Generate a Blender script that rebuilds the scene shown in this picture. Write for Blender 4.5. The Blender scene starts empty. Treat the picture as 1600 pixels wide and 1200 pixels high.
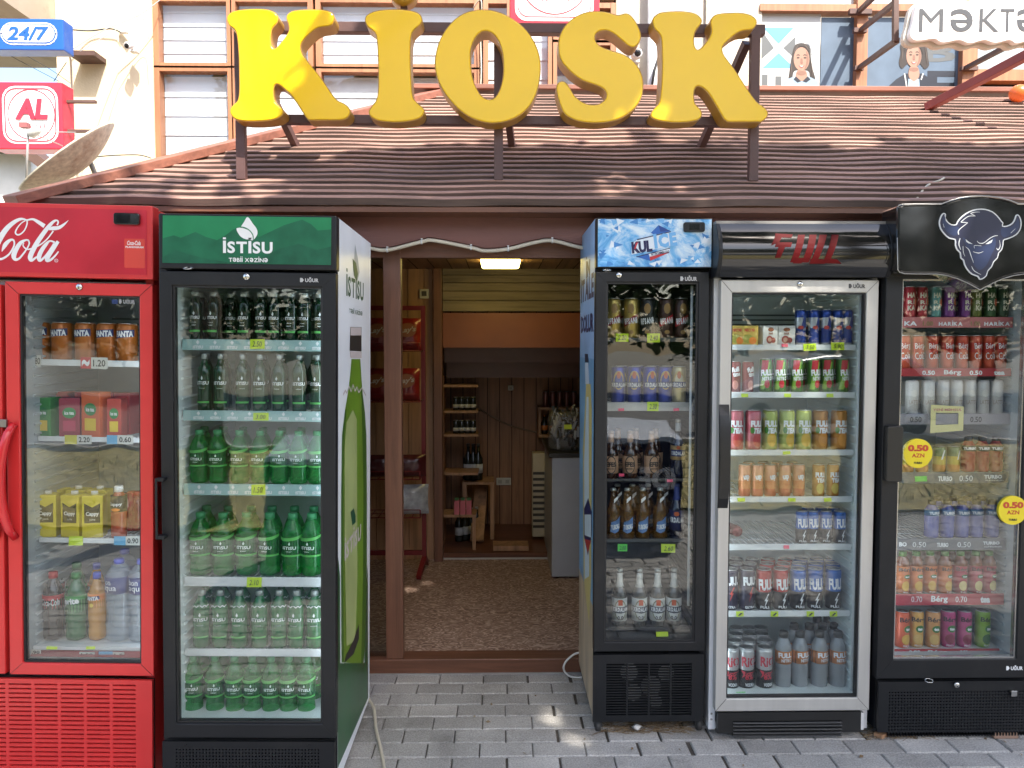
import bpy, bmesh, math, random
from mathutils import Vector, Matrix, Euler, noise
random.seed(7)
SC = bpy.context.scene
COL = SC.collection
# ---------------------------------------------------------------- camera
F = 1202.0; CAMZ = 1.585
cd = bpy.data.cameras.new("camera"); cam = bpy.data.objects.new("camera", cd); COL.objects.link(cam)
cd.sensor_width = 36; cd.lens = F/1600*36; cd.clip_start = .05; cd.clip_end = 400
cam.location = (0, 0, CAMZ)
cam.rotation_euler = (math.pi/2-math.atan(60/F), 0, -math.atan(20/F))
SC.camera = cam
CR = cam.rotation_euler.to_matrix()
# ---------------------------------------------------------------- light
SUN = Vector((.27, -.56, .78)).normalized()
w = bpy.data.worlds.new("World"); SC.world = w; w.use_nodes = True
nt = w.node_tree; bg = nt.nodes['Background']
sky = nt.nodes.new('ShaderNodeTexSky'); sky.sky_type = 'NISHITA'; sky.sun_disc = False
sky.sun_elevation = math.asin(SUN.z); sky.sun_rotation = math.atan2(SUN.x, SUN.y)
sky.air_density = 1.0; sky.dust_density = 2.5; sky.ozone_density = 1.0
nt.links.new(sky.outputs[0], bg.inputs[0]); bg.inputs[1].default_value = .15
sl = bpy.data.lights.new("sun", 'SUN'); sl.energy = 3.6; sl.angle = math.radians(.6); sl.color = (1, .93, .83)
so = bpy.data.objects.new("sun", sl); COL.objects.link(so); so.rotation_euler = SUN.to_track_quat('Z', 'Y').to_euler()
SC.view_settings.view_transform = 'Standard'; SC.view_settings.look = 'None'
SC.view_settings.exposure = 1.6; SC.view_settings.gamma = 1
SC.cycles.max_bounces = 9; SC.cycles.diffuse_bounces = 4; SC.cycles.glossy_bounces = 4
SC.cycles.transparent_max_bounces = 24; SC.cycles.transmission_bounces = 6
SC.cycles.caustics_reflective = False; SC.cycles.caustics_refractive = False
SC.cycles.use_denoising = True

# ---------------------------------------------------------------- measuring
def ray(px, py):
    return (CR @ Vector(((px-800)/F, -(py-600)/F, -1))).normalized()
def P(px, py, Y):
    r = ray(px, py); return Vector((0, 0, CAMZ)) + r*(Y/r.y)
def X(px, Y, py=540): return P(px, py, Y).x
def Z(py, Y, px=780): return P(px, py, Y).z

# ---------------------------------------------------------------- materials
MC = {}
def mat(name, col, rough=.5, metal=0, var=.10, vscale=6, bump=0, bscale=60, coat=0, emit=0, spec=.5, stretch=None, dirt=0, dirtcol=(.12,.10,.08), trans=0, alpha=1):
    if name in MC: return MC[name]
    m = bpy.data.materials.new(name); MC[name] = m; m.use_nodes = True
    n = m.node_tree.nodes; l = m.node_tree.links; b = n['Principled BSDF']
    b.inputs['Base Color'].default_value = (*col, 1); b.inputs['Roughness'].default_value = rough
    b.inputs['Metallic'].default_value = metal; b.inputs['Specular IOR Level'].default_value = spec
    if coat: b.inputs['Coat Weight'].default_value = coat; b.inputs['Coat Roughness'].default_value = .06
    if trans: b.inputs['Transmission Weight'].default_value = trans
    if alpha < 1: b.inputs['Alpha'].default_value = alpha
    if emit:
        b.inputs['Emission Color'].default_value = (*col, 1); b.inputs['Emission Strength'].default_value = emit
    tc = n.new('ShaderNodeTexCoord'); src = tc.outputs['Object']
    if stretch:
        mp = n.new('ShaderNodeMapping'); mp.inputs['Scale'].default_value = stretch
        l.new(src, mp.inputs[0]); src = mp.outputs[0]
    out = None
    if var:
        t = n.new('ShaderNodeTexNoise'); t.inputs['Scale'].default_value = vscale; t.inputs['Detail'].default_value = 6
        l.new(src, t.inputs['Vector'])
        mr = n.new('ShaderNodeMapRange'); mr.inputs[1].default_value = .3; mr.inputs[2].default_value = .7
        mr.inputs[3].default_value = 1-var; mr.inputs[4].default_value = 1+var
        l.new(t.outputs[0], mr.inputs[0])
        mx = n.new('ShaderNodeMix'); mx.data_type = 'RGBA'; mx.blend_type = 'MULTIPLY'; mx.inputs[0].default_value = 1
        mx.inputs[6].default_value = (*col, 1); l.new(mr.outputs[0], mx.inputs[7]); out = mx.outputs[2]
        rr = n.new('ShaderNodeMapRange'); rr.inputs[3].default_value = max(.02, rough*.8); rr.inputs[4].default_value = min(1, rough*1.25)
        l.new(t.outputs[0], rr.inputs[0]); l.new(rr.outputs[0], b.inputs['Roughness'])
    if dirt:
        t2 = n.new('ShaderNodeTexNoise'); t2.inputs['Scale'].default_value = 3.1; t2.inputs['Detail'].default_value = 9; t2.inputs['Roughness'].default_value = .7
        l.new(tc.outputs['Object'], t2.inputs['Vector'])
        m2 = n.new('ShaderNodeMapRange'); m2.inputs[1].default_value = .52; m2.inputs[2].default_value = .75; m2.inputs[4].default_value = dirt
        l.new(t2.outputs[0], m2.inputs[0])
        mx = n.new('ShaderNodeMix'); mx.data_type = 'RGBA'
        l.new(m2.outputs[0], mx.inputs[0])
        if out: l.new(out, mx.inputs[6])
        else: mx.inputs[6].default_value = (*col, 1)
        mx.inputs[7].default_value = (*dirtcol, 1); out = mx.outputs[2]
    if out: l.new(out, b.inputs['Base Color'])
    if bump:
        t = n.new('ShaderNodeTexNoise'); t.inputs['Scale'].default_value = bscale; t.inputs['Detail'].default_value = 5
        l.new(src, t.inputs['Vector'])
        bp = n.new('ShaderNodeBump'); bp.inputs['Strength'].default_value = bump; bp.inputs['Distance'].default_value = .01
        l.new(t.outputs[0], bp.inputs['Height']); l.new(bp.outputs[0], b.inputs['Normal'])
    return m
def flat(name, col, rough=.45): return mat(name, col, rough, var=0)
def sheer(name, col, rough=.1, clear=.5, tint=None):
    """thin see-through plastic or coloured glass"""
    if name in MC: return MC[name]
    m = bpy.data.materials.new(name); MC[name] = m; m.use_nodes = True
    n = m.node_tree.nodes; l = m.node_tree.links; b = n['Principled BSDF']
    b.inputs['Base Color'].default_value = (*col, 1); b.inputs['Roughness'].default_value = rough
    b.inputs['Specular IOR Level'].default_value = .8
    tr = n.new('ShaderNodeBsdfTransparent'); tr.inputs[0].default_value = (*(tint or col), 1)
    mx = n.new('ShaderNodeMixShader')
    mx.inputs[0].default_value = 1-clear
    l.new(tr.outputs[0], mx.inputs[1]); l.new(b.outputs[0], mx.inputs[2])
    l.new(mx.outputs[0], n['Material Output'].inputs[0])
    return m
def pane(name, f0=.055, tint=(.93, .95, .95), wave=.02):
    if name in MC: return MC[name]
    m = bpy.data.materials.new(name); MC[name] = m; m.use_nodes = True
    n = m.node_tree.nodes; l = m.node_tree.links; n.remove(n['Principled BSDF'])
    tr = n.new('ShaderNodeBsdfTransparent'); tr.inputs[0].default_value = (*tint, 1)
    g = n.new('ShaderNodeBsdfGlossy'); g.inputs['Roughness'].default_value = 0.0
    ge = n.new('ShaderNodeNewGeometry'); dt = n.new('ShaderNodeVectorMath'); dt.operation = 'DOT_PRODUCT'
    l.new(ge.outputs['Incoming'], dt.inputs[0]); l.new(ge.outputs['True Normal'], dt.inputs[1])
    def mth(op, a, b=None):
        q = n.new('ShaderNodeMath'); q.operation = op
        for i, v in enumerate((a, b)):
            if v is None: continue
            if isinstance(v, (int, float)): q.inputs[i].default_value = v
            else: l.new(v, q.inputs[i])
        return q.outputs[0]
    fac = mth('ADD', mth('MULTIPLY', mth('POWER', mth('SUBTRACT', 1.0, mth('ABSOLUTE', dt.outputs['Value'])), 5.0), 1-f0), f0)
    mx = n.new('ShaderNodeMixShader'); l.new(fac, mx.inputs[0]); l.new(tr.outputs[0], mx.inputs[1]); l.new(g.outputs[0], mx.inputs[2])
    tc = n.new('ShaderNodeTexCoord'); t = n.new('ShaderNodeTexNoise'); t.inputs['Scale'].default_value = 3.5; t.inputs['Detail'].default_value = 2
    l.new(tc.outputs['Object'], t.inputs['Vector'])
    bp = n.new('ShaderNodeBump'); bp.inputs['Strength'].default_value = wave; bp.inputs['Distance'].default_value = .05
    l.new(t.outputs[0], bp.inputs['Height']); l.new(bp.outputs[0], g.inputs['Normal'])
    l.new(mx.outputs[0], n['Material Output'].inputs[0])
    return m
def wood(name, col, axis='z', rough=.55, contrast=.35, plank=None, scale=1.0, bump=.25, dark=.45, blotch=.2):
    if name in MC: return MC[name]
    m = bpy.data.materials.new(name); MC[name] = m; m.use_nodes = True
    n = m.node_tree.nodes; l = m.node_tree.links; b = n['Principled BSDF']
    tc = n.new('ShaderNodeTexCoord'); mp = n.new('ShaderNodeMapping')
    s = [22*scale]*3; s['xyz'.index(axis)] = 1.3*scale; mp.inputs['Scale'].default_value = s
    l.new(tc.outputs['Object'], mp.inputs[0])
    t = n.new('ShaderNodeTexNoise'); t.inputs['Scale'].default_value = 1; t.inputs['Detail'].default_value = 8; t.inputs['Roughness'].default_value = .65; t.inputs['Distortion'].default_value = .6
    l.new(mp.outputs[0], t.inputs['Vector'])
    cr = n.new('ShaderNodeValToRGB'); e = cr.color_ramp.elements
    e[0].position = .3; e[1].position = .72
    e[0].color = (*[c*dark for c in col], 1); e[1].color = (*[min(1, c*(1+contrast)) for c in col], 1)
    x = cr.color_ramp.elements.new(.5); x.color = (*col, 1)
    l.new(t.outputs[0], cr.inputs[0]); out = cr.outputs[0]
    t2 = n.new('ShaderNodeTexNoise'); t2.inputs['Scale'].default_value = 1.7; t2.inputs['Detail'].default_value = 4
    l.new(tc.outputs['Object'], t2.inputs['Vector'])
    mr = n.new('ShaderNodeMapRange'); mr.inputs[1].default_value = .3; mr.inputs[2].default_value = .7; mr.inputs[3].default_value = 1-blotch; mr.inputs[4].default_value = 1+blotch*.9
    l.new(t2.outputs[0], mr.inputs[0])
    mx = n.new('ShaderNodeMix'); mx.data_type = 'RGBA'; mx.blend_type = 'MULTIPLY'; mx.inputs[0].default_value = 1
    l.new(out, mx.inputs[6]); l.new(mr.outputs[0], mx.inputs[7]); l.new(mx.outputs[2], b.inputs['Base Color'])
    b.inputs['Roughness'].default_value = rough
    bp = n.new('ShaderNodeBump'); bp.inputs['Strength'].default_value = bump; bp.inputs['Distance'].default_value = .004
    l.new(t.outputs[0], bp.inputs['Height']); l.new(bp.outputs[0], b.inputs['Normal'])
    return m

# ---------------------------------------------------------------- mesh builder
class MB:
    def __init__(s): s.v = []; s.f = []; s.m = []; s.sm = []
    def add(s, vs, fs, mi=0, smooth=False):
        o = len(s.v); s.v += [tuple(v) for v in vs]
        for f in fs: s.f.append([i+o for i in f]); s.m.append(mi); s.sm.append(smooth)
        return s
    def box(s, x0, x1, y0, y1, z0, z1, mi=0):
        if x0 > x1: x0, x1 = x1, x0
        if y0 > y1: y0, y1 = y1, y0
        if z0 > z1: z0, z1 = z1, z0
        v = [(x, y, z) for z in (z0, z1) for y in (y0, y1) for x in (x0, x1)]
        return s.add(v, [(0,2,3,1),(4,5,7,6),(0,1,5,4),(2,6,7,3),(0,4,6,2),(1,3,7,5)], mi)
    def prism(s, poly, y0, y1, mi=0, side=None, cap=True):
        """poly in XZ extruded along Y"""
        n = len(poly); a = sum(poly[i][0]*poly[(i+1) % n][1]-poly[(i+1) % n][0]*poly[i][1] for i in range(n))
        if a < 0: poly = poly[::-1]
        v = [(x, y0, z) for x, z in poly]+[(x, y1, z) for x, z in poly]
        s.add(v, [tuple(range(n))] + ([tuple(range(2*n-1, n-1, -1))] if cap else []), mi)
        o = len(s.v)-2*n
        for i in range(n):
            j = (i+1) % n; s.f.append([o+i, o+n+i, o+n+j, o+j]); s.m.append(mi if side is None else side); s.sm.append(False)
        return s
    def sheet(s, poly, y, mi=0):
        n = len(poly); a = sum(poly[i][0]*poly[(i+1) % n][1]-poly[(i+1) % n][0]*poly[i][1] for i in range(n))
        if a < 0: poly = poly[::-1]
        return s.add([(x, y, z) for x, z in poly], [tuple(range(n))], mi)
    def lathe(s, prof, n=20, cx=0, cy=0, cz=0, mod=None, smooth=True):
        """prof: (r,z,mat of the band above)"""
        o = len(s.v)
        for k, p in enumerate(prof):
            for i in range(n):
                a = 2*math.pi*i/n; r = p[0]*(mod(a, p[1]) if mod else 1)
                s.v.append((cx+r*math.sin(a), cy-r*math.cos(a), cz+p[1]))
        for k in range(len(prof)-1):
            mi = prof[k][2] if len(prof[k]) > 2 else 0
            for i in range(n):
                j = (i+1) % n
                s.f.append([o+k*n+i, o+k*n+j, o+(k+1)*n+j, o+(k+1)*n+i]); s.m.append(mi); s.sm.append(smooth)
        if prof[0][0] > 1e-5: s.f.append([o+i for i in range(n)][::-1]); s.m.append(prof[0][2] if len(prof[0]) > 2 else 0); s.sm.append(False)
        if prof[-1][0] > 1e-5:
            b = o+(len(prof)-1)*n; s.f.append([b+i for i in range(n)]); s.m.append(prof[-1][2] if len(prof[-1]) > 2 else 0); s.sm.append(False)
        return s
    def tube(s, pts, r, n=8, mi=0, smooth=True):
        pts = [Vector(p) for p in pts]; o = len(s.v); up = Vector((0, 0, 1))
        rs = r if isinstance(r, (list, tuple)) else [r]*len(pts)
        prev = None
        for k, p in enumerate(pts):
            d = (pts[min(k+1, len(pts)-1)]-pts[max(k-1, 0)]).normalized()
            if prev is None:
                a = d.cross(up) if abs(d.dot(up)) < .95 else d.cross(Vector((1, 0, 0)))
            else: a = prev-d*prev.dot(d)
            a.normalize(); prev = a; b = d.cross(a)
            for i in range(n):
                t = 2*math.pi*i/n; q = p+(a*math.cos(t)+b*math.sin(t))*rs[k]; s.v.append(tuple(q))
        for k in range(len(pts)-1):
            for i in range(n):
                j = (i+1) % n; s.f.append([o+k*n+i, o+(k+1)*n+i, o+(k+1)*n+j, o+k*n+j]); s.m.append(mi); s.sm.append(smooth)
        s.f.append([o+i for i in range(n)]); s.m.append(mi); s.sm.append(False)
        b = o+(len(pts)-1)*n; s.f.append([b+i for i in range(n)][::-1]); s.m.append(mi); s.sm.append(False)
        return s
    def beam(s, p0, p1, w, h, mi=0, up=Vector((0, 0, 1))):
        p0 = Vector(p0); p1 = Vector(p1); d = (p1-p0).normalized()
        a = d.cross(up)
        if a.length < .01: a = d.cross(Vector((0, 1, 0)))
        a.normalize(); b = a.cross(d).normalized()
        v = [p+a*(sx*w/2)+b*(sz*h/2) for p in (p0, p1) for sz in (-1, 1) for sx in (-1, 1)]
        return s.add(v, [(0,1,3,2),(4,6,7,5),(0,4,5,1),(2,3,7,6),(0,2,6,4),(1,5,7,3)], mi)
    def xf(s, M, start=0):
        for i in range(start, len(s.v)): s.v[i] = tuple(M @ Vector(s.v[i]))
        return s
    def build(s, name, mats, parent=None, bevel=0, M=None, fix=False):
        me = bpy.data.meshes.new(name); me.from_pydata(s.v, [], s.f)
        if not isinstance(mats, (list, tuple)): mats = [mats]
        for m in mats: me.materials.append(m)
        me.polygons.foreach_set('material_index', [min(x, len(mats)-1) for x in s.m]); me.polygons.foreach_set('use_smooth', s.sm)
        if fix:
            bm = bmesh.new(); bm.from_mesh(me); bmesh.ops.recalc_face_normals(bm, faces=bm.faces); bm.to_mesh(me); bm.free()
        me.update()
        o = bpy.data.objects.new(name, me); COL.objects.link(o)
        if parent: o.parent = parent
        if M is not None: o.matrix_world = M
        if bevel:
            b = o.modifiers.new('bevel', 'BEVEL'); b.width = bevel; b.segments = 2; b.limit_method = 'ANGLE'; b.angle_limit = .7
        return o

# ---------------------------------------------------------------- naming
def tag(o, label=None, cat=None, group=None, kind=None):
    if label:
        n = len(label.split()); assert 4 <= n <= 16 or cat is None, (n, label)
        o['label'] = label
    if cat: o['category'] = cat
    if group: o['group'] = group
    if kind: o['kind'] = kind
    return o
def thing(name, label, cat, loc=(0, 0, 0), rot=(0, 0, 0), group=None):
    o = bpy.data.objects.new(name, None); COL.objects.link(o); o.empty_display_size = .1
    o.location = loc; o.rotation_euler = rot
    return tag(o, label, cat, group)
def MW(loc, rot=(0, 0, 0)):
    return Matrix.Translation(loc) @ Euler(rot).to_matrix().to_4x4()
def dup(root, loc=None, rot=None, label=None):
    r = root.copy(); COL.objects.link(r)
    if loc is not None: r.location = loc
    if rot is not None: r.rotation_euler = rot
    if label: tag(r, label, root['category'])
    for ch in list(root.children):
        c = ch.copy(); COL.objects.link(c); c.parent = r
        for g in list(ch.children):
            d = g.copy(); COL.objects.link(d); d.parent = c
    return r
ORD = ['zeroth', 'first', 'second', 'third', 'fourth', 'fifth', 'sixth', 'seventh', 'eighth', 'ninth', 'tenth', 'eleventh', 'twelfth', 'thirteenth', 'fourteenth', 'fifteenth', 'sixteenth']

# ---------------------------------------------------------------- text and drawn shapes
TC = {}
def glyphs(s, bold, shear, res):
    c = bpy.data.curves.new('t', 'FONT'); c.body = s; c.size = 1; c.offset = bold; c.shear = shear; c.resolution_u = res
    o = bpy.data.objects.new('t', c); COL.objects.link(o); bpy.context.view_layer.update()
    me = bpy.data.meshes.new_from_object(o.evaluated_get(bpy.context.evaluated_depsgraph_get()))
    vs = [(v.co.x, v.co.y) for v in me.vertices]; fs = [tuple(p.vertices) for p in me.polygons]
    bpy.data.objects.remove(o); bpy.data.curves.remove(c); bpy.data.meshes.remove(me)
    return vs, fs
def text2d(s, bold=.0, shear=0, res=2):
    k = (s, bold, shear, res)
    if k in TC: return TC[k]
    if any(ch in s for ch in 'IİƏə'):      # plain bar for capital I, as on the signs
        vs = []; fs = []; x = 0
        w_ = .11+bold*2; cap = .73
        for ch in s:
            if ch == ' ': x += .28; continue
            if ch in 'Iİ':
                gv = [(0, -bold), (w_, -bold), (w_, cap+bold), (0, cap+bold)]; gf = [(0, 1, 2, 3)]
                if ch == 'İ': gv += [(0, cap+bold+.09), (w_, cap+bold+.09), (w_, cap+.21+bold), (0, cap+.21+bold)]; gf.append((4, 5, 6, 7))
                gv = [(p+shear*q, q) for p, q in gv]
            elif ch in 'Əə':      # schwa = e turned half round, at capital height
                gv, gf = glyphs('e', bold*.8, 0, max(res, 3)); p0, p1 = min(p for p, q in gv), max(p for p, q in gv); q0, q1 = min(q for p, q in gv), max(q for p, q in gv)
                gv = [((p1-p)/(p1-p0)*.62, (q1-q)/(q1-q0)*(cap+2*bold)-bold) for p, q in gv]; gv = [(p+shear*q, q) for p, q in gv]
            else:
                gv, gf = glyphs(ch, bold, shear, res)
            if not gv: continue
            m0 = min(p for p, q in gv); o_ = len(vs); vs += [(p-m0+x, q) for p, q in gv]; fs += [tuple(i+o_ for i in f) for f in gf]
            x = max(p for p, q in vs)+.085
        x0 = min(v[0] for v in vs); x1 = max(v[0] for v in vs); z0 = min(v[1] for v in vs); z1 = max(v[1] for v in vs)
        vs = [((v[0]-x0)/max(1e-6, x1-x0), (v[1]-z0)/max(1e-6, z1-z0)) for v in vs]
        TC[k] = (vs, fs); return TC[k]
    c = bpy.data.curves.new('t', 'FONT'); c.body = s; c.size = 1; c.offset = bold; c.shear = shear; c.resolution_u = res
    o = bpy.data.objects.new('t', c); COL.objects.link(o); bpy.context.view_layer.update()
    me = bpy.data.meshes.new_from_object(o.evaluated_get(bpy.context.evaluated_depsgraph_get()))
    vs = [(v.co.x, v.co.y) for v in me.vertices]; fs = [tuple(p.vertices) for p in me.polygons]
    bpy.data.objects.remove(o); bpy.data.curves.remove(c); bpy.data.meshes.remove(me)
    if not vs: vs = [(0, 0), (1, 0), (1, 1)]; fs = [(0, 1, 2)]
    x0 = min(v[0] for v in vs); x1 = max(v[0] for v in vs); z0 = min(v[1] for v in vs); z1 = max(v[1] for v in vs)
    vs = [((v[0]-x0)/max(1e-6, x1-x0), (v[1]-z0)/max(1e-6, z1-z0)) for v in vs]
    TC[k] = (vs, fs); return TC[k]
def put_text(mb, s, x0, x1, z0, z1, y, mi=0, bold=.0, shear=0, rot=0, thick=0, res=2):
    vs, fs = text2d(s, bold, shear, res)
    cx, cz = (x0+x1)/2, (z0+z1)/2; c, n = math.cos(rot), math.sin(rot); out = []
    for u, v in vs:
        a = x0+u*(x1-x0)-cx; b = z0+v*(z1-z0)-cz
        out.append((cx+a*c-b*n, y, cz+a*n+b*c))
    return mb.add(out, fs, mi)
def bend(mb, start, R):
    """wrap flat XZ artwork (y = 0) round a standing cylinder, facing -Y"""
    for i in range(start, len(mb.v)):
        x, y, z = mb.v[i]; a = x/R; mb.v[i] = (R*math.sin(a), -R*math.cos(a), z)
def crom(pts, closed=True, n=5):
    out = []; L = len(pts)
    rng = range(L) if closed else range(L-1)
    for i in rng:
        g = lambda k: pts[k % L] if closed else pts[min(max(k, 0), L-1)]
        p0, p1, p2, p3 = g(i-1), g(i), g(i+1), g(i+2)
        for k in range(n):
            t = k/n
            out.append(tuple(.5*((2*p1[j])+(-p0[j]+p2[j])*t+(2*p0[j]-5*p1[j]+4*p2[j]-p3[j])*t*t+(-p0[j]+3*p1[j]-3*p2[j]+p3[j])*t**3) for j in range(len(p1))))
    if not closed: out.append(tuple(pts[-1]))
    return out
def offset(poly, d):
    n = len(poly); out = []
    a = sum(poly[i][0]*poly[(i+1) % n][1]-poly[(i+1) % n][0]*poly[i][1] for i in range(n))
    s = 1 if a > 0 else -1
    for i in range(n):
        x0, z0 = poly[i-1]; x1, z1 = poly[(i+1) % n]; tx, tz = x1-x0, z1-z0; L = math.hypot(tx, tz) or 1
        out.append((poly[i][0]+s*d*tz/L, poly[i][1]-s*d*tx/L))
    return out
def ribbon(mb, pts, y, mi=0, n=5):
    """pts (x,z,width) -> flat brush stroke"""
    p = crom(pts, False, n) if n > 1 else pts
    L = []; R = []
    for i in range(len(p)):
        a = p[max(i-1, 0)]; b = p[min(i+1, len(p)-1)]; tx, tz = b[0]-a[0], b[1]-a[1]; l = math.hypot(tx, tz) or 1
        nx, nz = -tz/l, tx/l; h = max(p[i][2], 1e-5)/2
        L.append((p[i][0]+nx*h, y, p[i][1]+nz*h)); R.append((p[i][0]-nx*h, y, p[i][1]-nz*h))
    v = []; 
    for a, b in zip(L, R): v += [a, b]
    return mb.add(v, [(2*i, 2*i+1, 2*i+3, 2*i+2) for i in range(len(p)-1)], mi)
def ellipse(cx, cz, rx, rz, n=20, rot=0):
    c, s = math.cos(rot), math.sin(rot); o = []
    for i in range(n):
        a = 2*math.pi*i/n; x, z = rx*math.cos(a), rz*math.sin(a); o.append((cx+x*c-z*s, cz+x*s+z*c))
    return o
def rrect(x0, x1, z0, z1, r, n=4):
    o = []
    for cx, cz, a0 in ((x1-r, z1-r, 0), (x0+r, z1-r, 90), (x0+r, z0+r, 180), (x1-r, z0+r, 270)):
        for k in range(n+1):
            a = math.radians(a0+90*k/n); o.append((cx+r*math.cos(a), cz+r*math.sin(a)))
    return o
def frame_ring(mb, outer, inner, y0, y1, mi=0):
    """two loops of equal count -> ring plate"""
    n = len(outer)
    v = [(x, y0, z) for x, z in outer]+[(x, y0, z) for x, z in inner]+[(x, y1, z) for x, z in outer]+[(x, y1, z) for x, z in inner]
    f = []
    for i in range(n):
        j = (i+1) % n
        f += [(i, j, n+j, n+i), (2*n+i, 3*n+i, 3*n+j, 2*n+j), (i, 2*n+i, 2*n+j, j), (n+i, n+j, 3*n+j, 3*n+i)]
    return mb.add(v, f, mi)
class Map:
    """zoomed photo pixels -> plane coordinates of something that stands at its own distance"""
    def __init__(s, fr, sc, ox, oy, d): s.fr = fr; s.sc = sc; s.ox = ox; s.oy = oy; s.d = d
    def __call__(s, x, y):
        v = s.fr.L(x/s.sc+s.ox, y/s.sc+s.oy, s.d); return (v.x, v.z)
    def poly(s, pts): return [s(*p) for p in pts]
    def scale(s): a = s(0, 0); b = s(100, 0); return (b[0]-a[0])/100
class Fr:
    def __init__(s, M): s.M = M; s.Mi = M.inverted()
    def L(s, px, py, d=0):
        o = s.Mi @ Vector((0, 0, CAMZ)); r = s.Mi.to_3x3() @ ray(px, py); t = (d-o.y)/r.y; return o+r*t
    def S(s, px, py, x):
        o = s.Mi @ Vector((0, 0, CAMZ)); r = s.Mi.to_3x3() @ ray(px, py); t = (x-o.x)/r.x; return o+r*t
    def rect(s, x0, y0, x1, y1, d=0):
        my = (y0+y1)/2; mx = (x0+x1)/2
        return s.L(x0, my, d).x, s.L(x1, my, d).x, s.L(mx, y1, d).z, s.L(mx, y0, d).z
# ================================================================ GROUND
def paving_mat():
    m = mat('paving stone', (.40, .385, .36), .85, var=.16, vscale=4, bump=.5, bscale=90, dirt=.75, dirtcol=(.17, .16, .14))
    n = m.node_tree.nodes; l = m.node_tree.links; b = n['Principled BSDF']
    ln = b.inputs['Base Color'].links[0].from_socket
    geo = n.new('ShaderNodeNewGeometry'); mr = n.new('ShaderNodeMapRange')
    mr.inputs[3].default_value = .78; mr.inputs[4].default_value = 1.15; l.new(geo.outputs['Random Per Island'], mr.inputs[0])
    mx = n.new('ShaderNodeMix'); mx.data_type = 'RGBA'; mx.blend_type = 'MULTIPLY'; mx.inputs[0].default_value = 1
    l.new(ln, mx.inputs[6]); l.new(mr.outputs[0], mx.inputs[7])
    t = n.new('ShaderNodeTexNoise'); t.inputs['Scale'].default_value = 160; t.inputs['Detail'].default_value = 2
    tc = n.new('ShaderNodeTexCoord'); l.new(tc.outputs['Object'], t.inputs['Vector'])
    m2 = n.new('ShaderNodeMapRange'); m2.inputs[1].default_value = .35; m2.inputs[2].default_value = .7; m2.inputs[3].default_value = .8; m2.inputs[4].default_value = 1.25
    l.new(t.outputs[0], m2.inputs[0])
    m3 = n.new('ShaderNodeMix'); m3.data_type = 'RGBA'; m3.blend_type = 'MULTIPLY'; m3.inputs[0].default_value = 1
    l.new(mx.outputs[2], m3.inputs[6]); l.new(m2.outputs[0], m3.inputs[7]); l.new(m3.outputs[2], b.inputs['Base Color'])
    return m
EARTH = mat('dark joint earth', (.075, .066, .055), .95, var=.4, vscale=20, bump=.6, bscale=80)
STONE = paving_mat()
g = MB(); g.box(-150, 150, -150, 150, -.6, -.03)
tag(g.build('ground', mat('dry ground', (.2, .18, .13), .95, var=.3, vscale=1.2)), kind='structure')
pv = MB()
PITCH = .1085; BL = .208
for j in range(-15, 36):
    y1 = 3.655-(35-j)*PITCH if False else 3.655-(j+15)*PITCH
    if y1 < -1.0: break
    off = (BL/2 if j % 2 else 0)+random.uniform(-.006, .006)+.03
    for i in range(-17, 22):
        x0 = i*BL+off; gx = random.uniform(.001, .0026); gy = random.uniform(.002, .0036)
        wide = noise.noise(Vector((x0*1.1, y1*1.3, 4)))
        if wide > .12 and .0 < x0 < 1.6 and random.random() < .6: gx = random.uniform(.006, .011); gy = .004
        h = random.uniform(-.0012, .0012); tl = random.uniform(-.0008, .0008); tw = random.uniform(-.0006, .0006)
        a, b_, c, d = x0+gx, x0+BL-gx, y1-PITCH+gy, y1-gy; e = .004
        jit = [random.uniform(-.001, .001) for _ in range(8)]
        top = [(a+e+jit[0], c+e+jit[1], h+tl+tw), (b_-e+jit[2], c+e+jit[3], h-tl+tw), (b_-e+jit[4], d-e+jit[5], h-tl-tw), (a+e+jit[6], d-e+jit[7], h+tl-tw)]
        mid = [(a, c, h-.005), (b_, c, h-.005), (b_, d, h-.005), (a, d, h-.005)]
        bot = [(p[0], p[1], -.028) for p in mid]
        f = [(0, 1, 2, 3)]
        for k in range(4):
            q = (k+1) % 4; f += [(4+k, 4+q, q, k), (8+k, 8+q, 4+q, 4+k)]
        pv.add(top+mid+bot, f)
tag(pv.build('pavement', STONE), kind='structure')
g = MB(); g.box(-12, 12, -1.2, 3.66, -.029, -.009)
tag(g.build('pavement_bed', EARTH), kind='structure')
# grass verge, kerb and road that the glass doors mirror
g = MB(); g.box(-40, 40, -6.3, -1.25, -.03, .012)
gm = mat('sunburnt turf', (.40, .33, .13), .95, var=.6, vscale=9, bump=1, bscale=70, dirt=.8, dirtcol=(.07, .10, .02))
tag(g.build('verge', gm), kind='structure')
g = MB()
for i in range(9000):
    x = random.uniform(-6, 7.5); y = random.uniform(-6.2, -1.4)
    if noise.noise(Vector((x*.8, y*.8, 1))) < -.25: continue
    hh = random.uniform(.04, .11); a = random.uniform(0, 6.28); wd = .006; lx = random.uniform(-.04, .04); ly = random.uniform(-.04, .04)
    g.add([(x-wd*math.cos(a), y-wd*math.sin(a), .01), (x+wd*math.cos(a), y+wd*math.sin(a), .01), (x+lx, y+ly, hh)], [(0, 1, 2)], random.choice((0, 0, 1)))
tag(g.build('grass', [mat('straw grass', (.45, .36, .14), .8, var=.2), mat('green grass', (.14, .22, .04), .8, var=.2)]), 'dry grass growing on the verge', 'grass', kind='stuff')
g = MB(); g.box(-40, 40, -6.48, -6.302, -.03, .10)
tag(g.build('kerb', mat('kerb stone', (.5, .48, .44), .85, var=.15, bump=.3)), kind='structure')
g = MB(); g.box(-60, 60, -20, -6.49, -.03, -.012)
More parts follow.
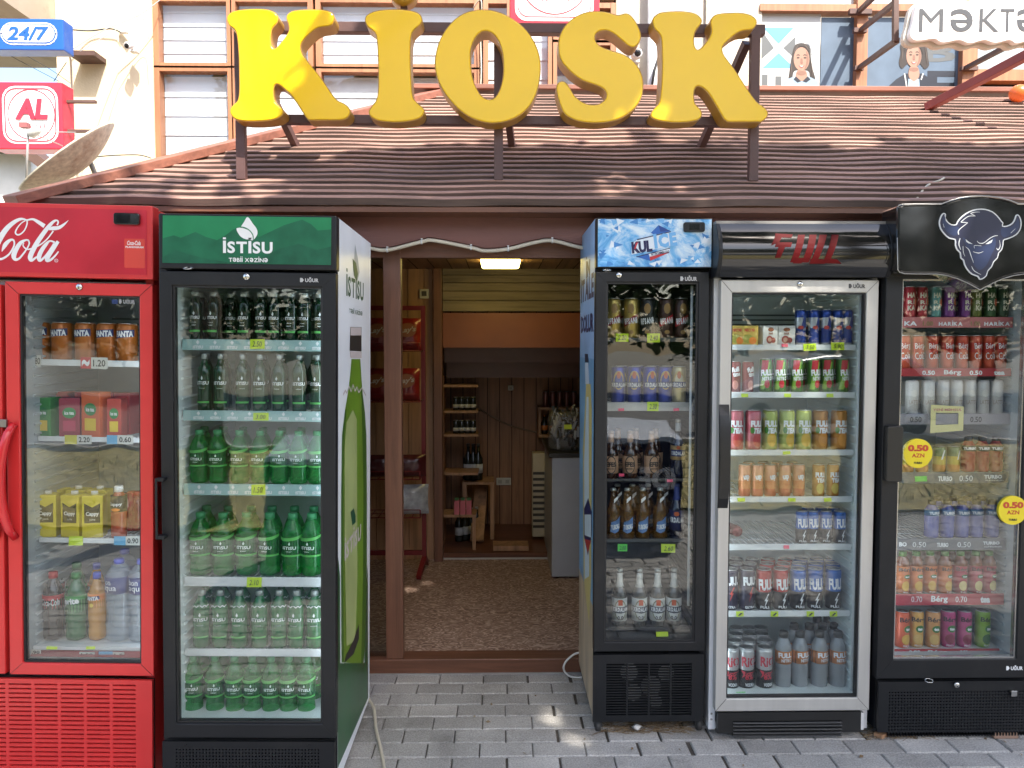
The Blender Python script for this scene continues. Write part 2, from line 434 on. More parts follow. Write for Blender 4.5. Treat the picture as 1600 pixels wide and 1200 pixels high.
tag(g.build('road', mat('asphalt', (.16, .155, .15), .9, var=.2, vscale=3, bump=.5, bscale=150)), kind='structure')

# ================================================================ TREES (behind the viewer; they shade the shop front and show in the glass)
LEAF = [mat('leaf green', (.055, .10, .022), .55, var=.3, vscale=2), mat('leaf dark', (.035, .065, .016), .6, var=.3, vscale=2), mat('leaf light', (.10, .15, .035), .5, var=.2, vscale=2)]
BARK = mat('bark', (.11, .085, .06), .9, var=.35, vscale=7, bump=.8, bscale=30, stretch=(1, 1, .25))
GAPS = [(P(px, py, Y), r) for px, py, Y, r in ((868, 1112, 3.15, .07), (905, 1150, 3.0, .06), (1010, 1168, 2.95, .06), (378, 80, 3.5, .16), (385, 150, 3.5, .13), (640, 205, 4.2, .12), (960, 205, 4.2, .14), (1060, 205, 4.2, .12), (1330, 215, 4.15, .15), (1280, 200, 4.25, .2), (500, 215, 4.1, .10), (60, 290, 3.5, .12))]
def tree(label, x, y, h, cr, cz, blobs, nl, ls, seed):
    rnd = random.Random(seed)
    t = thing('broadleaf_tree', label, 'tree', (x, y, 0), group='trees along the road')
    m = MB(); top = Vector((blobs[0][0]*.3, blobs[0][1]*.3, cz-.3))
    m.tube([(0, 0, -.05), (.03, .02, h*.3), (top.x*.5, top.y*.5, h*.6), tuple(top)], [.17, .14, .11, .07], 10)
    for b in blobs:
        c = Vector(b[:3]); mid = (top+c)/2+Vector((rnd.uniform(-.2, .2), rnd.uniform(-.2, .2), .1))
        m.tube([tuple(top*.92), tuple(mid), tuple(c)], [.07, .045, .015], 7)
    m.build('trunk', BARK, t)
    m = MB()
    for b in blobs:
        c = Vector(b[:3]); rr = Vector(b[3:6]); k = int(nl*rr.x*rr.y*max(rr.z, .9 if nl > 1000 else 0))
        for i in range(k):
            while True:
                p = Vector((rnd.uniform(-1, 1), rnd.uniform(-1, 1), rnd.uniform(-1, 1)))
                if p.length < 1: break
            p = p*(.75+.3*noise.noise(p*2+c)); q = c+Vector((p.x*rr.x, p.y*rr.y, p.z*rr.z))*1.25
            if noise.noise(q*1.3+Vector((seed, 0, 0))) < (-.36 if nl > 1000 else -.22): continue
            if nl > 1000:
                qw = q+Vector((x, y, 0))
                if any(((qw-p)-SUN*(qw-p).dot(SUN)).length < r for p, r in GAPS): continue
            s = ls*rnd.uniform(.6, 1.3); e = Euler((rnd.uniform(-.9, .9), rnd.uniform(-.9, .9), rnd.uniform(0, 6.28))).to_matrix()
            vs = [q+e @ Vector(v)*s for v in ((-.5, 0, 0), (0, -.28, .05), (.5, 0, 0), (0, .28, .05))]
            m.add(vs, [(0, 1, 2, 3)], rnd.choice((0, 0, 1, 2)))
    m.build('crown', LEAF, t)
    return t
tree('broadleaf tree on the pavement shading the red cooler', -2.6, -1.6, 5, 2, 4.6, [(0, 0, 6.0, 1.6, 1.5, .8), (1.9, .9, 6.3, 1.7, 1.5, .8), (3.5, .4, 6.1, 1.4, 1.5, .7), (.8, -.8, 6.6, 1.6, 1.2, .8), (2.9, 1.4, 5.9, 1.3, .9, .5), (-1.6, .9, 6.0, 1.2, 1.4, .7), (1.0, 1.9, 6.1, 1.0, .5, .4)], 1800, .2, 3)
tree('broadleaf tree on the pavement shading the silver cooler', 3.6, -1.7, 5, 2, 4.6, [(0, 0, 6.2, 1.6, 1.5, .8), (-1.6, .8, 6.2, 1.3, 1.4, .7), (1.9, .8, 6.2, 1.6, 1.4, .8), (.6, 1.6, 5.9, 1.4, .9, .5), (3.3, .5, 6.1, 1.3, 1.5, .8), (-2.7, 2.7, 6.0, .7, .75, .4), (-1.8, 2.8, 6.0, .8, .7, .4), (-.6, 2.8, 6.0, .9, .7, .4), (.7, 2.8, 6.0, .9, .7, .4), (2.0, 2.7, 6.0, .9, .7, .4), (3.2, 2.7, 6.0, .9, .7, .4), (4.5, 2.7, 6.0, .9, .7, .4), (5.2, 1.2, 6.1, 1.2, 1.0, .6), (-2.3, 3.0, 5.8, 1.0, .45, .3), (-1.2, 3.0, 5.8, 1.0, .45, .3), (-1.7, 3.0, 6.3, 1.0, .45, .3), (-.4, 3.0, 6.2, .8, .45, .3), (4.0, 1.6, 6.1, 1.0, .8, .5)], 1800, .2, 5)
for i, (x, y, sc) in enumerate([(-11, -19, 1), (-6.5, -21, 1.2), (-2, -19, 1.1), (2.5, -22, 1.25), (7, -19.5, 1), (11.5, -21, 1.2), (16, -19, 1.1), (-16, -20, 1.2)]):
    tree(['broadleaf roadside tree at the far left', 'tall broadleaf tree across the road, second from left', 'broadleaf tree across the road, third', 'tallest broadleaf tree across the road', 'broadleaf tree facing the parked car', 'broadleaf tree behind the parked car', 'broadleaf tree at the far right', 'broadleaf tree beyond the leftmost one'][i],
         x, y, 4*sc, 2, 3.2*sc, [(0, 0, 5.2*sc, 2.6*sc, 1.6, 2.6*sc), (1.9, .4, 3.2*sc, 1.9, 1.4, 1.9), (-1.9, -.3, 3.3*sc, 1.9, 1.4, 1.9), (0, 0, 2.2, 2.4, 1.2, 1.3)], 170, .46, 20+i)

# ================================================================ FACADE BEHIND
FY = 7.0
def fx(px, py=80, Y=FY): return P(px, py, Y).x
def fz(py, px=780, Y=FY): return P(px, py, Y).z
CREAM = mat('cream render', (.66, .57, .40), .9, var=.07, vscale=3, bump=.25, bscale=70, dirt=.25, dirtcol=(.55, .42, .25))
ROUGH = mat('roughcast render', (.62, .56, .45), .95, var=.16, vscale=26, bump=1, bscale=28)
BEIGE = mat('weathered beige concrete', (.50, .46, .39), .9, var=.14, vscale=4, bump=.4, bscale=50, dirt=.5, dirtcol=(.28, .24, .2))
FRAMEW = wood('orange brown window timber', (.36, .155, .075), 'z', .5, .25, dark=.75)
BLIND = mat('white blind', (.75, .77, .78), .6, var=.05)
WGL = pane('window glass', .05, (.97, .98, .99), .01)
bld = thing('apartment_building', 'cream rendered building with brown timber windows rising behind the kiosk', 'building', (0, FY, 0))
BM_ = Matrix.Translation((0, -FY, 0))
def bpart(m, name, mats, parent=None, **k):
    o = m.build(name, mats, parent or bld, **k)
    for i, v in enumerate(o.data.vertices): v.co.y -= FY
    return o
z0, zt = 0, 5.6
m = MB(); m.box(fx(113), fx(205), FY-.25, FY+.6, z0, zt)
m.add([(fx(205), FY-.249, z0), (fx(241), FY-.02, z0), (fx(241), FY+.6, z0), (fx(205), FY+.6, z0), (fx(205), FY-.249, zt), (fx(241), FY-.02, zt), (fx(241), FY+.6, zt), (fx(205), FY+.6, zt)], [(0, 1, 5, 4), (1, 2, 6, 5), (4, 5, 6, 7)])
bpart(m, 'wall_pier', CREAM)
m = MB(); m.box(fx(240), fx(1600)+6, FY+.25, FY+.6, z0, zt); m.box(fx(240), fx(960), FY-.03, FY+.249, fz(-4), fz(-4)+.28); bpart(m, 'wall', BEIGE)
m = MB(); m.box(fx(240), fx(960), FY-.05, FY+.2, fz(-4)-.012, fz(-4)-.001)
bpart(m, 'lintel', BEIGE)
m = MB(); m.box(fx(962), fx(1100), FY-.02, FY+.248, z0, zt); bpart(m, 'concrete_column', BEIGE)
m = MB(); m.box(fx(1100)+.002, fx(1186), FY-.06, FY+.247, z0, zt); bpart(m, 'roughcast_panel', ROUGH)
# windows with louvre blinds
def window(xa, xb, ya, yb, slats=True, lit=True, blue=False):
    x0, x1, za, zb = fx(xa), fx(xb), fz(yb), fz(ya); w = .045
    m = MB(); m.box(x0-w, x0, FY-.04, FY+.06, za-w, zb+w); m.box(x1, x1+w, FY-.04, FY+.06, za-w, zb+w)
    m.box(x0, x1, FY-.036, FY+.06, zb, zb+w); m.box(x0, x1, FY-.036, FY+.06, za-w, za)
    f = bpart(m, 'window_frame', FRAMEW)
    m = MB()
    if slats:
        z = za; step = .118 if yb < 110 else .17
        while z < zb-.02:
            m.add([(x0, FY+.07, z), (x1, FY+.07, z), (x1, FY+.074, min(zb, z+step)), (x0, FY+.074, min(zb, z+step))], [(0, 1, 2, 3)]); z += step
            m.box(x0, x1, FY+.064, FY+.071, z-.004, min(zb, z+.004))
        bpart(m, 'blind', BLIND, f)
    else:
        m.box(x0, x1, FY+.12, FY+.14, za, zb); bpart(m, 'room_wall', mat('room beyond window', (.12, .14, .15), .7, var=.3), f)
    m = MB(); m.box(x0, x1, FY+.01, FY+.016, za, zb); bpart(m, 'pane', WGL, f)
for a, b, c, d, s in [(251, 357, 8, 103, 1), (251, 357, 116, 300, 1), (371, 483, 8, 103, 1), (371, 483, 116, 300, 1), (503, 741, 8, 103, 1), (503, 741, 116, 300, 1),
                      (763, 792, 8, 150, 1), (804, 856, 8, 150, 1), (870, 953, 14, 60, 0), (870, 953, 72, 148, 0)]:
    window(a, b, c, d, s)
m = MB(); m.tube([(fx(1016), FY-.12, z0), (fx(1016), FY-.12, zt)], .048, 12); tag(bpart(m, 'drainpipe', mat('grey plastic pipe', (.45, .46, .48), .5, var=.12)), 'grey drainpipe')
m = MB(); m.tube([(fx(1012), FY-.19, fz(150)), (fx(1016), FY-.2, fz(120)), (fx(1030), FY-.16, fz(80)), (fx(1040), FY-.1, fz(50))], .012, 6); bpart(m, 'hose', mat('black rubber', (.02, .02, .02), .6))
# eaves over the far left
m = MB(); m.box(-9, fx(113)-.002, FY-1.4, FY+.5, fz(30, 50, FY-.6), zt); bpart(m, 'balcony_slab', mat('soffit render', (.42, .36, .28), .9, var=.2, vscale=2, dirt=.5))
# posters on the glazing
white = flat('poster white', (.46, .48, .48), .5)
PY = FY-.02
class PM:
    def __init__(s, sc, ox, oy, Y): s.sc = sc; s.ox = ox; s.oy = oy; s.Y = Y
    def __call__(s, x, y): v = P(x/s.sc+s.ox, y/s.sc+s.oy, s.Y); return (v.x, v.z)
    def poly(s, pts): return [s(*p) for p in pts]
    def rect(s, x0, y0, x1, y1): a = s(x0, (y0+y1)/2); b = s(x1, (y0+y1)/2); c = s((x0+x1)/2, y0); d = s((x0+x1)/2, y1); return a[0], b[0], d[1], c[1]
    def rib(s, pts, k=1): return [(*s(p[0], p[1]), p[2]/s.sc*s.Y/F*k) for p in pts]
pz = PM(3.5556, 1150, 0, PY)     # zoom of the top right corner
def rc(m, x0, y0, x1, y1, Y, mi=0):
    a, b, c, d = pz.rect(x0, y0, x1, y1); m.sheet([(a, c), (b, c), (b, d), (a, d)], Y, mi)
fr = MB()
for (a, b, c, d) in [(122, 38, 960, 76), (652, -60, 712, 530), (1236, -60, 1318, 540), (122, 525, 1700, 548), (1318, 398, 1700, 460), (122, -60, 136, 530)]:
    x0, x1, z_, z1 = pz.rect(a, b, c, d) if False else pz.rect(a, b, c, d)
for a, b, c, d, yy in [(122, 38, 652, 76, 0), (712, 38, 1236, 76, 0), (652, -60, 712, 530, -.01), (1236, -60, 1318, 540, -.012), (122, 530, 1700, 548, -.05), (1318, 398, 1700, 460, 0), (1318, 38, 1700, 70, 0)]:
    x0, x1, z_, z1 = pz.rect(a, b, c, d); fr.box(x0, x1, FY-.08+yy, FY+.05, z_, z1)
bpart(fr, 'window_frame', FRAMEW)
m = MB(); x0, x1, z_, z1 = pz.rect(1320, 462, 1700, 528); m.box(x0, x1, FY+.02, FY+.04, z_, z1); bpart(m, 'dark_pane', mat('dark window', (.02, .02, .02), .1))
m = MB(); x0, x1, z_, z1 = pz.rect(1320, 72, 1700, 396); m.box(x0, x1, FY+.02, FY+.04, z_, z1); bpart(m, 'upper_pane', mat('bluish window', (.35, .42, .45), .2))
SK = flat('poster skin', (.33, .19, .135)); HR = flat('poster dark hair', (.028, .02, .016)); SKY_ = flat('poster blue', (.10, .28, .45)); GR = flat('poster grey', (.10, .11, .115))
LB = flat('poster pale blue', (.25, .36, .46)); NV = flat('poster navy', (.009, .013, .025)); LIP = flat('poster lip', (.24, .07, .06)); PBL = mat('poster shaded blue', (.085, .13, .19), .5, var=.12)  # panel blue set darker, carrying the white sign's shadow in its colour
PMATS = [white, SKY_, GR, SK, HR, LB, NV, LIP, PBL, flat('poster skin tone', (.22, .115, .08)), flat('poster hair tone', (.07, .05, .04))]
def child(m, X_, Yc, s, girl, Y):
    """cut-out style portrait printed on a poster; zoomed pixel units"""
    def el(x, y, rx, ry, mi, dy, rot=0):
        m.sheet([pz(*p) for p in ellipse(x, y, rx, ry, 22, rot)], Y-dy, mi)
    def pl(pts, mi, dy, sm=True):
        pts = crom(pts, True, 4) if sm else pts
        m.sheet([pz(X_+p[0]*s, Yc+p[1]*s) for p in pts], Y-dy, mi)
    if girl:
        pl([(-38, -98), (-8, -114), (22, -110), (44, -92), (52, -40), (60, 20), (76, 78), (70, 96), (48, 92), (38, 40), (-38, 40), (-52, 98), (-72, 100), (-66, 40), (-54, -40)], 4, .001)
        pl([(-108, 165), (-98, 95), (-50, 75), (0, 85), (50, 75), (92, 98), (100, 165)], 5, .0015, False)
        pl([(-24, 40), (24, 40), (30, 80), (0, 98), (-30, 80)], 3, .002)
        pl([(-44, 88), (-32, 70), (-2, 98), (-22, 106)], 6, .0025, False); pl([(50, 88), (34, 70), (6, 98), (26, 106)], 6, .0025, False)
        el(X_, Yc-25*s, 44*s, 66*s, 3, .003)
        pl([(-46, -50), (-36, -98), (0, -112), (36, -98), (46, -50), (30, -84), (0, -96), (-30, -84)], 4, .0035)
        ribbon(m, [(*pz(X_+30, Yc-118), .012), (*pz(X_+50, Yc-100), .014), (*pz(X_+60, Yc-50), .012)], Y-.0037, 0)
        ex, eyy, mo = 19, -32, 15
    else:
        pl([(-55, -105), (0, -125), (50, -115), (72, -70), (80, -10), (85, 30), (60, 50), (30, 20), (-30, 20), (-65, 48), (-82, 15), (-72, -40), (-75, -80)], 4, .001)
        pl([(-160, 200), (-145, 150), (-95, 105), (-45, 75), (45, 75), (95, 105), (135, 150), (140, 200)], 6, .0015, False)
        pl([(-35, 200), (-30, 105), (30, 105), (36, 200)], 5, .002, False)
        pl([(-20, 40), (22, 40), (30, 90), (0, 118), (-28, 90)], 3, .0025)
        ribbon(m, [(*pz(X_-52, Yc+75), .012), (*pz(X_-40, Yc+150), .012), (*pz(X_-38, Yc+200), .012)], Y-.003, 0); ribbon(m, [(*pz(X_+52, Yc+75), .012), (*pz(X_+40, Yc+110), .012)], Y-.003, 0)
        el(X_, Yc-22*s, 42*s, 64*s, 3, .003)
        pl([(-50, -40), (-44, -98), (0, -115), (44, -98), (52, -30), (38, -62), (10, -72), (-20, -60), (-40, -66)], 4, .0035)
        ex, eyy, mo = 18, -28, 14
    pl([(26, -70), (38, -45), (40, -15), (30, 18), (14, 34), (24, 5), (28, -30)], 9, .0036)
    pl([(-20, 44), (20, 44), (24, 58), (0, 66), (-24, 58)], 9, .0028)
    pl([(-5, -26), (5, -26), (7, -2), (0, 2), (-7, -2)], 9, .0037)
    for hx, hy, h2, h3 in ([(-58, -10, -62, 70), (50, -20, 60, 70), (-20, -104, -44, -60), (14, -106, 40, -70)] if girl else [(-62, -70, -70, 10), (62, -70, 72, 20), (-20, -112, -46, -80), (10, -112, 40, -84), (-5, -100, -25, -74)]):
        ribbon(m, [(*pz(X_+hx, Yc+hy), .003), (*pz(X_+(hx+h2)/2+3, Yc+(hy+h3)/2), .010), (*pz(X_+h2, Yc+h3), .003)], Y-.0041, 10)
    for sx in (-1, 1):
        el(X_+sx*ex*s, Yc+eyy*s, 8*s, 4*s, 4, .004)
        ribbon(m, [(*pz(X_+sx*(ex-9)*s, Yc+(eyy-13)*s), .006), (*pz(X_+sx*ex*s, Yc+(eyy-17)*s), .008), (*pz(X_+sx*(ex+9)*s, Yc+(eyy-12)*s), .004)], Y-.0042, 4)
    ribbon(m, [(*pz(X_-4, Yc-4), .004), (*pz(X_, Yc-1), .006), (*pz(X_+6, Yc-4), .004)], Y-.0042, 7)
    ribbon(m, [(*pz(X_-mo, Yc+10), .004), (*pz(X_, Yc+19), .016), (*pz(X_+mo, Yc+10), .004)], Y-.0042, 7)
    ribbon(m, [(*pz(X_-mo*.7, Yc+11), .002), (*pz(X_, Yc+16), .008), (*pz(X_+mo*.7, Yc+11), .002)], Y-.0046, 0)
m = MB(); x0, x1, z_, z1 = pz.rect(136, 78, 466, 528); m.box(x0, x1, PY-.004, PY+.004, z_, z1, 0); Yp = PY-.0045
for pts, mi in [([(150, 155), (320, 155), (236, 245)], 1), ([(145, 380), (325, 380), (236, 295)], 1), ([(145, 175), (210, 268), (140, 330)], 2), ([(328, 205), (262, 268), (330, 330)], 2)]:
    m.sheet(pz.poly(pts), Yp-.0005, mi)
rc(m, 142, 415, 174, 526, Yp-.0005, 2); rc(m, 217, 425, 250, 526, Yp-.0005, 2)
child(m, 362, 355, 1, True, Yp-.001)
p1 = bpart(m, 'poster', PMATS); tag(p1, 'poster with a smiling girl and a blue cross pattern')
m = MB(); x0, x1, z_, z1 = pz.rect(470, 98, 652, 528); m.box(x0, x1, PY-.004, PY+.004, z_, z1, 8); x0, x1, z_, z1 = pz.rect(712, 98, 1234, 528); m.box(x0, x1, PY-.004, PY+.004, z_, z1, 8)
put_text(m, 'B', *pz.rect(1040, 240, 1220, 345), Yp-.001, 2, .03); put_text(m, 'E', *pz.rect(1060, 395, 1218, 560), Yp-.001, 6, .03)
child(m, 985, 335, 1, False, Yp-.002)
p2 = bpart(m, 'poster', PMATS); tag(p2, 'shaded blue poster with a dark haired boy in a navy jacket')
m = MB(); x0, x1, z_, z1 = pz.rect(136, -60, 652, 36); m.box(x0, x1, PY-.004, PY+.004, z_, z1, 0); x0, x1, z_, z1 = pz.rect(712, -60, 960, 36); m.box(x0, x1, PY-.004, PY+.004, z_, z1, 0)
rr = random.Random(4)
for i in range(16):
    x = 150+i*31; y = 16+rr.uniform(-8, 8); r = rr.uniform(8, 15)
    k = rr.choice((3, 4, 12)); pts = [(x+r*math.cos(6.283*q/k+.4), y+r*math.sin(6.283*q/k+.4)) for q in range(k+1)]
    ribbon(m, [(*pz(*p), .008) for p in pts], Yp-.001, 5, 1)
bpart(m, 'poster_strip', PMATS)

# ---- neighbouring house low at the left
NH = 12.0
nh = thing('neighbour_house', 'small white rendered house with brown roof edge at far left', 'house', (0, NH, 0))
m = MB(); a = X(-300, NH, 250); b = X(48, NH, 250); b2 = X(113, NH, 250); zt_ = Z(240, NH, 40)
m.box(a, b, NH, NH+4, 0, zt_); m.box(b+.002, b2+.5, NH+.6, NH+4, 0, zt_-.1)
o = m.build('wall', mat('white house render', (.74, .74, .72), .9, var=.06), nh); 
for v in o.data.vertices: v.co.y -= NH
m = MB(); m.beam((a, NH-.2, zt_+.05), (X(50, NH, 240), NH-.2, zt_+.06), .5, .12); m.beam((X(50, NH, 240), NH-.2, zt_+.06), (X(115, NH, 275), NH-.2, Z(285, NH, 100)), .5, .14)
o = m.build('roof', mat('brown roof edge', (.10, .055, .04), .7, var=.2), nh)
for v in o.data.vertices: v.co.y -= NH

# ================================================================ KIOSK
KY = 3.67; EY = 3.40; EZ = Z(318, EY); RY = 5.2; SL = .577
kz = lambda y: EZ+SL*(y-EY)
XL0 = X(25, EY, 300)
kx = lambda y: XL0+(y-EY)*(X(680, RY, 145)-XL0)/(RY-EY)
XR = 4.6
TIM = wood('red brown door timber', (.165, .072, .042), 'z', .42, .3, dark=.6)
TIMX = wood('red brown sill timber', (.165, .07, .04), 'x', .42, .3, dark=.6)
FASC = mat('red brown fascia paint', (.17, .068, .052), .5, var=.14, vscale=3, bump=.15, bscale=60, stretch=(.4, 3, 3))
ROOF = wood('weathered roof boards', (.31, .18, .14), 'x', .75, .35, dark=.6, scale=.9, bump=.5, blotch=.38)
INW = wood('interior pine boards', (.40, .22, .115), 'z', .55, .25, dark=.55)
INB = wood('interior brown panelling', (.33, .155, .075), 'z', .5, .2, dark=.6, scale=1.6)
ksk = thing('kiosk', 'brown timber kiosk with wavy boarded roof and open doorway', 'kiosk', (0, KY, 0))
def kp(m, name, mats, parent=None, **k):
    o = m.build(name, mats, parent or ksk, **k)
    for v in o.data.vertices: v.co.y -= KY
    return o
# roof boards
m = MB(); NB = 27; dY = (RY-EY)/NB
for i in range(NB):
    y = EY+i*dY; xl = kx(y)+.02; n = int((XR-xl)/.07); ph = random.uniform(0, .8); th0 = random.uniform(.0225, .027)
    vs = []
    for k in range(n+1):
        x = xl+(XR-xl)*k/n
        wv = .0028*math.sin(x*6.3+i*.12)+.0018*math.sin(x*11.7+1.3+i*.31)+.0034*noise.noise(Vector((x*1.7, i*.35, 2)))
        amp = 1 if i < NB*.7 else .45
        th = th0+.004*noise.noise(Vector((x*3, i*3.3, 7)))
        z = kz(y)+wv*amp; yo = y+.006*noise.noise(Vector((x*2.5, i*2.1, 9)))
        zn = kz(y+dY)+wv*amp
        vs += [(x, yo+.010, z-.008), (x, yo, z+th-.004), (x, yo+.005, z+th+.003), (x, y+dY+.03, zn+.004+.0125)]
    fs = []
    for k in range(n):
        a = 4*k; fs += [(a, a+4, a+5, a+1), (a+1, a+5, a+6, a+2), (a+2, a+6, a+7, a+3)]
    m.add(vs, fs, 0)
    for q_ in range(0, len(fs), 3): m.m[len(m.m)-len(fs)+q_] = 1
# left hip face, under side and gable closing
m.add([(kx(EY)-.02, EY, kz(EY)-.02), (kx(RY), RY, kz(RY)), (kx(RY), RY+.5, kz(RY)), (kx(EY)-.02, RY+2.0, kz(EY)-.02)], [(0, 3, 2, 1)], 0)
m.add([(kx(RY), RY+.02, kz(RY)+.0), (XR, RY+.02, kz(RY)), (XR, RY+2.0, kz(EY)), (kx(EY), RY+2.0, kz(EY))], [(0, 1, 2, 3)], 0)
kp(m, 'roof', [ROOF, wood('dark weathered board edge', (.10, .066, .054), 'x', .8, .6, dark=.35, scale=.9, bump=.5)])
m = MB(); m.box(kx(EY)+.02, XR, EY+.02, 3.585, kz(EY)-.034, kz(EY)-.012); kp(m, 'soffit', TIMX)
m = MB()
hb = wood('red brown hip board', (.26, .105, .07), 'x', .5, .35, dark=.6)
m.beam((kx(EY)+.0, EY-.04, kz(EY)+.0), (kx(RY)+.03, RY, kz(RY)+.02), .16, .04, up=Vector((-.3, -.5, .8))); kp(m, 'hip_board', hb, bevel=.003)
m = MB(); m.beam((kx(RY)-.15, RY+.02, kz(RY)+.045), (XR, RY+.02, kz(RY)+.045), .14, .03); kp(m, 'ridge_board', hb, bevel=.003)
# fascia with scalloped lower edge
cpts = [(-300, 389), (-180, 377), (-60, 391), (80, 377), (230, 391), (400, 377), (540, 386), (575, 388), (605, 391), (659, 378), (678, 376), (736, 387), (758, 392), (794, 389), (835, 379), (863, 376), (911, 387), (960, 392), (1060, 377), (1190, 391), (1320, 377), (1460, 391), (1600, 377), (1740, 391), (1880, 377), (2000, 390)]
low = crom([(X(a, 3.56, 385), Z(b, 3.56)+.012) for a, b in cpts], False, 6)
low = [(max(kx(EY)+.1, a), b) for a, b in low if a < XR and a > kx(EY)+.05]
m = MB(); m.prism([(low[0][0], EZ-.03)]+low+[(low[-1][0], EZ-.03)], 3.56, 3.585); kp(m, 'fascia', FASC, bevel=.002)
# walls : left of door, right of door; doorway hidden edges at X(560) .. X(1000)
xd0 = X(538, KY); xd1 = X(935, KY); WZ = 2.14
m = MB(); m.box(kx(EY)+.12, xd0, KY, KY+.06, 0, WZ); kp(m, 'front_wall_left', INB)
m = MB(); m.box(xd1, XR, KY, KY+.06, 0, WZ); kp(m, 'front_wall_right', INB)
m = MB(); m.box(kx(EY)+.12, kx(EY)+.18, KY+.061, 6.36, 0, WZ); kp(m, 'side_wall_left', INB)
m = MB(); m.box(2.2, 2.26, KY+.061, 6.36, 0, WZ); kp(m, 'side_wall_right', INB)
# door frame
zs = Z(1027, KY)
m = MB(); m.box(xd0, xd1, KY-.02, KY+.09, .0, zs); sill = kp(m, 'threshold', TIMX, bevel=.004)
m = MB(); m.box(xd0, xd1, KY-.03, KY+.05, -.028, .004); kp(m, 'foundation_strip', mat('pale concrete edge', (.3, .295, .28), .9, var=.2, bump=.5, bscale=50))
m = MB(); m.box(X(600, KY), X(627, KY), KY-.012, KY+.05, zs, WZ-.001); kp(m, 'door_post', TIM, bevel=.003)
m = MB(); m.box(X(568, KY)-.06, X(568, KY)-.03, KY-.01, KY+.04, zs, WZ-.001); kp(m, 'door_jamb', TIM, bevel=.003)
m = MB(); m.box(X(568, KY)-.03, X(600, KY)-.001, KY+.02, KY+.025, zs, WZ-.001); kp(m, 'glass_leaf', pane('door glass', .06, (.8, .82, .82), .01))
m = MB(); m.box(xd0, xd1, KY-.008, KY+.055, 2.0, 2.139); kp(m, 'door_header', TIMX)
# interior
FL = mat('patterned linoleum', (.15, .085, .055), .5, var=0)
n = FL.node_tree.nodes; l = FL.node_tree.links
tc = n.new('ShaderNodeTexCoord'); t1 = n.new('ShaderNodeTexNoise'); t1.inputs['Scale'].default_value = 14; t1.inputs['Detail'].default_value = 8; t1.inputs['Distortion'].default_value = 5
mp = n.new('ShaderNodeMapping'); mp.inputs['Scale'].default_value = (.8, 1.5, 1); l.new(tc.outputs['Object'], mp.inputs[0]); l.new(mp.outputs[0], t1.inputs['Vector'])
cr = n.new('ShaderNodeValToRGB'); cr.color_ramp.elements[0].position = .40; cr.color_ramp.elements[0].color = (.20, .12, .09, 1); cr.color_ramp.elements[1].position = .60; cr.color_ramp.elements[1].color = (.60, .46, .38, 1)
e = cr.color_ramp.elements.new(.51); e.color = (.33, .21, .155, 1)
l.new(t1.outputs[0], cr.inputs[0]); l.new(cr.outputs[0], n['Principled BSDF'].inputs['Base Color'])
FZ = zs-.004
m = MB(); m.box(kx(EY)+.18, 2.2, KY+.091, 5.42, .0, FZ); kp(m, 'floor', FL)
m = MB(); m.box(kx(EY)+.18, 2.2, 5.421, 6.3, 0, .11); m.box(X(700, 5.4), X(905, 5.4), 5.405, 5.42, FZ, .112); kp(m, 'raised_floor', wood('reddish floor boards', (.16, .06, .03), 'x', .4))
m = MB(); m.box(X(690, 5.4), X(905, 5.4), 5.40, 5.404, FZ, FZ+.012); kp(m, 'floor_trim', mat('pale trim', (.5, .47, .42), .5))
m = MB(); m.box(kx(EY)+.12, 2.26, 6.3, 6.36, 0, WZ)
for i in range(30): m.box(-1.6+i*.1, -1.594+i*.1, 6.297, 6.299, .11, WZ-.02, 1)
kp(m, 'back_wall', [INB, mat('board groove', (.03, .015, .01), .9)])
m = MB(); zc = 2.12
m.box(kx(EY)+.18, 2.2, KY+.09, 6.3, zc, zc+.03)
for i in range(34): m.box(kx(EY)+.2+i*.12, kx(EY)+.206+i*.12, KY+.09, 6.3, zc-.002, zc-.0005, 1)
kp(m, 'ceiling', [wood('ceiling boards', (.26, .14, .075), 'y', .5), mat('board groove', (.03, .015, .01))])
m = MB(); xw = X(678, 5.4); x_ = kx(EY)+.19
i = 0
while x_ < xw-.02:
    x2 = min(xw, x_+.115); m.box(x_, x2-.006, 5.40, 5.43, FZ+.001, zc-.001); m.box(x2-.006, x2, 5.412, 5.43, FZ+.001, zc-.001); x_ = x2
kp(m, 'partition', INW)
m = MB(); m.box(xw+.001, X(691, 5.37), 5.34, 5.45, FZ+.001, zc-.002); kp(m, 'partition_post', TIM, bevel=.003)
m = MB(); ys = [415, 430, 442, 455, 470, 487]
for a, b in zip(ys[:-1], ys[1:]): m.box(X(692, 5.4), 2.19, 5.39+random.uniform(0, .006), 5.43, Z(b, 5.4)+.002, Z(a, 5.4)-.001)
kp(m, 'plank_beam', wood('old grey planks', (.21, .17, .125), 'x', .8, .3), bevel=.003)
m = MB(); m.box(X(692, 5.4), 2.19, 5.40, 5.42, Z(543, 5.4), Z(489, 5.4)); kp(m, 'brown_panel', mat('brown hardboard', (.24, .08, .04), .35, var=.1))
m = MB(); m.box(X(692, 5.4), 2.19, 5.55, 5.57, Z(566, 5.55), Z(535, 5.55)); m.box(X(692, 5.4), 2.19, 5.8, 5.82, Z(590, 5.8), Z(560, 5.8)); kp(m, 'inner_panel', mat('dark hardboard', (.17, .07, .045), .4, var=.1))
lt = MB(); a = X(752, 4.8); b = X(812, 4.8); lt.prism(rrect(a, b, zc-.045, zc-.002, .015), 4.66, 4.94)
tag(lt.build('ceiling_lamp', mat('lit lamp cover', (1, .80, .22), .4, var=0, emit=4.5)), 'lit yellowish lamp on the kiosk ceiling', 'lamp')
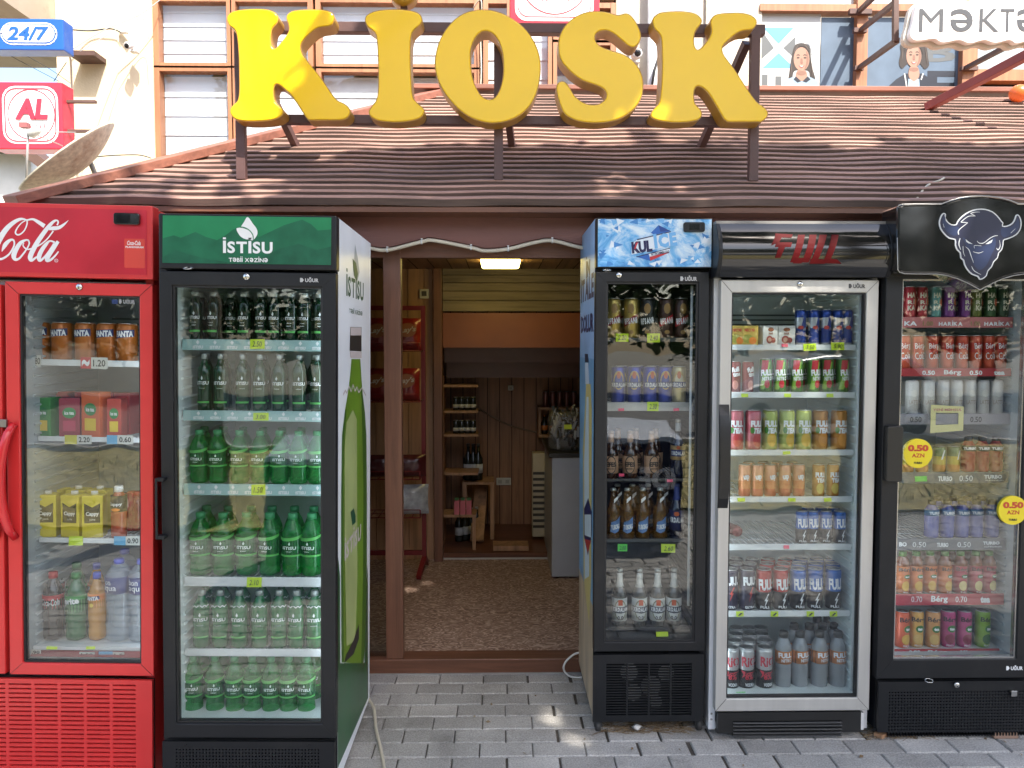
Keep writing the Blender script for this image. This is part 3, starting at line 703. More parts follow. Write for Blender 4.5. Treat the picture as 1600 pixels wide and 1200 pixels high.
# conduit
cc = crom([(X(a, 3.545, 388), 3.545, Z(b, 3.545)) for a, b in cpts[5:18]], False, 8)
m = MB(); m.tube(cc, .0085, 10)
cw = thing('conduit', 'cream cable conduit clipped along the scalloped fascia edge', 'conduit')
m.build('pipe', mat('cream plastic pipe', (.62, .56, .45), .5, var=.1), cw)
for a, b in [(605, 391), (659, 378), (736, 387), (794, 389), (863, 376)]:
    m = MB(); p = (X(a, 3.545, 388), 3.545, Z(b, 3.545)); m.tube([(p[0]-.004, p[1], p[2]), (p[0]+.004, p[1], p[2])], .0115, 10); m.box(p[0]-.004, p[0]+.004, p[1]-.002, 3.56, p[2]+.008, p[2]+.016); m.build('clip', mat('white clip', (.7, .7, .68), .4), cw)

# ================================================================ BIG YELLOW LETTERS AND THEIR RAIL
LY = 3.50; LT = .10
YEL = mat('yellow acrylic', (.90, .57, .004), .24, var=.05, vscale=3, coat=.12, spec=.35, dirt=.12, dirtcol=(.60, .36, .02)); YES = mat('yellow letter return', (.46, .25, .03), .35, var=.14, vscale=12, dirt=.35, dirtcol=(.22, .13, .04))
K1 = (6, 350, 0, [(25,165),(60,115),(140,90),(280,80),(400,85),(470,110),(505,150),(500,210),(455,262),(440,320),(440,400),(458,440),(482,448),(540,385),(600,300),(605,240),(583,170),(600,125),(660,95),(800,85),(930,88),(1000,108),(1033,150),(1025,215),(985,245),(880,262),(800,320),(735,390),(718,440),(735,500),(800,590),(900,715),(1000,860),(1060,935),(1130,970),(1180,1020),(1180,1070),(1150,1110),(1080,1128),(900,1128),(800,1128),(770,1105),(740,1060),(640,910),(560,830),(500,790),(470,810),(465,880),(480,950),(550,1020),(550,1070),(500,1110),(400,1132),(220,1138),(110,1120),(60,1070),(55,1020),(85,980),(125,940),(140,860),(140,700),(135,500),(120,340),(95,275),(45,235)])
I1 = (5.161, 550, 0, [(103,150),(130,110),(200,82),(300,72),(400,72),(500,88),(550,115),(568,160),(550,200),(500,245),(478,300),(472,450),(478,620),(490,770),(520,820),(570,865),(585,900),(560,945),(500,970),(400,985),(300,985),(200,970),(145,935),(133,895),(160,850),(195,800),(210,700),(208,500),(198,320),(180,260),(120,210)])
O1 = (5.161, 550, 0, [(665,520),(680,400),(720,290),(790,190),(880,115),(980,80),(1080,73),(1190,95),(1300,150),(1400,230),(1480,350),(1518,470),(1522,580),(1500,720),(1440,850),(1340,940),(1220,985),(1100,992),(980,960),(880,900),(790,810),(720,710),(680,610)])
O2 = [(958,480),(965,380),(1000,300),(1050,255),(1110,258),(1160,300),(1200,380),(1218,490),(1215,620),(1190,720),(1150,785),(1100,800),(1050,775),(1000,700),(970,600)]
S1 = (5.7125, 860, 0, [(70,430),(75,340),(120,240),(200,160),(300,110),(400,95),(500,102),(560,120),(610,130),(680,115),(730,145),(780,220),(808,290),(808,350),(780,400),(740,422),(690,405),(620,345),(560,298),(500,272),(440,280),(405,310),(405,360),(450,410),(540,445),(660,485),(740,540),(800,620),(830,720),(825,830),(790,920),(720,1000),(620,1060),(500,1092),(360,1097),(230,1075),(130,1020),(80,920),(52,800),(62,745),(100,722),(140,735),(180,790),(220,855),(290,910),(370,932),(440,922),(490,880),(497,830),(460,785),(390,755),(290,720),(200,660),(130,590),(85,520)])
K2 = (5.714, 1000, 0, [(110,180),(130,140),(180,110),(280,98),(400,98),(490,115),(540,150),(555,190),(535,230),(500,275),(485,340),(490,410),(518,440),(560,410),(620,330),(638,270),(628,200),(645,150),(700,120),(800,110),(920,112),(1000,135),(1042,175),(1040,225),(1000,265),(920,275),(850,310),(760,390),(738,440),(760,500),(850,620),(940,760),(1040,900),(1100,945),(1140,990),(1140,1040),(1090,1085),(1040,1090),(900,1090),(790,1090),(765,1075),(740,1050),(660,910),(590,810),(525,770),(490,800),(485,880),(500,930),(545,980),(555,1030),(520,1070),(430,1090),(300,1095),(170,1078),(105,1050),(97,1010),(125,970),(170,915),(185,820),(195,650),(195,480),(188,340),(160,290),(125,250)])
def lp(d):
    q = PM(d[0], d[1], d[2], LY); return q.poly(crom(d[3], True, 3))
for d, lb in [(K1, 'large yellow letter K at the left end of the roof sign'), (I1, 'large yellow dotted letter I of the roof sign'), (S1, 'large yellow letter S of the roof sign'), (K2, 'large yellow letter K at the right end of the roof sign')]:
    poly = lp(d); xs = [p[0] for p in poly]; zz = [p[1] for p in poly]; cx = (min(xs)+max(xs))/2; bz = min(zz)
    t = thing('sign_letter', lb, 'sign letter', (cx, LY, bz), group='yellow roof sign letters')
    q = [(p[0]-cx, p[1]-bz) for p in poly]
    m = MB(); m.prism(offset(q, -.004), 0, .012); m.build('face', YEL, t, bevel=.003)
    m = MB(); m.prism(q, .004, LT, 0); m.build('letter_side', YES, t)
    if d is I1:
        m = MB(); c = PM(1, 0, 0, LY)(628, -20); m.lathe([(.001, 0), (.04, 0), (.062, .012), (.062, LT), (.001, LT)], 28); m.xf(Matrix.Translation((c[0]-cx, 0, c[1]-bz)) @ Matrix.Rotation(-math.pi/2, 4, 'X'))
        m.build('dot', YES, t, fix=True)
        m = MB(); m.box(c[0]-cx-.013, c[0]-cx+.017, .05, .08, c[1]-bz-.12, c[1]-bz-.02); m.build('dot_stem', mat('sign steel', (.1, .055, .045), .5), t)
def resamp(poly, n):
    cx = sum(p[0] for p in poly)/len(poly); cz = sum(p[1] for p in poly)/len(poly)
    a = sorted((math.atan2(p[1]-cz, p[0]-cx), p) for p in poly); out = []
    for i in range(n):
        t = -math.pi+2*math.pi*i/n
        for k in range(len(a)):
            a0, p0 = a[k-1]; a1, p1 = a[k]
            if k == 0: a0 -= 2*math.pi
            if a0 <= t <= a1 or (k == 0 and t > a[-1][0] and (t-2*math.pi) <= a1):
                tt = t if t <= a1 else t-2*math.pi
                u = (tt-a0)/max(1e-9, a1-a0); out.append((p0[0]+(p1[0]-p0[0])*u, p0[1]+(p1[1]-p0[1])*u)); break
        else: out.append(a[-1][1])
    return out
po = resamp(lp(O1), 72); pi_ = resamp(PM(5.161, 550, 0, LY).poly(crom(O2, True, 5)), 72)
cx = sum(p[0] for p in po)/72; bz = min(p[1] for p in po)
po = [(a-cx, b-bz) for a, b in po]; pi_ = [(a-cx, b-bz) for a, b in pi_]
t = thing('sign_letter', 'large yellow letter O in the middle of the roof sign', 'sign letter', (cx, LY, bz), group='yellow roof sign letters')
m = MB(); frame_ring(m, offset(po, -.004), offset(pi_, .004), 0, .012); m.build('face', YEL, t, bevel=.003, fix=True)
m = MB(); frame_ring(m, po, pi_, .004, LT); m.build('letter_side', YES, t, fix=True)
STL = mat('brown painted steel', (.105, .055, .05), .45, var=.12, vscale=14, bump=.1)
ry = LY+LT+.025
fr_ = thing('letter_rack', 'brown steel rail frame holding the yellow letters above the roof', 'rack', (0, ry, 0))
def bar(name, a, b, wd, hh=None, par=None):
    m = MB(); a = Vector(a); b = Vector(b); m.beam(a-Vector((0, ry, 0)), b-Vector((0, ry, 0)), wd, hh or wd); m.build(name, STL, par or fr_, bevel=.002)
x0 = X(372, ry, 200); x1 = X(1186, ry, 100)
bar('top_rail', (x0, ry, Z(46, ry)), (x1+.02, ry, Z(46, ry)), .045)
bar('bottom_rail', (x0, ry, Z(189, ry)), (x1, ry, Z(189, ry)), .04)
for px in (378, 779, 1176):
    xx = X(px, ry, 240); yb = 3.62
    bar('post', (xx, ry-.005, Z(30 if px < 1000 else 53, ry)), (xx, ry-.005, Z(283, ry)), .042, .036)
for px, pb in ((378, 462), (1170, 1095), (779, 800)):
    xx = X(px, ry, 60); bar('brace', (xx, ry+.03, Z(60, ry)), (X(pb, 4.1, 215), 4.1, kz(4.1)+.02), .035)
# red prop on the roof and the white school sign it carries
m = MB(); m.beam((X(1448, 4.85, 178), 4.85, kz(4.85)+.03), (X(1640, 4.2, 62), 4.2, Z(62, 4.2)), .05, .05)
tag(m.build('prop', mat('red oxide steel', (.25, .05, .04), .45, var=.15), bevel=.003), 'dark red steel prop rising from the roof under the white sign', 'prop')
# ================================================================ SIGNS ROUND THE SHOP
SY = 5.4
q = PM(3.5556, 1150, 0, SY)
wm = thing('school_sign', 'white cloud shaped sign with grey letters at top right', 'sign', (q(1300, 120)[0], SY, q(1300, 240)[1]))
def loc(m): 
    for i, v in enumerate(m.v): m.v[i] = (v[0]-wm.location.x, v[1]-SY, v[2]-wm.location.z)
    return m
base = [(968, 190), (985, 120), (1000, 40), (1030, 0), (1090, -10), (1150, 8), (1220, -12), (1290, 5), (1360, -12), (1440, 5), (1520, -12), (1600, 6), (1680, -8), (1750, 10), (1790, 60), (1790, 160), (1760, 215), (1700, 235), (1640, 222), (1560, 240), (1520, 222), (1440, 238), (1380, 222), (1300, 240), (1240, 222), (1150, 236), (1100, 215), (1000, 225)]
cl = q.poly(crom(base, True, 4))
m = MB(); m.prism(cl, SY, SY+.05); loc(m).build('panel', mat('white sign acrylic', (.82, .83, .83), .3, var=.03), wm, bevel=.004)
m = MB(); m.prism(offset([(a-.012, b-.010) for a, b in cl], .008), SY+.055, SY+.10); loc(m).build('backing', mat('cream sign edge', (.6, .57, .5), .5, var=.1), wm, bevel=.004)
m = MB()
for s, a, b in (('M', 1016, 1150), ('Ə', 1190, 1315), ('K', 1352, 1460), ('T', 1468, 1545), ('Ə', 1560, 1670), ('B', 1690, 1770)): put_text(m, s, *q.rect(a, 50, b, 178), SY-.003, 0, .0 if s != 'Ə' else .01, res=4)
loc(m).build('lettering', mat('grey sign letters', (.055, .06, .07), .5, var=0), wm)
SB = mat('rusty scaffold steel', (.10, .055, .045), .6, var=.25, vscale=10)
for (a, b) in [((690, 170, 7.0-.06), (890, 10, 5.6)), ((680, 65, 6.93), (770, -20, 6.2)), ((680, 380, 6.93), (895, 225, 5.6)), ((1270, 382, 6.93), (1540, 240, 5.6)), ((885, 230, 5.6), (885, -20, 5.6))]:
    pa = PM(3.5556, 1150, 0, a[2]); pb = PM(3.5556, 1150, 0, b[2]); u = pa(a[0], a[1]); v = pb(b[0], b[1])
    m = MB(); m.beam((u[0], a[2], u[1]), (v[0], b[2], v[1]), .035, .035); loc(m).build('bracket', SB, wm)
m = MB()
for a, b, c, d in [(628, 52, 750, 80), (652, 158, 724, 182), (656, 368, 706, 392), (1248, 372, 1340, 392)]:
    r = PM(3.5556, 1150, 0, 6.88).rect(a, b, c, d); m.box(r[0], r[1], 6.86, 6.90, r[2], r[3])
loc(m).build('wall_clamps', SB, wm)
# orange ball / balloon
bp = P(1592, 146, 5.0); m = MB(); m.lathe([(.058*math.cos(t), .055*math.sin(t)) for t in [(-90+180*i/12)*math.pi/180 for i in range(13)]], 20, bp.x, bp.y, bp.z)
tag(m.build('balloon', mat('orange balloon', (.75, .15, .03), .3, var=.03)), 'small orange balloon above the right end of the roof', 'balloon')
# 24/7 and AL lightboxes
def lightbox(name, label, x0, x1, y0, y1, Y, dep, facecol, sidecol):
    t = thing(name, label, 'sign', (X(x0, Y, y0), Y, Z(y1, Y, (x0+x1)/2)))
    def ad(m):
        m.xf(Matrix.Translation(-Vector(t.location))); return m
    m = MB(); a, b, c, d = PM(1, 0, 0, Y).rect(x0, y0, x1, y1); m.box(a, b, Y, Y+dep, c, d); ad(m).build('case', sidecol, t, bevel=.006)
    return t, ad, (a, b, c, d)
BLU = mat('blue sign acrylic', (.015, .10, .42), .3, var=.05); RED = mat('red sign acrylic', (.66, .03, .055), .3, var=.05); WHT = mat('white sign face', (.80, .80, .80), .3, var=.03)
t, ad, r = lightbox('opening_hours_sign', 'blue 24/7 lightbox sign fixed to the wall at top left', -18, 99, 29, 78, 5.5, .13, BLU, BLU)
q = PM(3.75, 0, 0, 5.5)
m = MB(); a = q.rect(3, 132, 338, 264); m.sheet(rrect(a[0], a[1], a[2], a[3], .08), 5.497); ad(m).build('border', WHT, t)
m = MB(); a = q.rect(10, 140, 330, 256); m.sheet(rrect(a[0], a[1], a[2], a[3], .07), 5.495); ad(m).build('border_line', BLU, t)
m = MB(); a = q.rect(17, 147, 323, 249); m.sheet(rrect(a[0], a[1], a[2], a[3], .06), 5.493); ad(m).build('face', WHT, t)
m = MB(); put_text(m, '24/7', *q.rect(45, 158, 292, 240), 5.490, 0, .03, .18, res=4); ad(m).build('lettering', BLU, t)
t, ad, r = lightbox('market_sign', 'red and white square market sign on the wall at left', -14, 98, 128, 233, 5.5, .15, RED, RED)
m = MB(); a = q.rect(16, 505, 343, 843); m.sheet(rrect(a[0], a[1], a[2], a[3], .09), 5.497); ad(m).build('face', WHT, t)
m = MB(); a = q.rect(28, 517, 331, 831); lo = rrect(a[0], a[1], a[2], a[3], .08, 6); frame_ring(m, lo, offset(lo, -.008), 5.494, 5.4965)
c = q(186, 672); o_ = ellipse(c[0], c[1], .165, .175, 40); frame_ring(m, o_, offset(o_, -.006), 5.494, 5.4965)
put_text(m, 'AL', *q.rect(90, 578, 285, 702), 5.490, 0, .05, .15, res=4); put_text(m, 'MARKET', *q.rect(140, 730, 278, 752), 5.490, 0, .01, .1)
ad(m).build('lettering', RED, t)
m = MB(); m.box(r[1], r[1]+.2, 5.55, 5.58, Z(160, 5.5), Z(156, 5.5)); m.box(r[1], r[1]+.2, 5.55, 5.58, Z(206, 5.5), Z(202, 5.5)); ad(m).build('bracket', SB, t)
t, ad, r = lightbox('market_sign', 'red and white square market sign above the letter O', 797, 937, -95, 40, 5.9, .12, RED, RED)
q = PM(3.5556, 780, 0, 5.9)
m = MB(); a = q.rect(88, -330, 525, 118); m.sheet(rrect(a[0], a[1], a[2], a[3], .09), 5.897); ad(m).build('face', WHT, t)
m = MB(); a = q.rect(103, -310, 512, 97); lo = rrect(a[0], a[1], a[2], a[3], .08, 6); frame_ring(m, lo, offset(lo, -.006), 5.894, 5.8965)
c = q(308, -115); o_ = ellipse(c[0], c[1], .26, .26, 48); frame_ring(m, o_, offset(o_, -.007), 5.894, 5.8965)
put_text(m, 'AL', *q.rect(170, -260, 450, -80), 5.890, 0, .05, .15, res=4); put_text(m, 'MARKET', *q.rect(235, -30, 440, 5), 5.890, 0, .01, .1)
ad(m).build('lettering', RED, t)
# brown stub bracket on the pier
m = MB(); a = PM(1, 0, 0, 6.6).rect(112, 82, 152, 90); m.box(a[0], a[1], 6.55, 6.75, a[2], a[3]); tag(m.build('bracket', SB, bevel=.003), 'short brown steel bracket sticking out beside the blue sign', 'bracket')
# cameras and junction box
def wp(px, py, Y=FY-.25): return P(px, py, Y)
p = wp(195, 47); jb = MB(); jb.box(p.x-.035, p.x+.035, p.y-.04, p.y, p.z-.035, p.z+.035); tag(jb.build('junction_box', mat('white plastic', (.75, .75, .73), .4), bevel=.006), 'small white junction box high on the cream pier', 'box')
cameras = []
def camera_(px, py, Y, lb, s=1, tilt=.4):
    p = P(px, py, Y); t = thing('security_camera', lb, 'camera', (p.x, p.y, p.z))
    m = MB(); m.lathe([(.022*s, 0), (.03*s, .01*s), (.03*s, .07*s), (.024*s, .085*s)], 16); m.xf(Matrix.Rotation(math.pi/2+tilt, 4, 'X') @ Matrix.Translation((0, 0, -.02))); m.build('body', mat('camera white', (.65, .65, .65), .35), t, fix=True)
    m = MB(); m.lathe([(.001, .086*s), (.02*s, .086*s), (.015*s, .09*s), (.001, .091*s)], 14); m.xf(Matrix.Rotation(math.pi/2+tilt, 4, 'X') @ Matrix.Translation((0, 0, -.02))); m.build('lens', mat('camera lens', (.01, .01, .012), .08), t, fix=True)
    m = MB(); m.box(-.03*s, .03*s, .05, .11, -.03*s, .05*s); m.tube([(0, .06, 0), (0, 0, 0)], .008*s, 8); m.build('mount', mat('camera white', (.65, .65, .65), .35), t, bevel=.004)
camera_(203, 71, FY-.36, 'small grey security camera on the cream pier'); camera_(993, 86, FY-.13, 'white security camera beside the drainpipe behind the letter S', 1.5, .2)
# cables on the facade
def cable(name, lb, pts, r, matr, cat='cable', grp=None, n=8):
    m = MB(); m.tube(crom([tuple(P(*p)) for p in pts], False, n), r, 6)
    return tag(m.build(name, matr), lb, cat, grp)
BLK = mat('black cable', (.03, .03, .03), .6, var=0); CWH = mat('cream cable', (.55, .5, .4), .6, var=.1); GRY = mat('grey wire', (.3, .3, .3), .5, var=0)
cable('cable', 'black cable running to the white junction box on the pier', [(108, 46, 6.6), (140, 48, 6.7), (172, 45, 6.7), (188, 50, 6.7)], .006, BLK)
cable('cable', 'thin wire stretched from the blue sign up across the pier', [(108, 80, 6.1), (160, 48, 6.4), (216, 24, 6.7), (250, 0, 6.9)], .004, GRY)
cable('cable', 'thin wire slanting down across the pier towards the red sign', [(125, 80, 6.1), (218, 29, 6.7), (232, 60, 6.72)], .003, GRY)
cable('cable', 'black wire crossing the sky between blue and red signs', [(8, 83, 6.5), (50, 105, 6.5), (92, 127, 6.5)], .003, BLK)
cable('cable', 'second black wire crossing the sky towards the pier', [(34, 83, 6.5), (75, 106, 6.5), (113, 132, 6.5)], .003, BLK)
cable('cable', 'dark wire rising from the red sign to the blue one', [(84, 127, 6.2), (104, 97, 6.2)], .003, BLK)
cable('cable', 'bundle of pale wires hanging down the edge of the pier', [(103, 76, 6.0), (110, 92, 6.2), (112, 130, 6.3), (114, 170, 6.3), (115, 215, 6.3)], .008, CWH)
cable('cable', 'thin cable drooping along the pier base behind the dish', [(140, 246, 6.6), (175, 243, 6.6), (215, 242, 6.7), (236, 247, 6.7)], .005, BLK)
cable('cable', 'white cable dangling down the brown window frame post', [(740, 12, 6.85), (752, 2, 6.8), (751, 60, 6.88), (752, 110, 6.88), (750, 150, 6.88)], .006, CWH)
cable('cable', 'pale cable lying over the roof boards beside the bison header', [(1432, 312, 3.45), (1436, 305, 3.5), (1444, 295, 3.55), (1452, 288, 3.6), (1468, 282, 3.62), (1475, 278, 3.66)], .005, CWH)
cable('cable', 'cream cable lying on the paving beside the green cooler', [(567, 1089, 3.37), (576, 1093, 3.32), (584, 1106, 3.24), (586, 1122, 3.16), (588, 1141, 3.07), (595, 1170, 2.945), (600, 1200, 2.82), (601, 1230, 2.70)], .0065, CWH)
cable('cable', 'white cable loop bulging out behind the blue ice cooler', [(912, 1019, 3.63), (898, 1022, 3.62), (884, 1034, 3.6), (881, 1046, 3.6), (889, 1056, 3.6), (903, 1059, 3.6), (915, 1056, 3.58)], .005, mat('white cable', (.75, .74, .70), .5))
# satellite dish with feed arm
DY = 5.15
dc = P(126, 266, DY)
dt = thing('satellite_dish', 'rusty white satellite dish tilted behind the left roof hip', 'satellite dish', tuple(dc))
ax = Vector((-.57, -.34, .75)).normalized()
m = MB(); prof = []
for i in range(9):
    r = .36*i/8+.0005; prof.append((r, .30*r*r/.36))
prof += [(.366, .112), (.36, .10)] + [(.36*i/8+.0005, .30*(.36*i/8)**2/.36-.006) for i in range(7, -1, -1)]
m.lathe(prof, 40)
DM = mat('dish enamel', (.60, .55, .44), .55, var=.22, vscale=34, dirt=1, dirtcol=(.24, .09, .03), bump=.1)
m.xf(ax.to_track_quat('Z', 'Y').to_matrix().to_4x4()); m.build('reflector', DM, dt, fix=True)
fp = P(44, 205, DY-.25)-dc; lo_ = P(41, 287, DY-.2)-dc
m = MB(); m.tube([tuple(lo_), tuple(fp)], .007, 8); m.tube([tuple(fp), tuple(P(118, 207, DY+.1)-dc)], .004, 6); m.tube([tuple(fp), tuple(P(98, 228, DY)-dc)], .004, 6); m.build('feed_arm', GRY, dt)
m = MB(); m.lathe([(.012, -.03), (.028, -.02), (.028, .03), (.018, .045)], 14, 0, 0, 0); m.xf(Matrix.Translation(fp+Vector((.03, 0, -.01))) @ Matrix.Rotation(.9, 4, 'Y')); m.build('receiver', mat('receiver plastic', (.5, .5, .48), .4), dt, fix=True)
m = MB(); m.box(fp.x-.045, fp.x+.005, fp.y-.02, fp.y+.02, fp.z+.02, fp.z+.05); m.build('receiver_clamp', mat('red clamp', (.3, .1, .1), .5), dt)
m = MB(); m.tube([tuple(P(95, 292, 5.0)-dc), (.05, .1, -.02), tuple(P(135, 240, DY+.15)-dc)], .018, 8); m.build('mount', mat('galvanised', (.35, .35, .33), .5), dt)

# ================================================================ INSIDE THE KIOSK
BZ = lambda n, c, r=.4: mat(n, c, r, var=.08)
RR = mat('red painted rack', (.17, .012, .015), .4, var=.1)
rk = thing('display_rack', 'red wire display rack standing inside left of the doorway', 'rack', (X(610, 5.1), 5.1, FZ))
rx, ryy, rz0 = rk.location
xr = X(659, 5.0)-rx; xl = X(556, 5.0)-rx
m = MB()
for x in (xl, xr):
    m.box(x-.014, x+.014, -.02, .01, .10, Z(478, 5.1)-rz0); m.beam((x, -.01, .10), (x-.02, -.19, .02), .03, .03); m.beam((x, -.01, .10), (x, .15, .02), .03, .03)
m.box(xl, xr, -.018, .008, Z(485, 5.1)-rz0, Z(478, 5.1)-rz0); m.box(xl, xr, -.018, .008, .12, .15); m.build('frame', RR, rk)
SHZ = [Z(y, 5.0)-rz0 for y in (548, 625, 742, 800)]
for z in SHZ:
    m = MB()
    for k in range(9): m.tube([(xl+(xr-xl)*k/8, -.26, z), (xl+(xr-xl)*k/8, -.02, z)], .003, 5)
    m.tube([(xl, -.26, z), (xr, -.26, z)], .004, 5); m.tube([(xl, -.14, z), (xr, -.14, z)], .003, 5); m.tube([(xl, -.26, z+.05), (xr, -.26, z+.05)], .003, 5)
    m.tube([(xl, -.02, z), (xl, -.26, z), (xl, -.26, z+.05)], .004, 5); m.tube([(xr, -.02, z), (xr, -.26, z), (xr, -.26, z+.05)], .004, 5)
    m.build('shelf', RR, rk)
def crisp(px, zi, label, body, txt, seed, name='crisp_bag', w_=.17, h_=.205, cat='crisp bag', grp='crisp bags on the red rack'):
    rnd = random.Random(seed); x = X(px, 4.9); z = rz0+SHZ[zi]+.004; t = thing(name, label, cat, (x, 4.93, z), (rnd.uniform(-.12, -.02), 0, rnd.uniform(-.15, .15)), grp)
    m = MB(); N = 12; M_ = 14; vs = []; fs = []
    for side in (-1, 1):
        o = len(vs)
        for j in range(M_+1):
            for i in range(N+1):
                u = i/N*2-1; v = j/M_*2-1
                th = .045*max(0, (1-u**4))*max(0, (1-v**4))**.7+.008*noise.noise(Vector((u*3, v*3, seed*3+side)))
                vs.append((u*w_/2*(1-.04*(1-v*v)), side*max(.001, th), (v+1)/2*h_))
        for j in range(M_):
            for i in range(N):
                a = o+j*(N+1)+i; f = [a, a+1, a+N+2, a+N+1]; fs.append(f if side < 0 else f[::-1])
    m.add(vs, fs, 0, True); m.build('bag', body, t)
    if txt:
        m = MB(); put_text(m, txt, -.05, .055, .10, .142, -.056, 0, .03, .25, .12); m.build('lettering', flat('bag lettering', (.5, .42, .3)), t)
        m = MB(); m.sheet(ellipse(0, .122, .058, .045, 22, .1), -.0535); m.build('emblem', flat('bag emblem', (.28, .09, .015)), t)
RB = mat('red crisp foil', (.20, .015, .012), .3, var=.15, vscale=14, bump=.5, bscale=14); OBF = mat('maroon crisp foil', (.07, .012, .014), .3, var=.2, vscale=14, bump=.5, bscale=14)
crisp(636, 0, 'red crisp bag on the top right of the red rack', RB, "Lay's", 1); crisp(588, 0, 'red crisp bag behind the glass leaf on the top shelf', RB, "Lay's", 2)
crisp(634, 1, 'red crisp bag below, beside the door post', RB, "Lay's", 3); crisp(589, 1, 'red crisp bag behind the glass leaf on the second shelf', RB, "Lay's", 4)
crisp(637, 2, 'glossy maroon snack bag low on the red rack', OBF, None, 5, 'snack_bag', .22, .14, 'snack bag'); crisp(590, 2, 'glossy maroon snack bag low behind the glass leaf', OBF, None, 6, 'snack_bag', .22, .14, 'snack bag')
crisp(636, 3, 'grey plastic wrapped packet on the lowest rack shelf', mat('clear grey wrap', (.35, .36, .37), .2, var=.3, vscale=20, bump=.6, bscale=20), None, 8, 'wrapped_packet', .26, .19, 'packet')
# switches and sockets
def plate(px, py, Y, s, lb, name='light_switch', cat='switch', wide=1):
    p = P(px, py, Y); m = MB(); m.box(p.x-s*wide, p.x+s*wide, p.y-.012, p.y, p.z-s, p.z+s); t = m.build(name, mat('switch plastic', (.6, .58, .52), .4), bevel=.004)
    tag(t, lb, cat); m = MB()
    for k in range(wide): m.box(p.x-s*wide+s*2*k+s*.5, p.x-s*wide+s*2*k+s*1.5, p.y-.016, p.y-.0125, p.z-s*.5, p.z+s*.5)
    m.build('rocker', mat('switch dark', (.08, .07, .06), .4) if cat == 'switch' and s > .03 else mat('socket face', (.4, .38, .33), .4), t)
plate(663, 459, 5.395, .033, 'white light switch on the pine wall left of the opening'); plate(798, 606, 6.295, .022, 'small white switch on the dark back wall')
plate(787, 752, 6.295, .03, 'double white socket low on the brown back wall', 'wall_socket', 'socket', 2)
# counter
cX0 = X(863, 4.94); cz1 = Z(708, 4.94)
ct = thing('counter', 'grey white shop counter with black top inside the kiosk', 'counter', (cX0, 4.94, FZ))
m = MB(); m.box(0, .9, 0, .82, .012, cz1-FZ-.028); m.build('body', mat('grey laminate', (.50, .51, .51), .45, var=.06, dirt=.2), ct, bevel=.004)
m = MB(); m.box(-.02, .92, -.02, .84, cz1-FZ-.028, cz1-FZ); m.build('worktop', mat('black worktop', (.02, .02, .02), .3), ct, bevel=.003)
jx = X(884, 5.1); jr = thing('lighter_jar', 'clear tub crammed with black and silver lighters on the counter', 'jar', (jx, 5.1, cz1))
m = MB(); m.lathe([(.10, 0), (.115, .03), (.115, .22), (.10, .26)], 24); m.build('tub', sheer('clear tub', (.5, .5, .5), .05, .82, (.9, .9, .9)), jr)
m = MB(); rnd = random.Random(3)
for i in range(70):
    a = rnd.uniform(0, 6.28); r = .09*math.sqrt(rnd.random()); z = rnd.uniform(.03, .27); e = Euler((rnd.uniform(-.5, .5), rnd.uniform(-.5, .5), a)).to_matrix().to_4x4()
    s = len(m.v); m.box(-.008, .008, -.005, .005, -.035, .035, rnd.choice((0, 0, 1))); m.xf(Matrix.Translation((r*math.cos(a), r*math.sin(a), z)) @ e, s)
m.build('lighters', [mat('lighter black', (.015, .015, .015), .2), mat('lighter silver', (.5, .5, .52), .2, 0)], jr)
m = MB(); m.box(-.02, .03, -.122, -.119, .15, .18); m.build('price_note', mat('yellow note', (.62, .72, .05), .8, var=.03), jr)
# heater
hx = X(843, 5.7); ht = thing('radiator', 'cream ribbed radiator standing behind the counter', 'radiator', (hx, 5.75, .11))
m = MB(); m.box(-.05, .10, 0, .1, .03, Z(708, 5.75)-.11); m.build('body', mat('cream enamel', (.5, .42, .28), .4), ht, bevel=.006)
m = MB()
for k in range(10): m.box(-.045, .095, -.006, -.001, .10+k*.045, .12+k*.045)
m.build('grille', mat('heater slots', (.05, .04, .03), .5), ht)
# generic small stock
def mini(kind, label, x, y, z, R, H, col, capcol, grp, band=None):
    t = thing(kind, label, kind.split('_')[-1], (x, y, z), group=grp); m = MB()
    if kind.endswith('bottle'): m.lathe([(R*.9, 0), (R, .01), (R, H*.6), (R*.4, H*.75), (R*.35, H*.93)], 14)
    else: m.lathe([(R*.85, 0), (R, H*.05), (R, H*.92), (R*.85, H*.97)], 14)
    m.build('body', col, t)
    m = MB(); m.lathe([(R*(.4 if kind.endswith('bottle') else .86), H*.93 if kind.endswith('bottle') else H*.97), (R*(.4 if kind.endswith('bottle') else .8), H)], 12); m.build('cap', capcol, t)
    if band: m = MB(); m.lathe([(R*1.02, H*.2), (R*1.02, H*.45)], 14); m.build('label', band, t)
DKG = mat('dark bottle glass', (.02, .022, .018), .12); SIL = mat('silver lid', (.6, .6, .6), .3, .8); PAL = mat('pale label', (.5, .5, .48), .5); ORG = mat('orange label', (.5, .16, .03), .5)
ws = thing('wall_shelf', 'pine wall shelf with drinks at right of the back room', 'shelf', (X(885, 6.1), 6.25, Z(634, 6.2)))
m = MB(); a = X(841, 6.1)-ws.location.x; m.box(a, a+.75, -.22, .04, -.02, 0); m.build('board', INW, ws); m = MB(); zz = Z(676, 6.2)-ws.location.z; m.box(a, a+.75, -.22, .04, zz-.02, zz); m.build('board', INW, ws)
m = MB(); m.box(a, a+.02, -.2, .04, zz, -.02); m.box(a+.73, a+.75, -.2, .04, zz, -.02); m.build('side_panel', INW, ws)
for i in range(5): mini('drink_can', f'silver drink can, {ORD[i+1]} from left, upper wall shelf', X(853+i*11, 6.1), 6.12, ws.location.z, .024, .12, mat('dull can', (.25, .1, .08), .3, .5), SIL, 'cans on the wall shelf')
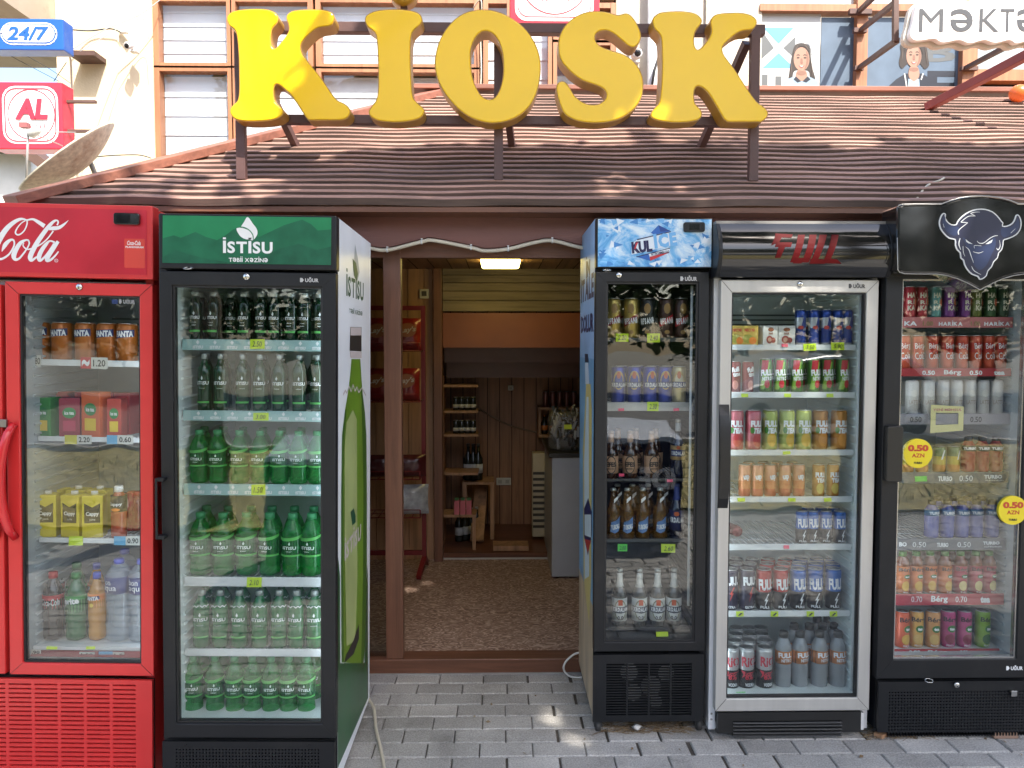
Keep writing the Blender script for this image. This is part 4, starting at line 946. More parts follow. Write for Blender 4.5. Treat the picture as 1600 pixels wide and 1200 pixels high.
for i in range(5): mini('sauce_bottle', f'dark bottle with orange label, {ORD[i+1]} from left, lower wall shelf', X(851+i*12, 6.1), 6.12, ws.location.z+zz, .026, .15, DKG, ORG, 'bottles on the lower wall shelf', ORG)
# left back stock
bs = thing('stock_shelf', 'narrow pine stock shelf left of the back room', 'shelf', (X(722, 5.75), 5.75, .11)); zs_ = [Z(y, 5.75)-.11 for y in (600, 640, 676, 735)]
for z in zs_: m = MB(); m.box(-.13, .12, -.1, .12, z-.018, z); m.build('board', INW, bs)
m = MB(); m.box(-.15, -.131, -.1, .12, 0, 1.25); m.build('side_panel', INB, bs)
for i in range(4): mini('glass_jar', f'small dark jar, {ORD[i+1]} from left, upper stock shelf', X(712+i*9, 5.7), 5.70, .11+zs_[1], .022, .10, DKG, SIL, 'jars on the stock shelf', PAL)
for i in range(4): mini('glass_jar', f'small dark jar, {ORD[i+1]} from left, middle stock shelf', X(712+i*9, 5.7), 5.70, .11+zs_[2], .022, .10, DKG, SIL, 'jars on the stock shelf', PAL)
for i in range(3): mini('wine_bottle', f'dark wine bottle, {ORD[i+1]} from left, lower stock shelf', X(731+i*8, 5.9), 5.9, .55, .035, .28, DKG, mat('foil cap', (.05, .05, .05), .3), 'bottles on the stock shelf', PAL)
m = MB(); a = X(735, 5.85); m.box(a-.06, a+.18, 5.8, 6.05, .53, .55); m.box(a-.06, a-.03, 5.8, 6.05, .11, .53); m.box(a+.15, a+.18, 5.8, 6.05, .11, .53); tag(m.build('low_stand', INW), 'low pine stand carrying wine bottles', 'stand')
tb = thing('side_table', 'small pine table with pink cartons left of the opening', 'table', (X(722, 5.55), 5.55, .11)); tz = Z(803, 5.5)-.11
m = MB(); m.box(-.17, .10, -.07, .12, tz-.02, tz); m.build('table_top', INW, tb)
for sx in (-.155, .085): m = MB(); m.box(sx-.012, sx+.012, -.06, -.036, 0, tz-.02); m.build('leg', INW, tb)
for i in range(3):
    x = X(713+i*9.5, 5.5); t = thing('pink_carton', f'pink carton with green lid, {ORD[i+1]} from left, on the small table', 'carton', (x, 5.5, .11+tz), group='pink cartons on the small table')
    m = MB(); m.box(-.019, .019, -.02, .02, 0, .10); m.build('box', mat('pink card', (.55, .13, .16), .5), t, bevel=.002); m = MB(); m.box(-.014, .014, -.015, .015, .101, .118); m.build('lid', mat('green lid', (.05, .14, .04), .5), t)
for i in range(4): mini('drink_bottle', f'dark bottle on the raised floor, {ORD[i+1]} from left', X(717+i*9, 5.8), 5.75+.03*i, .112, .033, .24, DKG, SIL, 'bottles under the stand', PAL)
m = MB(); m.beam((X(752, 6.1), 6.15, .50), (X(745, 5.75), 5.65, .14), .10, .02); tag(m.build('leaning_board', INW), 'pine board leaning beside the bottles', 'board')
m = MB(); a, b = X(770, 5.5), X(826, 5.5); m.box(a, b, 5.45, 5.6, .113, .15); tag(m.build('timber_offcut', INW, bevel=.003), 'flat pine offcut lying at the step', 'timber')
cable('cable', 'thin cable sagging across the brown back wall', [(737, 632, 6.28), (790, 662, 6.28), (840, 676, 6.28)], .007, mat('tan cable', (.3, .2, .12), .5))
# ================================================================ COOLERS
def lin(c): return tuple(((v/255+.055)/1.055)**2.4 if v/255 > .04045 else v/255/12.92 for v in c)
BK = mat('charcoal cooler steel', (.0095, .0105, .0125), .42, var=.12, vscale=5, dirt=.5, dirtcol=(.032, .030, .028), spec=.35)
BKG = mat('black gloss plastic', (.012, .012, .012), .08, var=.1, coat=.5)
WLN = mat('white cooler liner', (.68, .74, .73), .4, var=.05)
DLN = mat('dark cooler liner', (.022, .023, .023), .5, var=.1)
GLN = mat('grey cooler liner', (.40, .43, .44), .4, var=.06)
REDP = mat('red cooler paint', (.60, .030, .030), .35, var=.06, coat=.15, dirt=.12, dirtcol=(.25, .02, .02))
REDH = mat('red header print', (.50, .014, .03), .3, var=.14, vscale=5)
ALU = mat('brushed aluminium', (.50, .49, .46), .38, .35, var=.06, vscale=4, stretch=(6, 6, .4), dirt=.2, dirtcol=(.3, .27, .22))
WHS = mat('white enamel steel', (.72, .73, .74), .4, var=.04, dirt=.15, dirtcol=(.4, .37, .32))
CHR = mat('chrome', (.6, .6, .58), .18, 1, var=0)
RAILW = mat('white shelf wire', (.66, .68, .68), .4, var=.03)
GLASS = pane('cooler door glass', .068, (.90, .93, .93), .03)
NOTE = mat('yellow price note', (.55, .72, .03), .85, var=.05, vscale=20); NOTEG = mat('green price note', (.12, .62, .08), .85, var=.05); NOTEP = mat('pink price note', (.8, .08, .16), .85, var=0)
INK = flat('ink', (.02, .025, .05), .8)
PWHT = flat('printed white', (.78, .79, .80), .4); PBLK = flat('printed black', (.012, .012, .014), .4)
FILL_LED = mat('added fill tube', (.8, .9, 1), .4, var=0, emit=3.6)  # glow of the added tubes, kept out of sight
CAB = {}
def cooler(name, label, Y, roll, xc, body, depth, xl, xr, ytop, door, dmat, glass, header, hmat, lower, liner, z0=0.0, extra=None, side_l=None, side_r=None, frameglass=None, wheels=None):
    """a glass door cooler; px numbers were measured on the photo, every piece is built in the cooler's own metres"""
    root = thing(name, label, 'drinks cooler', (X(xc, Y), Y, 0), (0, roll, 0), 'glass door drinks coolers outside the kiosk')
    bpy.context.view_layer.update()
    f = Fr(MW(root.location, root.rotation_euler)); f.root = root; f.label = label
    x0, x1, zd0, zd1 = f.rect(*door); cx0, cx1, _, zt = f.rect(xl, ytop, xr, 900, .045)
    gx0, gx1, gz0, gz1 = f.rect(*glass, .0)
    f.g = (gx0, gx1, gz0, gz1); f.door = (x0, x1, zd0, zd1); f.cx = (cx0, cx1); f.zt = zt; f.dep = depth
    t = .028; yb = depth
    m = MB(); m.box(cx0, cx0+t, .047, yb, z0, zt); m.box(cx1-t, cx1, .047, yb, z0, zt); m.box(cx0+t, cx1-t, yb-.03, yb, z0, zt)
    m.box(cx0+t, cx1-t, .047, yb-.03, zt-.03, zt); m.box(cx0+t, cx1-t, .055, yb-.03, z0, z0+.03)
    f.cab = m.build('cabinet', body, root, bevel=.003)
    # liner
    lx0, lx1 = max(cx0+t+.002, gx0-.012), min(cx1-t-.002, gx1+.012); lz0, lz1 = gz0-.004, gz1+.02; ly = yb-.07; y0 = .05
    f.lin = (lx0, lx1, lz0, lz1, ly)
    m = MB()
    v = [(x, y, z) for y in (y0, ly) for x, z in ((lx0, lz0), (lx1, lz0), (lx1, lz1), (lx0, lz1))]
    m.add(v, [(4, 5, 6, 7), (0, 1, 5, 4), (1, 2, 6, 5), (2, 3, 7, 6), (3, 0, 4, 7)])
    w_ = [(cx0+t, y0-.001, zd0+.0), (cx1-t, y0-.001, zd0+.0), (cx1-t, y0-.001, lz1+.03), (cx0+t, y0-.001, lz1+.03)]
    m.add(w_+[(lx0, y0, lz0), (lx1, y0, lz0), (lx1, y0, lz1), (lx0, y0, lz1)], [(0, 1, 5, 4), (1, 2, 6, 5), (2, 3, 7, 6), (3, 0, 4, 7)])
    nr = int((lz1-lz0)/.035)
    for k in range(nr):
        z = lz0+.03+k*.035
        for s, xx in ((1, lx0), (-1, lx1)):
            m.add([(xx, .10, z), (xx, ly-.02, z+.01), (xx, ly-.02, z+.022), (xx, .10, z+.012), (xx+s*.007, .10, z+.004), (xx+s*.007, ly-.02, z+.014), (xx+s*.007, ly-.02, z+.018), (xx+s*.007, .10, z+.008)], [(0, 1, 5, 4), (4, 5, 6, 7), (7, 6, 2, 3), (0, 4, 7, 3)])
    # vent slots of the back panel
    for k in range(7): m.box(lx0+.06, lx1-.06, ly-.004, ly-.001, lz1-.09-k*.022, lz1-.082-k*.022, 1)
    m.build('liner', [liner, mat('liner slot', (.15, .16, .16), .6)], root)
    # door frame
    m = MB(); o = [(x0, zd0), (x1, zd0), (x1, zd1), (x0, zd1)]; i = [(gx0, gz0), (gx1, gz0), (gx1, gz1), (gx0, gz1)]
    frame_ring(m, o, i, 0, .042); d = m.build('door', dmat, root, bevel=.0035, fix=True); f.d = d
    for a, b in zip(o, i):   # mitre joints
        mm = MB(); mm.beam((a[0], -.0006, a[1]), (b[0], -.0006, b[1]), .0012, .0012); mm.build('mitre_line', mat('mitre shadow line', (.02, .02, .02), .8), d)
    m = MB(); gi = .006; oo = i; ii = [(gx0+gi, gz0+gi), (gx1-gi, gz0+gi), (gx1-gi, gz1-gi), (gx0+gi, gz1-gi)]
    frame_ring(m, [(a+math.copysign(.001, c-a)*0, b) for (a, b), (c, e) in zip(oo, ii)], ii, .008, .03); m.build('gasket', frameglass or mat('black gasket', (.015, .015, .016), .5), d, fix=True)
    m = MB(); m.box(gx0+.001, gx1-.001, .014, .020, gz0+.001, gz1-.001); m.build('glass', GLASS, d)
    # lower panel
    if lower:
        a0, a1, az0, az1 = f.rect(*lower[:4], .008); az0 = max(az0, z0+.005); f.low = (a0, a1, az0, az1)
    if wheels:
        for (wx, wy) in wheels:
            for yy in (.06, depth-.08):
                p = f.L(wx, wy, .06); m = MB(); m.lathe([(.001, -.011), (.022, -.011), (.025, -.006), (.025, .006), (.022, .011), (.001, .011)], 16)
                m.xf(Matrix.Translation((p.x, yy, .0255)) @ Matrix.Rotation(math.pi/2, 4, 'Y')); m.box(p.x-.016, p.x-.012, yy-.014, yy+.014, .022, z0); m.box(p.x+.012, p.x+.016, yy-.014, yy+.014, .022, z0); m.box(p.x-.02, p.x+.02, yy-.02, yy+.02, z0-.004, z0)
                m.build('wheel', mat('castor rubber', (.03, .03, .03), .6, var=.2), root)
    if header:
        hx0, hx1, hz0, hz1 = f.rect(*header); f.h = (hx0, hx1, hz0, hz1)
        if hmat:
            m = MB(); m.box(hx0, hx1, -.004, .046, hz0, hz1); f.hd = m.build('header_box', hmat, root, bevel=.004)
    return f
def slots_panel(f, cols, rows, mat_, x0=None, backy=.03, name='grille', y=.008, t=.0015):
    """pierced sheet: cols and rows are lists of (start,end) of the openings"""
    a0, a1, z0, z1 = f.low; m = MB()
    xs = [a0]+[c for p in cols for c in p]+[a1]; zs = [z0]+[c for p in rows for c in p]+[z1]
    for i in range(0, len(xs)-1, 2): m.box(xs[i], xs[i+1], y, y+.012, z0, z1)
    for i in range(1, len(xs)-1, 2):
        for k in range(0, len(zs)-1, 2): m.box(xs[i], xs[i+1], y+.0003, y+.0117, zs[k], zs[k+1])
    p = m.build(name, mat_, f.root)
    m = MB(); m.box(a0+.005, a1-.005, y+.03, y+.034, z0+.005, z1-.005); m.build('dark_backing', mat('dark machine void', (.006, .006, .006), .9), p)  # near-black sheet stands for the unlit space behind the slots
    return p
def lock(f, px, py, d=0):
    p = f.L(px, py, 0); m = MB(); m.lathe([(.0115, 0), (.0115, .004), (.009, .0065), (.001, .0065)], 18); m.lathe([(.004, .0066), (.004, .008), (.001, .008)], 10)
    m.box(-.0012, .0012, -.006, .002, .0066, .0085, 1)
    m.xf(Matrix.Translation((p.x, 0, p.z)) @ Matrix.Rotation(math.pi/2, 4, 'X')); m.build('lock', [CHR, PBLK], f.d, fix=True)
def badge(f, x0, y0, x1, y1, mt, par=None, yy=-.0012):
    a, b, c, d = f.rect(x0, y0, x1, y1); m = MB(); w_ = b-a
    m.sheet([(a, c), (a+w_*.12, c), (a+w_*.2, (c+d)/2), (a+w_*.12, d), (a, d)], yy); put_text(m, 'UĞUR', a+w_*.27, b, c, d+(d-c)*.2, yy, 0, .04)
    m.build('lettering', mt, par or f.d)
def hanger(f, px, py):
    p = f.L(px, py, -.01); m = MB(); pts = ellipse(p.x, p.z, .016, .004, 12); m.tube([(a, -.012+.01*math.sin(i*.52), b) for i, (a, b) in enumerate(pts+[pts[0]])], .0015, 5); m.build('seal_tag', CHR, f.root)
def shelf(f, y0, y1, xr=None, d=.10, rmat=None, pmat=None, smat=None, deep=None, xl=None):
    lx0, lx1, lz0, lz1, ly = f.lin; z = f.L(800, y0, d).z; zb = f.L(800, y1, d).z
    mid = (f.L(300, 0, 0), )
    xm = (f.g[0]+f.g[1])/2
    # heights are read at the middle of this cooler
    px_mid = f.pxm; z = f.L(px_mid, y0, d).z; zb = f.L(px_mid, y1, d).z
    m = MB(); a, b = lx0+.008, lx1-.008
    m.box(a, b, d+.003, d+.009, z-.009, z-.001)
    n = 22
    for k in range(n+1):
        x = a+(b-a)*k/n; m.box(x-.0014, x+.0014, d+.009, ly-.03, z-.006, z-.003)
    for yy in (.25, .5, .97): m.box(a, b, d+(ly-.03-d)*yy, d+(ly-.03-d)*yy+.004, z-.010, z-.0061)
    s = m.build('shelf', smat or RAILW, f.root)
    m = MB(); m.box(a-.003, b+.003, d-.004, d+.002, zb, z+.004); r = m.build('price_rail', rmat or RAILW, s, bevel=.0012)
    f.cur = (z, r, d, zb); return z
def note(f, x0, y0, x1, y1, mt=None, txt=None, par=None, d=None, tcol=None, rot=0):
    z, r, dd, zb = f.cur if d is None else (0, None, d, 0); par = par or r
    a, b, c, e = f.rect(x0, y0, x1, y1, dd-.005); m = MB(); cx, cz = (a+b)/2, (c+e)/2
    pts = [(a, c), (b, c), (b, e), (a, e)]; k = rot or random.uniform(-.05, .05)
    pts = [(cx+(p-cx)*math.cos(k)-(q-cz)*math.sin(k), cz+(p-cx)*math.sin(k)+(q-cz)*math.cos(k)) for p, q in pts]
    m.add([(pts[0][0], dd-.010, pts[0][1]), (pts[1][0], dd-.008, pts[1][1]), (pts[2][0], dd-.0052, pts[2][1]), (pts[3][0], dd-.0052, pts[3][1])], [(0, 1, 2, 3)])
    if txt: put_text(m, txt, a+(b-a)*.18, b-(b-a)*.18, c+(e-c)*.22, e-(e-c)*.22, dd-.0115, 1, .0, .2)
    m.build('price_note', [mt or NOTE, tcol or INK], par)

def add_fill_tube(f, side, mt=None):  # unseen tube added behind the door frame to brighten the stock
    x0, x1, z0, z1, ly = f.lin; x = x1-.010 if side > 0 else x0+.010; m = MB(); m.tube([(x, .072, z0+.03), (x, .072, z1-.03)], .006, 10); m.build('fill_tube', mt or FILL_LED, f.root)
# ---- packs
class Pack:
    """one kind of drink: built once, then copied"""
    def __init__(s, kind, cat, build): s.kind = kind; s.cat = cat; s.b = build; s.first = None
    def place(s, f, x, y, z, label, group, rz=0):
        loc = f.root.matrix_world @ Vector((x, y, z)); rot = (0, f.root.rotation_euler.y, rz)
        if s.first is None:
            t = thing(s.kind, label, s.cat, loc, rot, group); s.b(t); s.first = t; return t
        t = dup(s.first, loc, rot, label); t['group'] = group; return t
def deco(m, R, H, items):
    """print wrapped round a can or a label; u is -1..1 across the visible half, v 0..1 up the height"""
    for it in items:
        s = len(m.v); k = it[0]
        if k == 't': _, txt, u0, u1, v0, v1, mi, bold, rot = it; put_text(m, txt, u0*R*1.3, u1*R*1.3, v0*H, v1*H, 0, mi, bold, .0 if len(it) < 10 else it[9], rot)
        elif k == 'p':
            us = [u for u, v in it[1]]; u0, u1 = min(us), max(us)
            if u1-u0 < .56: m.sheet([(u*R*1.3, v*H) for u, v in it[1]], 0, it[2])
            else:      # wide prints are cut into upright strips so that they follow the curve
                n = max(4, int((u1-u0)/.12)); vs = []; pl_ = it[1]
                for i in range(n+1):
                    u = u0+(u1-u0)*(i/n*.998+.001); hit = []
                    for (ua, va), (ub, vb) in zip(pl_, pl_[1:]+pl_[:1]):
                        if (ua-u)*(ub-u) <= 0 and abs(ub-ua) > 1e-9: hit.append(va+(vb-va)*(u-ua)/(ub-ua))
                    if not hit: hit = [pl_[0][1]]
                    vs += [(u*R*1.3, 0, min(hit)*H), (u*R*1.3, 0, max(hit)*H)]
                m.add(vs, [(2*i, 2*i+2, 2*i+3, 2*i+1) for i in range(n)], it[2])
        elif k == 'e':
            _, u, v, ru, rv, mi = it; n = 8; vs = []
            for i in range(n+1):
                a = math.pi*i/n; du = -math.cos(a); dz = math.sin(a)
                vs += [((u+du*ru)*R*1.3, 0, (v-dz*rv)*H), ((u+du*ru)*R*1.3, 0, (v+dz*rv)*H)]
            m.add(vs, [(2*i, 2*i+2, 2*i+3, 2*i+1) for i in range(n)], mi)
        lay = it[-1] if False else 0
        bend(m, s, R+.0005+.0006*min(items.index(it), 4))
def can_pack(kind, cat, R, H, bands, items, imats, lid=None, shiny=.25):
    def b(t):
        mats = []; prof = [(R*.80, 0), (R*.84, 0), (R, H*.035)]
        prof = [(R*.82, 0, 0), (R, H*.04, 0)]
        for k, (v, mt) in enumerate(bands):
            mats.append(mt); 
            if k: prof.append((R, H*v, k))
            else: prof[0] = (R*.82, 0, 0); prof[1] = (R, H*.04, 0)
        prof += [(R, H*.93, len(bands)-1), (R*.86, H*.985, len(bands)-1)]
        m = MB(); m.lathe(prof, 22); m.build('body', mats, t)
        m = MB(); m.lathe([(R*.865, H*.983), (R*.875, H), (R*.82, H), (R*.80, H*.985), (.001, H*.985)], 22); m.box(-R*.2, R*.2, -R*.5, R*.1, H*.986, H*.992); m.build('lid', lid or SIL, t)
        if items: m = MB(); deco(m, R, H, items); m.build('lettering', imats, t)
    return Pack(kind, cat, b)
def bottle_pack(kind, cat, R, H, shape, body, cap, label=None, lz=None, items=(), imats=(), neck=None, petal=False, liquid=None):
    shp = {'glass': [(.88, 0), (1, .015), (1, .66), (.93, .73), (.60, .82), (.42, .87), (.40, .92)],
           'wide': [(.88, 0), (1, .015), (1, .74), (.92, .80), (.66, .87), (.60, .93)],
           'beer': [(.90, 0), (1, .012), (1, .50), (.95, .56), (.70, .64), (.45, .73), (.40, .80), (.37, .95)],
           'pet': [(.60, 0), (.90, .02), (1, .07), (.96, .16), (.90, .22), (.98, .30), (1, .34), (1, .60), (.97, .68), (.74, .79), (.48, .87), (.40, .90), (.40, .925)],
           'big': [(.60, 0), (.92, .015), (1, .05), (.93, .18), (.86, .30), (.92, .44), (1, .55), (1, .76), (.90, .84), (.55, .91), (.34, .94), (.34, .955)],
           'tea': [(.7, 0), (.95, .02), (1, .06), (1, .70), (.93, .76), (.66, .84), (.52, .89), (.50, .91)]}[shape]
    cr = shp[-1][0]
    def b(t):
        prof = [(r*R, z*H) for r, z in shp]
        mod = (lambda a, z: 1-.09*max(0, 1-z/(H*.12))*(.5+.5*math.cos(5*a))) if petal else None
        m = MB(); m.lathe(prof, 30 if petal else 20, mod=mod); m.build('body', body, t)
        z0 = shp[-1][1]*H
        m = MB()
        if shape == 'beer': m.lathe([(cr*R*1.02, z0-.002), (cr*R*1.18, z0), (cr*R*1.12, H*.99), (cr*R*.8, H), (.001, H)], 18)
        else: m.lathe([(cr*R*1.12, z0-.004), (cr*R*1.12, H*.985), (cr*R*.95, H), (.001, H)], 18)
        m.build('cap', cap, t)
        if liquid: m = MB(); m.lathe([(r*R*.93, z*H+.002) for r, z in shp if z < .8], 16); m.build('drink', liquid, t)
        if neck:
            (za, zb, mt) = neck; ra = max([r for r, z in shp if z >= za-.12][0]*0+.46, .42)
            rr_ = lambda z: next(((p0[0]+(p1[0]-p0[0])*(z-p0[1])/(p1[1]-p0[1])) for p0, p1 in zip(shp[:-1], shp[1:]) if p0[1] <= z <= p1[1]), .4)
            m = MB(); m.lathe([(rr_(za+(zb-za)*k/4)*R*1.04, (za+(zb-za)*k/4)*H) for k in range(5)], 18); m.build('neck_label', mt, t)
        if label:
            rr = max(r for r, z in shp if lz[0]-.1 <= z <= lz[1]+.1) if shape != 'pet' else .985
            m = MB(); m.lathe([(R*rr*1.015, lz[0]*H, 0), (R*rr*1.015, lz[1]*H, 0)], 22); L = m.build('label', label, t)
            if items: m = MB(); deco(m, R*rr*1.015, H, items); m.build('lettering', list(imats), L)
        elif items: m = MB(); deco(m, R, H, items); m.build('lettering', list(imats), t)
    return Pack(kind, cat, b)
def row(f, packs, xs, z, d, desc, where, group, ytop=None, jit=.004, xm='front', start=1):
    """stand a row of drinks on a shelf; xs in photo px read at the row's depth"""
    for i, px in enumerate(xs):
        p = packs[i] if isinstance(packs, (list, tuple)) else packs
        if p is None: continue
        x = f.L(px+random.uniform(-1, 1), f.ym if ytop is None else ytop, d).x
        ds = desc[i] if isinstance(desc, (list, tuple)) else desc
        o = ORD[start+i]+' from left'
        lb = f'{ds}, {o}, {where}'
        p.place(f, x, d+random.uniform(-.002, .004), z, lb, group, random.uniform(-.24, .24))

def zt(f, px, py, d): return f.L(px, py, d).z
# ---------------------------------------------------------------- red double cooler
GC = 'drinks in the red cooler'
f = cooler('drinks_cooler', 'red double door cooler with white script lettering, leftmost of the coolers', 2.70, .02, 5, REDP, .62, -228, 240, 320,
           (11, 442, 239, 1055.5), REDP, (32, 461, 219, 1037), (-228, 316.5, 239.5, 432), REDP, (-228, 1060.5, 238, 1222), GLN)
f.pxm = 125; CK = f; add_fill_tube(f, 1)
# print of the header
a0, a1, b0, b1 = f.rect(-220, 323, 230.5, 427)
m = MB(); m.box(a0, a1, -.0052, -.0041, b0+.004, b1-.001); pn = m.build('header_panel', REDH, f.hd)
q = Map(f, 13.333, 0, 330, -.0056); sc = q.scale()
ST = [[(-260,690,60),(-200,640,110),(-140,620,60)],
 [(560,185,26),(450,162,50),(330,205,75),(180,320,98),(60,470,112),(-40,640,122),(-110,800,112),(-100,930,85),(-30,995,55),(60,985,45),(180,905,38),(260,790,34),(298,690,34),(285,610,38),(230,595,48),(150,650,78),(90,730,82),(38,840,12)],
 [(560,190,26),(565,260,28),(515,390,28),(430,475,30),(360,490,32),(322,440,32),(370,335,26),(450,245,22),(530,195,22)],
 [(560,188,34),(680,168,42),(780,215,70),(928,312,88)], [(1020,392,8),(1090,360,78),(1220,345,72),(1330,278,46),(1428,188,4)],
 [(600,610,36),(540,602,38),(430,660,76),(330,810,98),(288,930,104),(320,1003,68),(400,985,42),(500,870,36),(580,750,30),(612,665,32),(590,605,36)],
 [(500,655,22),(482,715,26),(530,775,30),(590,795,30),(650,780,30)],
 [(1190,292,30),(1215,225,34),(1180,192,34),(1110,222,58),(1000,340,82),(880,500,92),(760,680,98),(665,860,102),(630,970,98),(662,1025,58),(770,950,34)],
 [(1112,412,30),(1000,562,26),(880,672,28),(760,742,30),(700,780,30)],
 [(1145,650,40),(1040,622,36),(950,705,74),(860,835,88),(812,960,92),(835,1028,58),(930,955,40),(1050,790,30),(1125,670,30)],
 [(1215,628,66),(1100,790,94),(1010,930,98),(980,1020,82),(1060,1012,50),(1150,930,36),(1222,840,26)]]
m = MB()
for k, s in enumerate(ST): ribbon(m, [(*q(x, y), w_*sc) for x, y, w_ in s], -.0056-.00008*k, 0, 5)
c = q(1172, 1028); o = ellipse(c[0], c[1], 40*sc, 36*sc, 20); frame_ring(m, o, offset(o, -8*sc), -.0060, -.0057)
put_text(m, 'R', c[0]-14*sc, c[0]+14*sc, c[1]-15*sc, c[1]+15*sc, -.0060, 0)
put_text(m, 'Coca', *f.rect(-165, 345, -25, 410, -.0056), -.0056, 0, .02, .35)
m.build('lettering', PWHT, f.hd)
a, b, c, d_ = f.rect(181, 334, 221, 352); m = MB(); m.prism(rrect(a, b, c, d_, .008), -.018, -.005); th = m.build('thermostat', BKG, f.hd, bevel=.002)
m = MB(); m.prism(rrect(a+.012, b-.032, c+.006, d_-.006, .003), -.0195, -.0181); m.build('display', mat('display', (.004, .004, .005), .1, var=0), th)
a, b, c, d_ = f.rect(195.5, 373.5, 227.5, 419); m = MB(); m.prism(rrect(a, b, c, d_, .004), -.0056, -.0050); st = m.build('sticker', flat('orange red sticker', (.62, .05, .03)), f.hd)
m = MB(); put_text(m, 'Coca-Cola', *f.rect(200, 376.5, 221, 383.5), -.0060, 0, .02, .3); put_text(m, 'PLANOGRAM', *f.rect(197.5, 385, 225.5, 388), -.0060, 0, .03); m.build('lettering', PWHT, st)
lock(f, 124.5, 448.5); badge(f, 183, 467.5, 208, 474.5, flat('grey print', (.3, .31, .32)), f.d, .0125)
m = MB(); m.box(*f.rect(172, 467.5, 181, 474.5)[:2], .0124, .0126, *f.rect(172, 467.5, 181, 474.5)[2:]); m.build('blue_tag', flat('blue tag', (.01, .03, .12)), f.d)
# left door of the pair
a0, a1, b0, b1 = f.rect(-222, 442, 4.5, 1052); g0, g1, h0, h1 = f.rect(-198, 461, -18, 1033)
m = MB(); frame_ring(m, [(a0, b0), (a1, b0), (a1, b1), (a0, b1)], [(g0, h0), (g1, h0), (g1, h1), (g0, h1)], 0, .042); d2 = m.build('door', REDP, f.root, bevel=.0035, fix=True)
m = MB(); m.box(g0+.001, g1-.001, .014, .02, h0+.001, h1-.001); m.build('glass', GLASS, d2)
m = MB(); x_ = f.cx[0]+.03; m.box(x_, f.lin[0]-.004, .5, .52, .15, f.zt-.04); m.box(x_, f.lin[0]-.01, .05, .5, h0-.03, h0-.01); m.build('inner_wall', GLN, f.root)
def hand(par, pxa, sgn, nm='handle'):
    P0 = f.L(pxa, 662, 0); P1 = f.L(pxa, 840, 0); m = MB(); pts = []
    for k in range(13):
        t = k/12; z = P0.z+(P1.z-P0.z)*t; bow = math.sin(math.pi*t)**.7; pts.append((P0.x-sgn*.030*bow, -.006-.038*bow**.8, z))
    m.tube(pts, [.013+.006*math.sin(math.pi*k/12) for k in range(13)], 12); m.build(nm, mat('red handle plastic', (.60, .012, .018), .25, var=.03, coat=.4), par)
hand(f.d, 24, 1); hand(d2, -8, -1)
m = MB(); a, b, c, d_ = f.rect(-8, 655, 13, 667); m.box(a, b, -.012, -.003, c, d_); m.build('door_bar', mat('worn steel', (.25, .24, .23), .35, .8), d2, bevel=.001)
# grille slots
cols = []; 
for k in range(-5, 6):
    l0 = 14+k*40.6 if k >= 0 else 14+k*40.6
    a, b, _, _ = f.rect(l0, 1060, l0+35.6, 1200, .008)
    if f.low[0]+.02 < a and b < f.low[1]-.02 and l0 < 180: cols.append((a, b))
z_ = zt(f, 125, 1069, .008); pitch = (zt(f, 125, 1069, .008)-zt(f, 125, 1076.05, .008)); rows = []
for k in range(60):
    zz = z_-k*pitch
    if zz-.005 < f.low[2]+.03: break
    rows.append((zz-pitch*.36, zz))
slots_panel(f, cols, rows[::-1], REDP)
# shelves and goods
DCO = flat('digit ink', (.02, .02, .02)); TAGR = flat('red tag', (.5, .03, .03)); TAGB = flat('blue tag label', (.12, .38, .60)); TAGW = flat('white tag', (.55, .55, .50)); TAGY = flat('yellow tag', (.55, .50, .04))
def tagp(f, x0, y0, x1, y1, mt, txt=None, tc=None):
    z, r, dd, zb = f.cur; a, b, c, e = f.rect(x0, y0, x1, y1, dd-.006); m = MB(); m.box(a, b, dd-.0062, dd-.005, c, e)
    if txt: put_text(m, txt, a+(b-a)*.12, b-(b-a)*.12, c+(e-c)*.2, e-(e-c)*.2, dd-.0068, 1, .02)
    m.build('price_tag', [mt, tc or DCO], r)
z1 = shelf(f, 564, 572, d=.12); tagp(f, 43, 555, 53, 573, TAGW, '0'); tagp(f, 53.5, 555, 64, 573, TAGW, '80'); tagp(f, 126, 558, 142, 576, TAGR, '~', PWHT); tagp(f, 142.5, 558.5, 168, 576.5, TAGW, '1.20')
c1 = f.cur
z2 = shelf(f, 684, 690, d=.12); tagp(f, 101, 680, 120, 694, TAGY); tagp(f, 120.5, 680, 143, 694, TAGW, '2.20'); tagp(f, 167, 680, 183, 694, TAGB); tagp(f, 183.5, 680, 208, 694, TAGW, '0.60')
z3 = shelf(f, 842, 848, d=.12); note(f, 108, 838, 130, 852); tagp(f, 178, 838, 196, 852, TAGB); tagp(f, 196.5, 838, 219, 852, TAGW, '0.90')
z4 = f.lin[2]+.012
m = MB(); zz = zt(f, 125, 1012, .06); zl = f.lin[2]+.002
m.box(f.lin[0]+.004, f.lin[1]-.004, .075, f.lin[4]-.01, zt(f, 125, 1010, .08)-.012, zt(f, 125, 1010, .08)); fl = m.build('shelf', RAILW, f.root); z4 = zt(f, 125, 1010, .08)+.001
m = MB(); m.add([(f.lin[0]+.005, .052, zl+.004), (f.lin[1]-.005, .052, zl+.004), (f.lin[1]-.005, .074, z4-.014), (f.lin[0]+.005, .074, z4-.014)], [(0, 1, 2, 3)]); m.build('price_strip', flat('dark red strip', (.22, .02, .03)), fl)
f.cur = (z4, fl, .068, zz); tagp(f, 48, 1015, 64, 1023, TAGW, '.90'); tagp(f, 124, 1019, 148, 1027, TAGW, '1.50'); tagp(f, 154, 1018, 176, 1030, TAGB); tagp(f, 176.5, 1019, 194, 1030, TAGW, '1.5')
note(f, 73, 1010, 90, 1014); note(f, 135, 1010, 149, 1014)
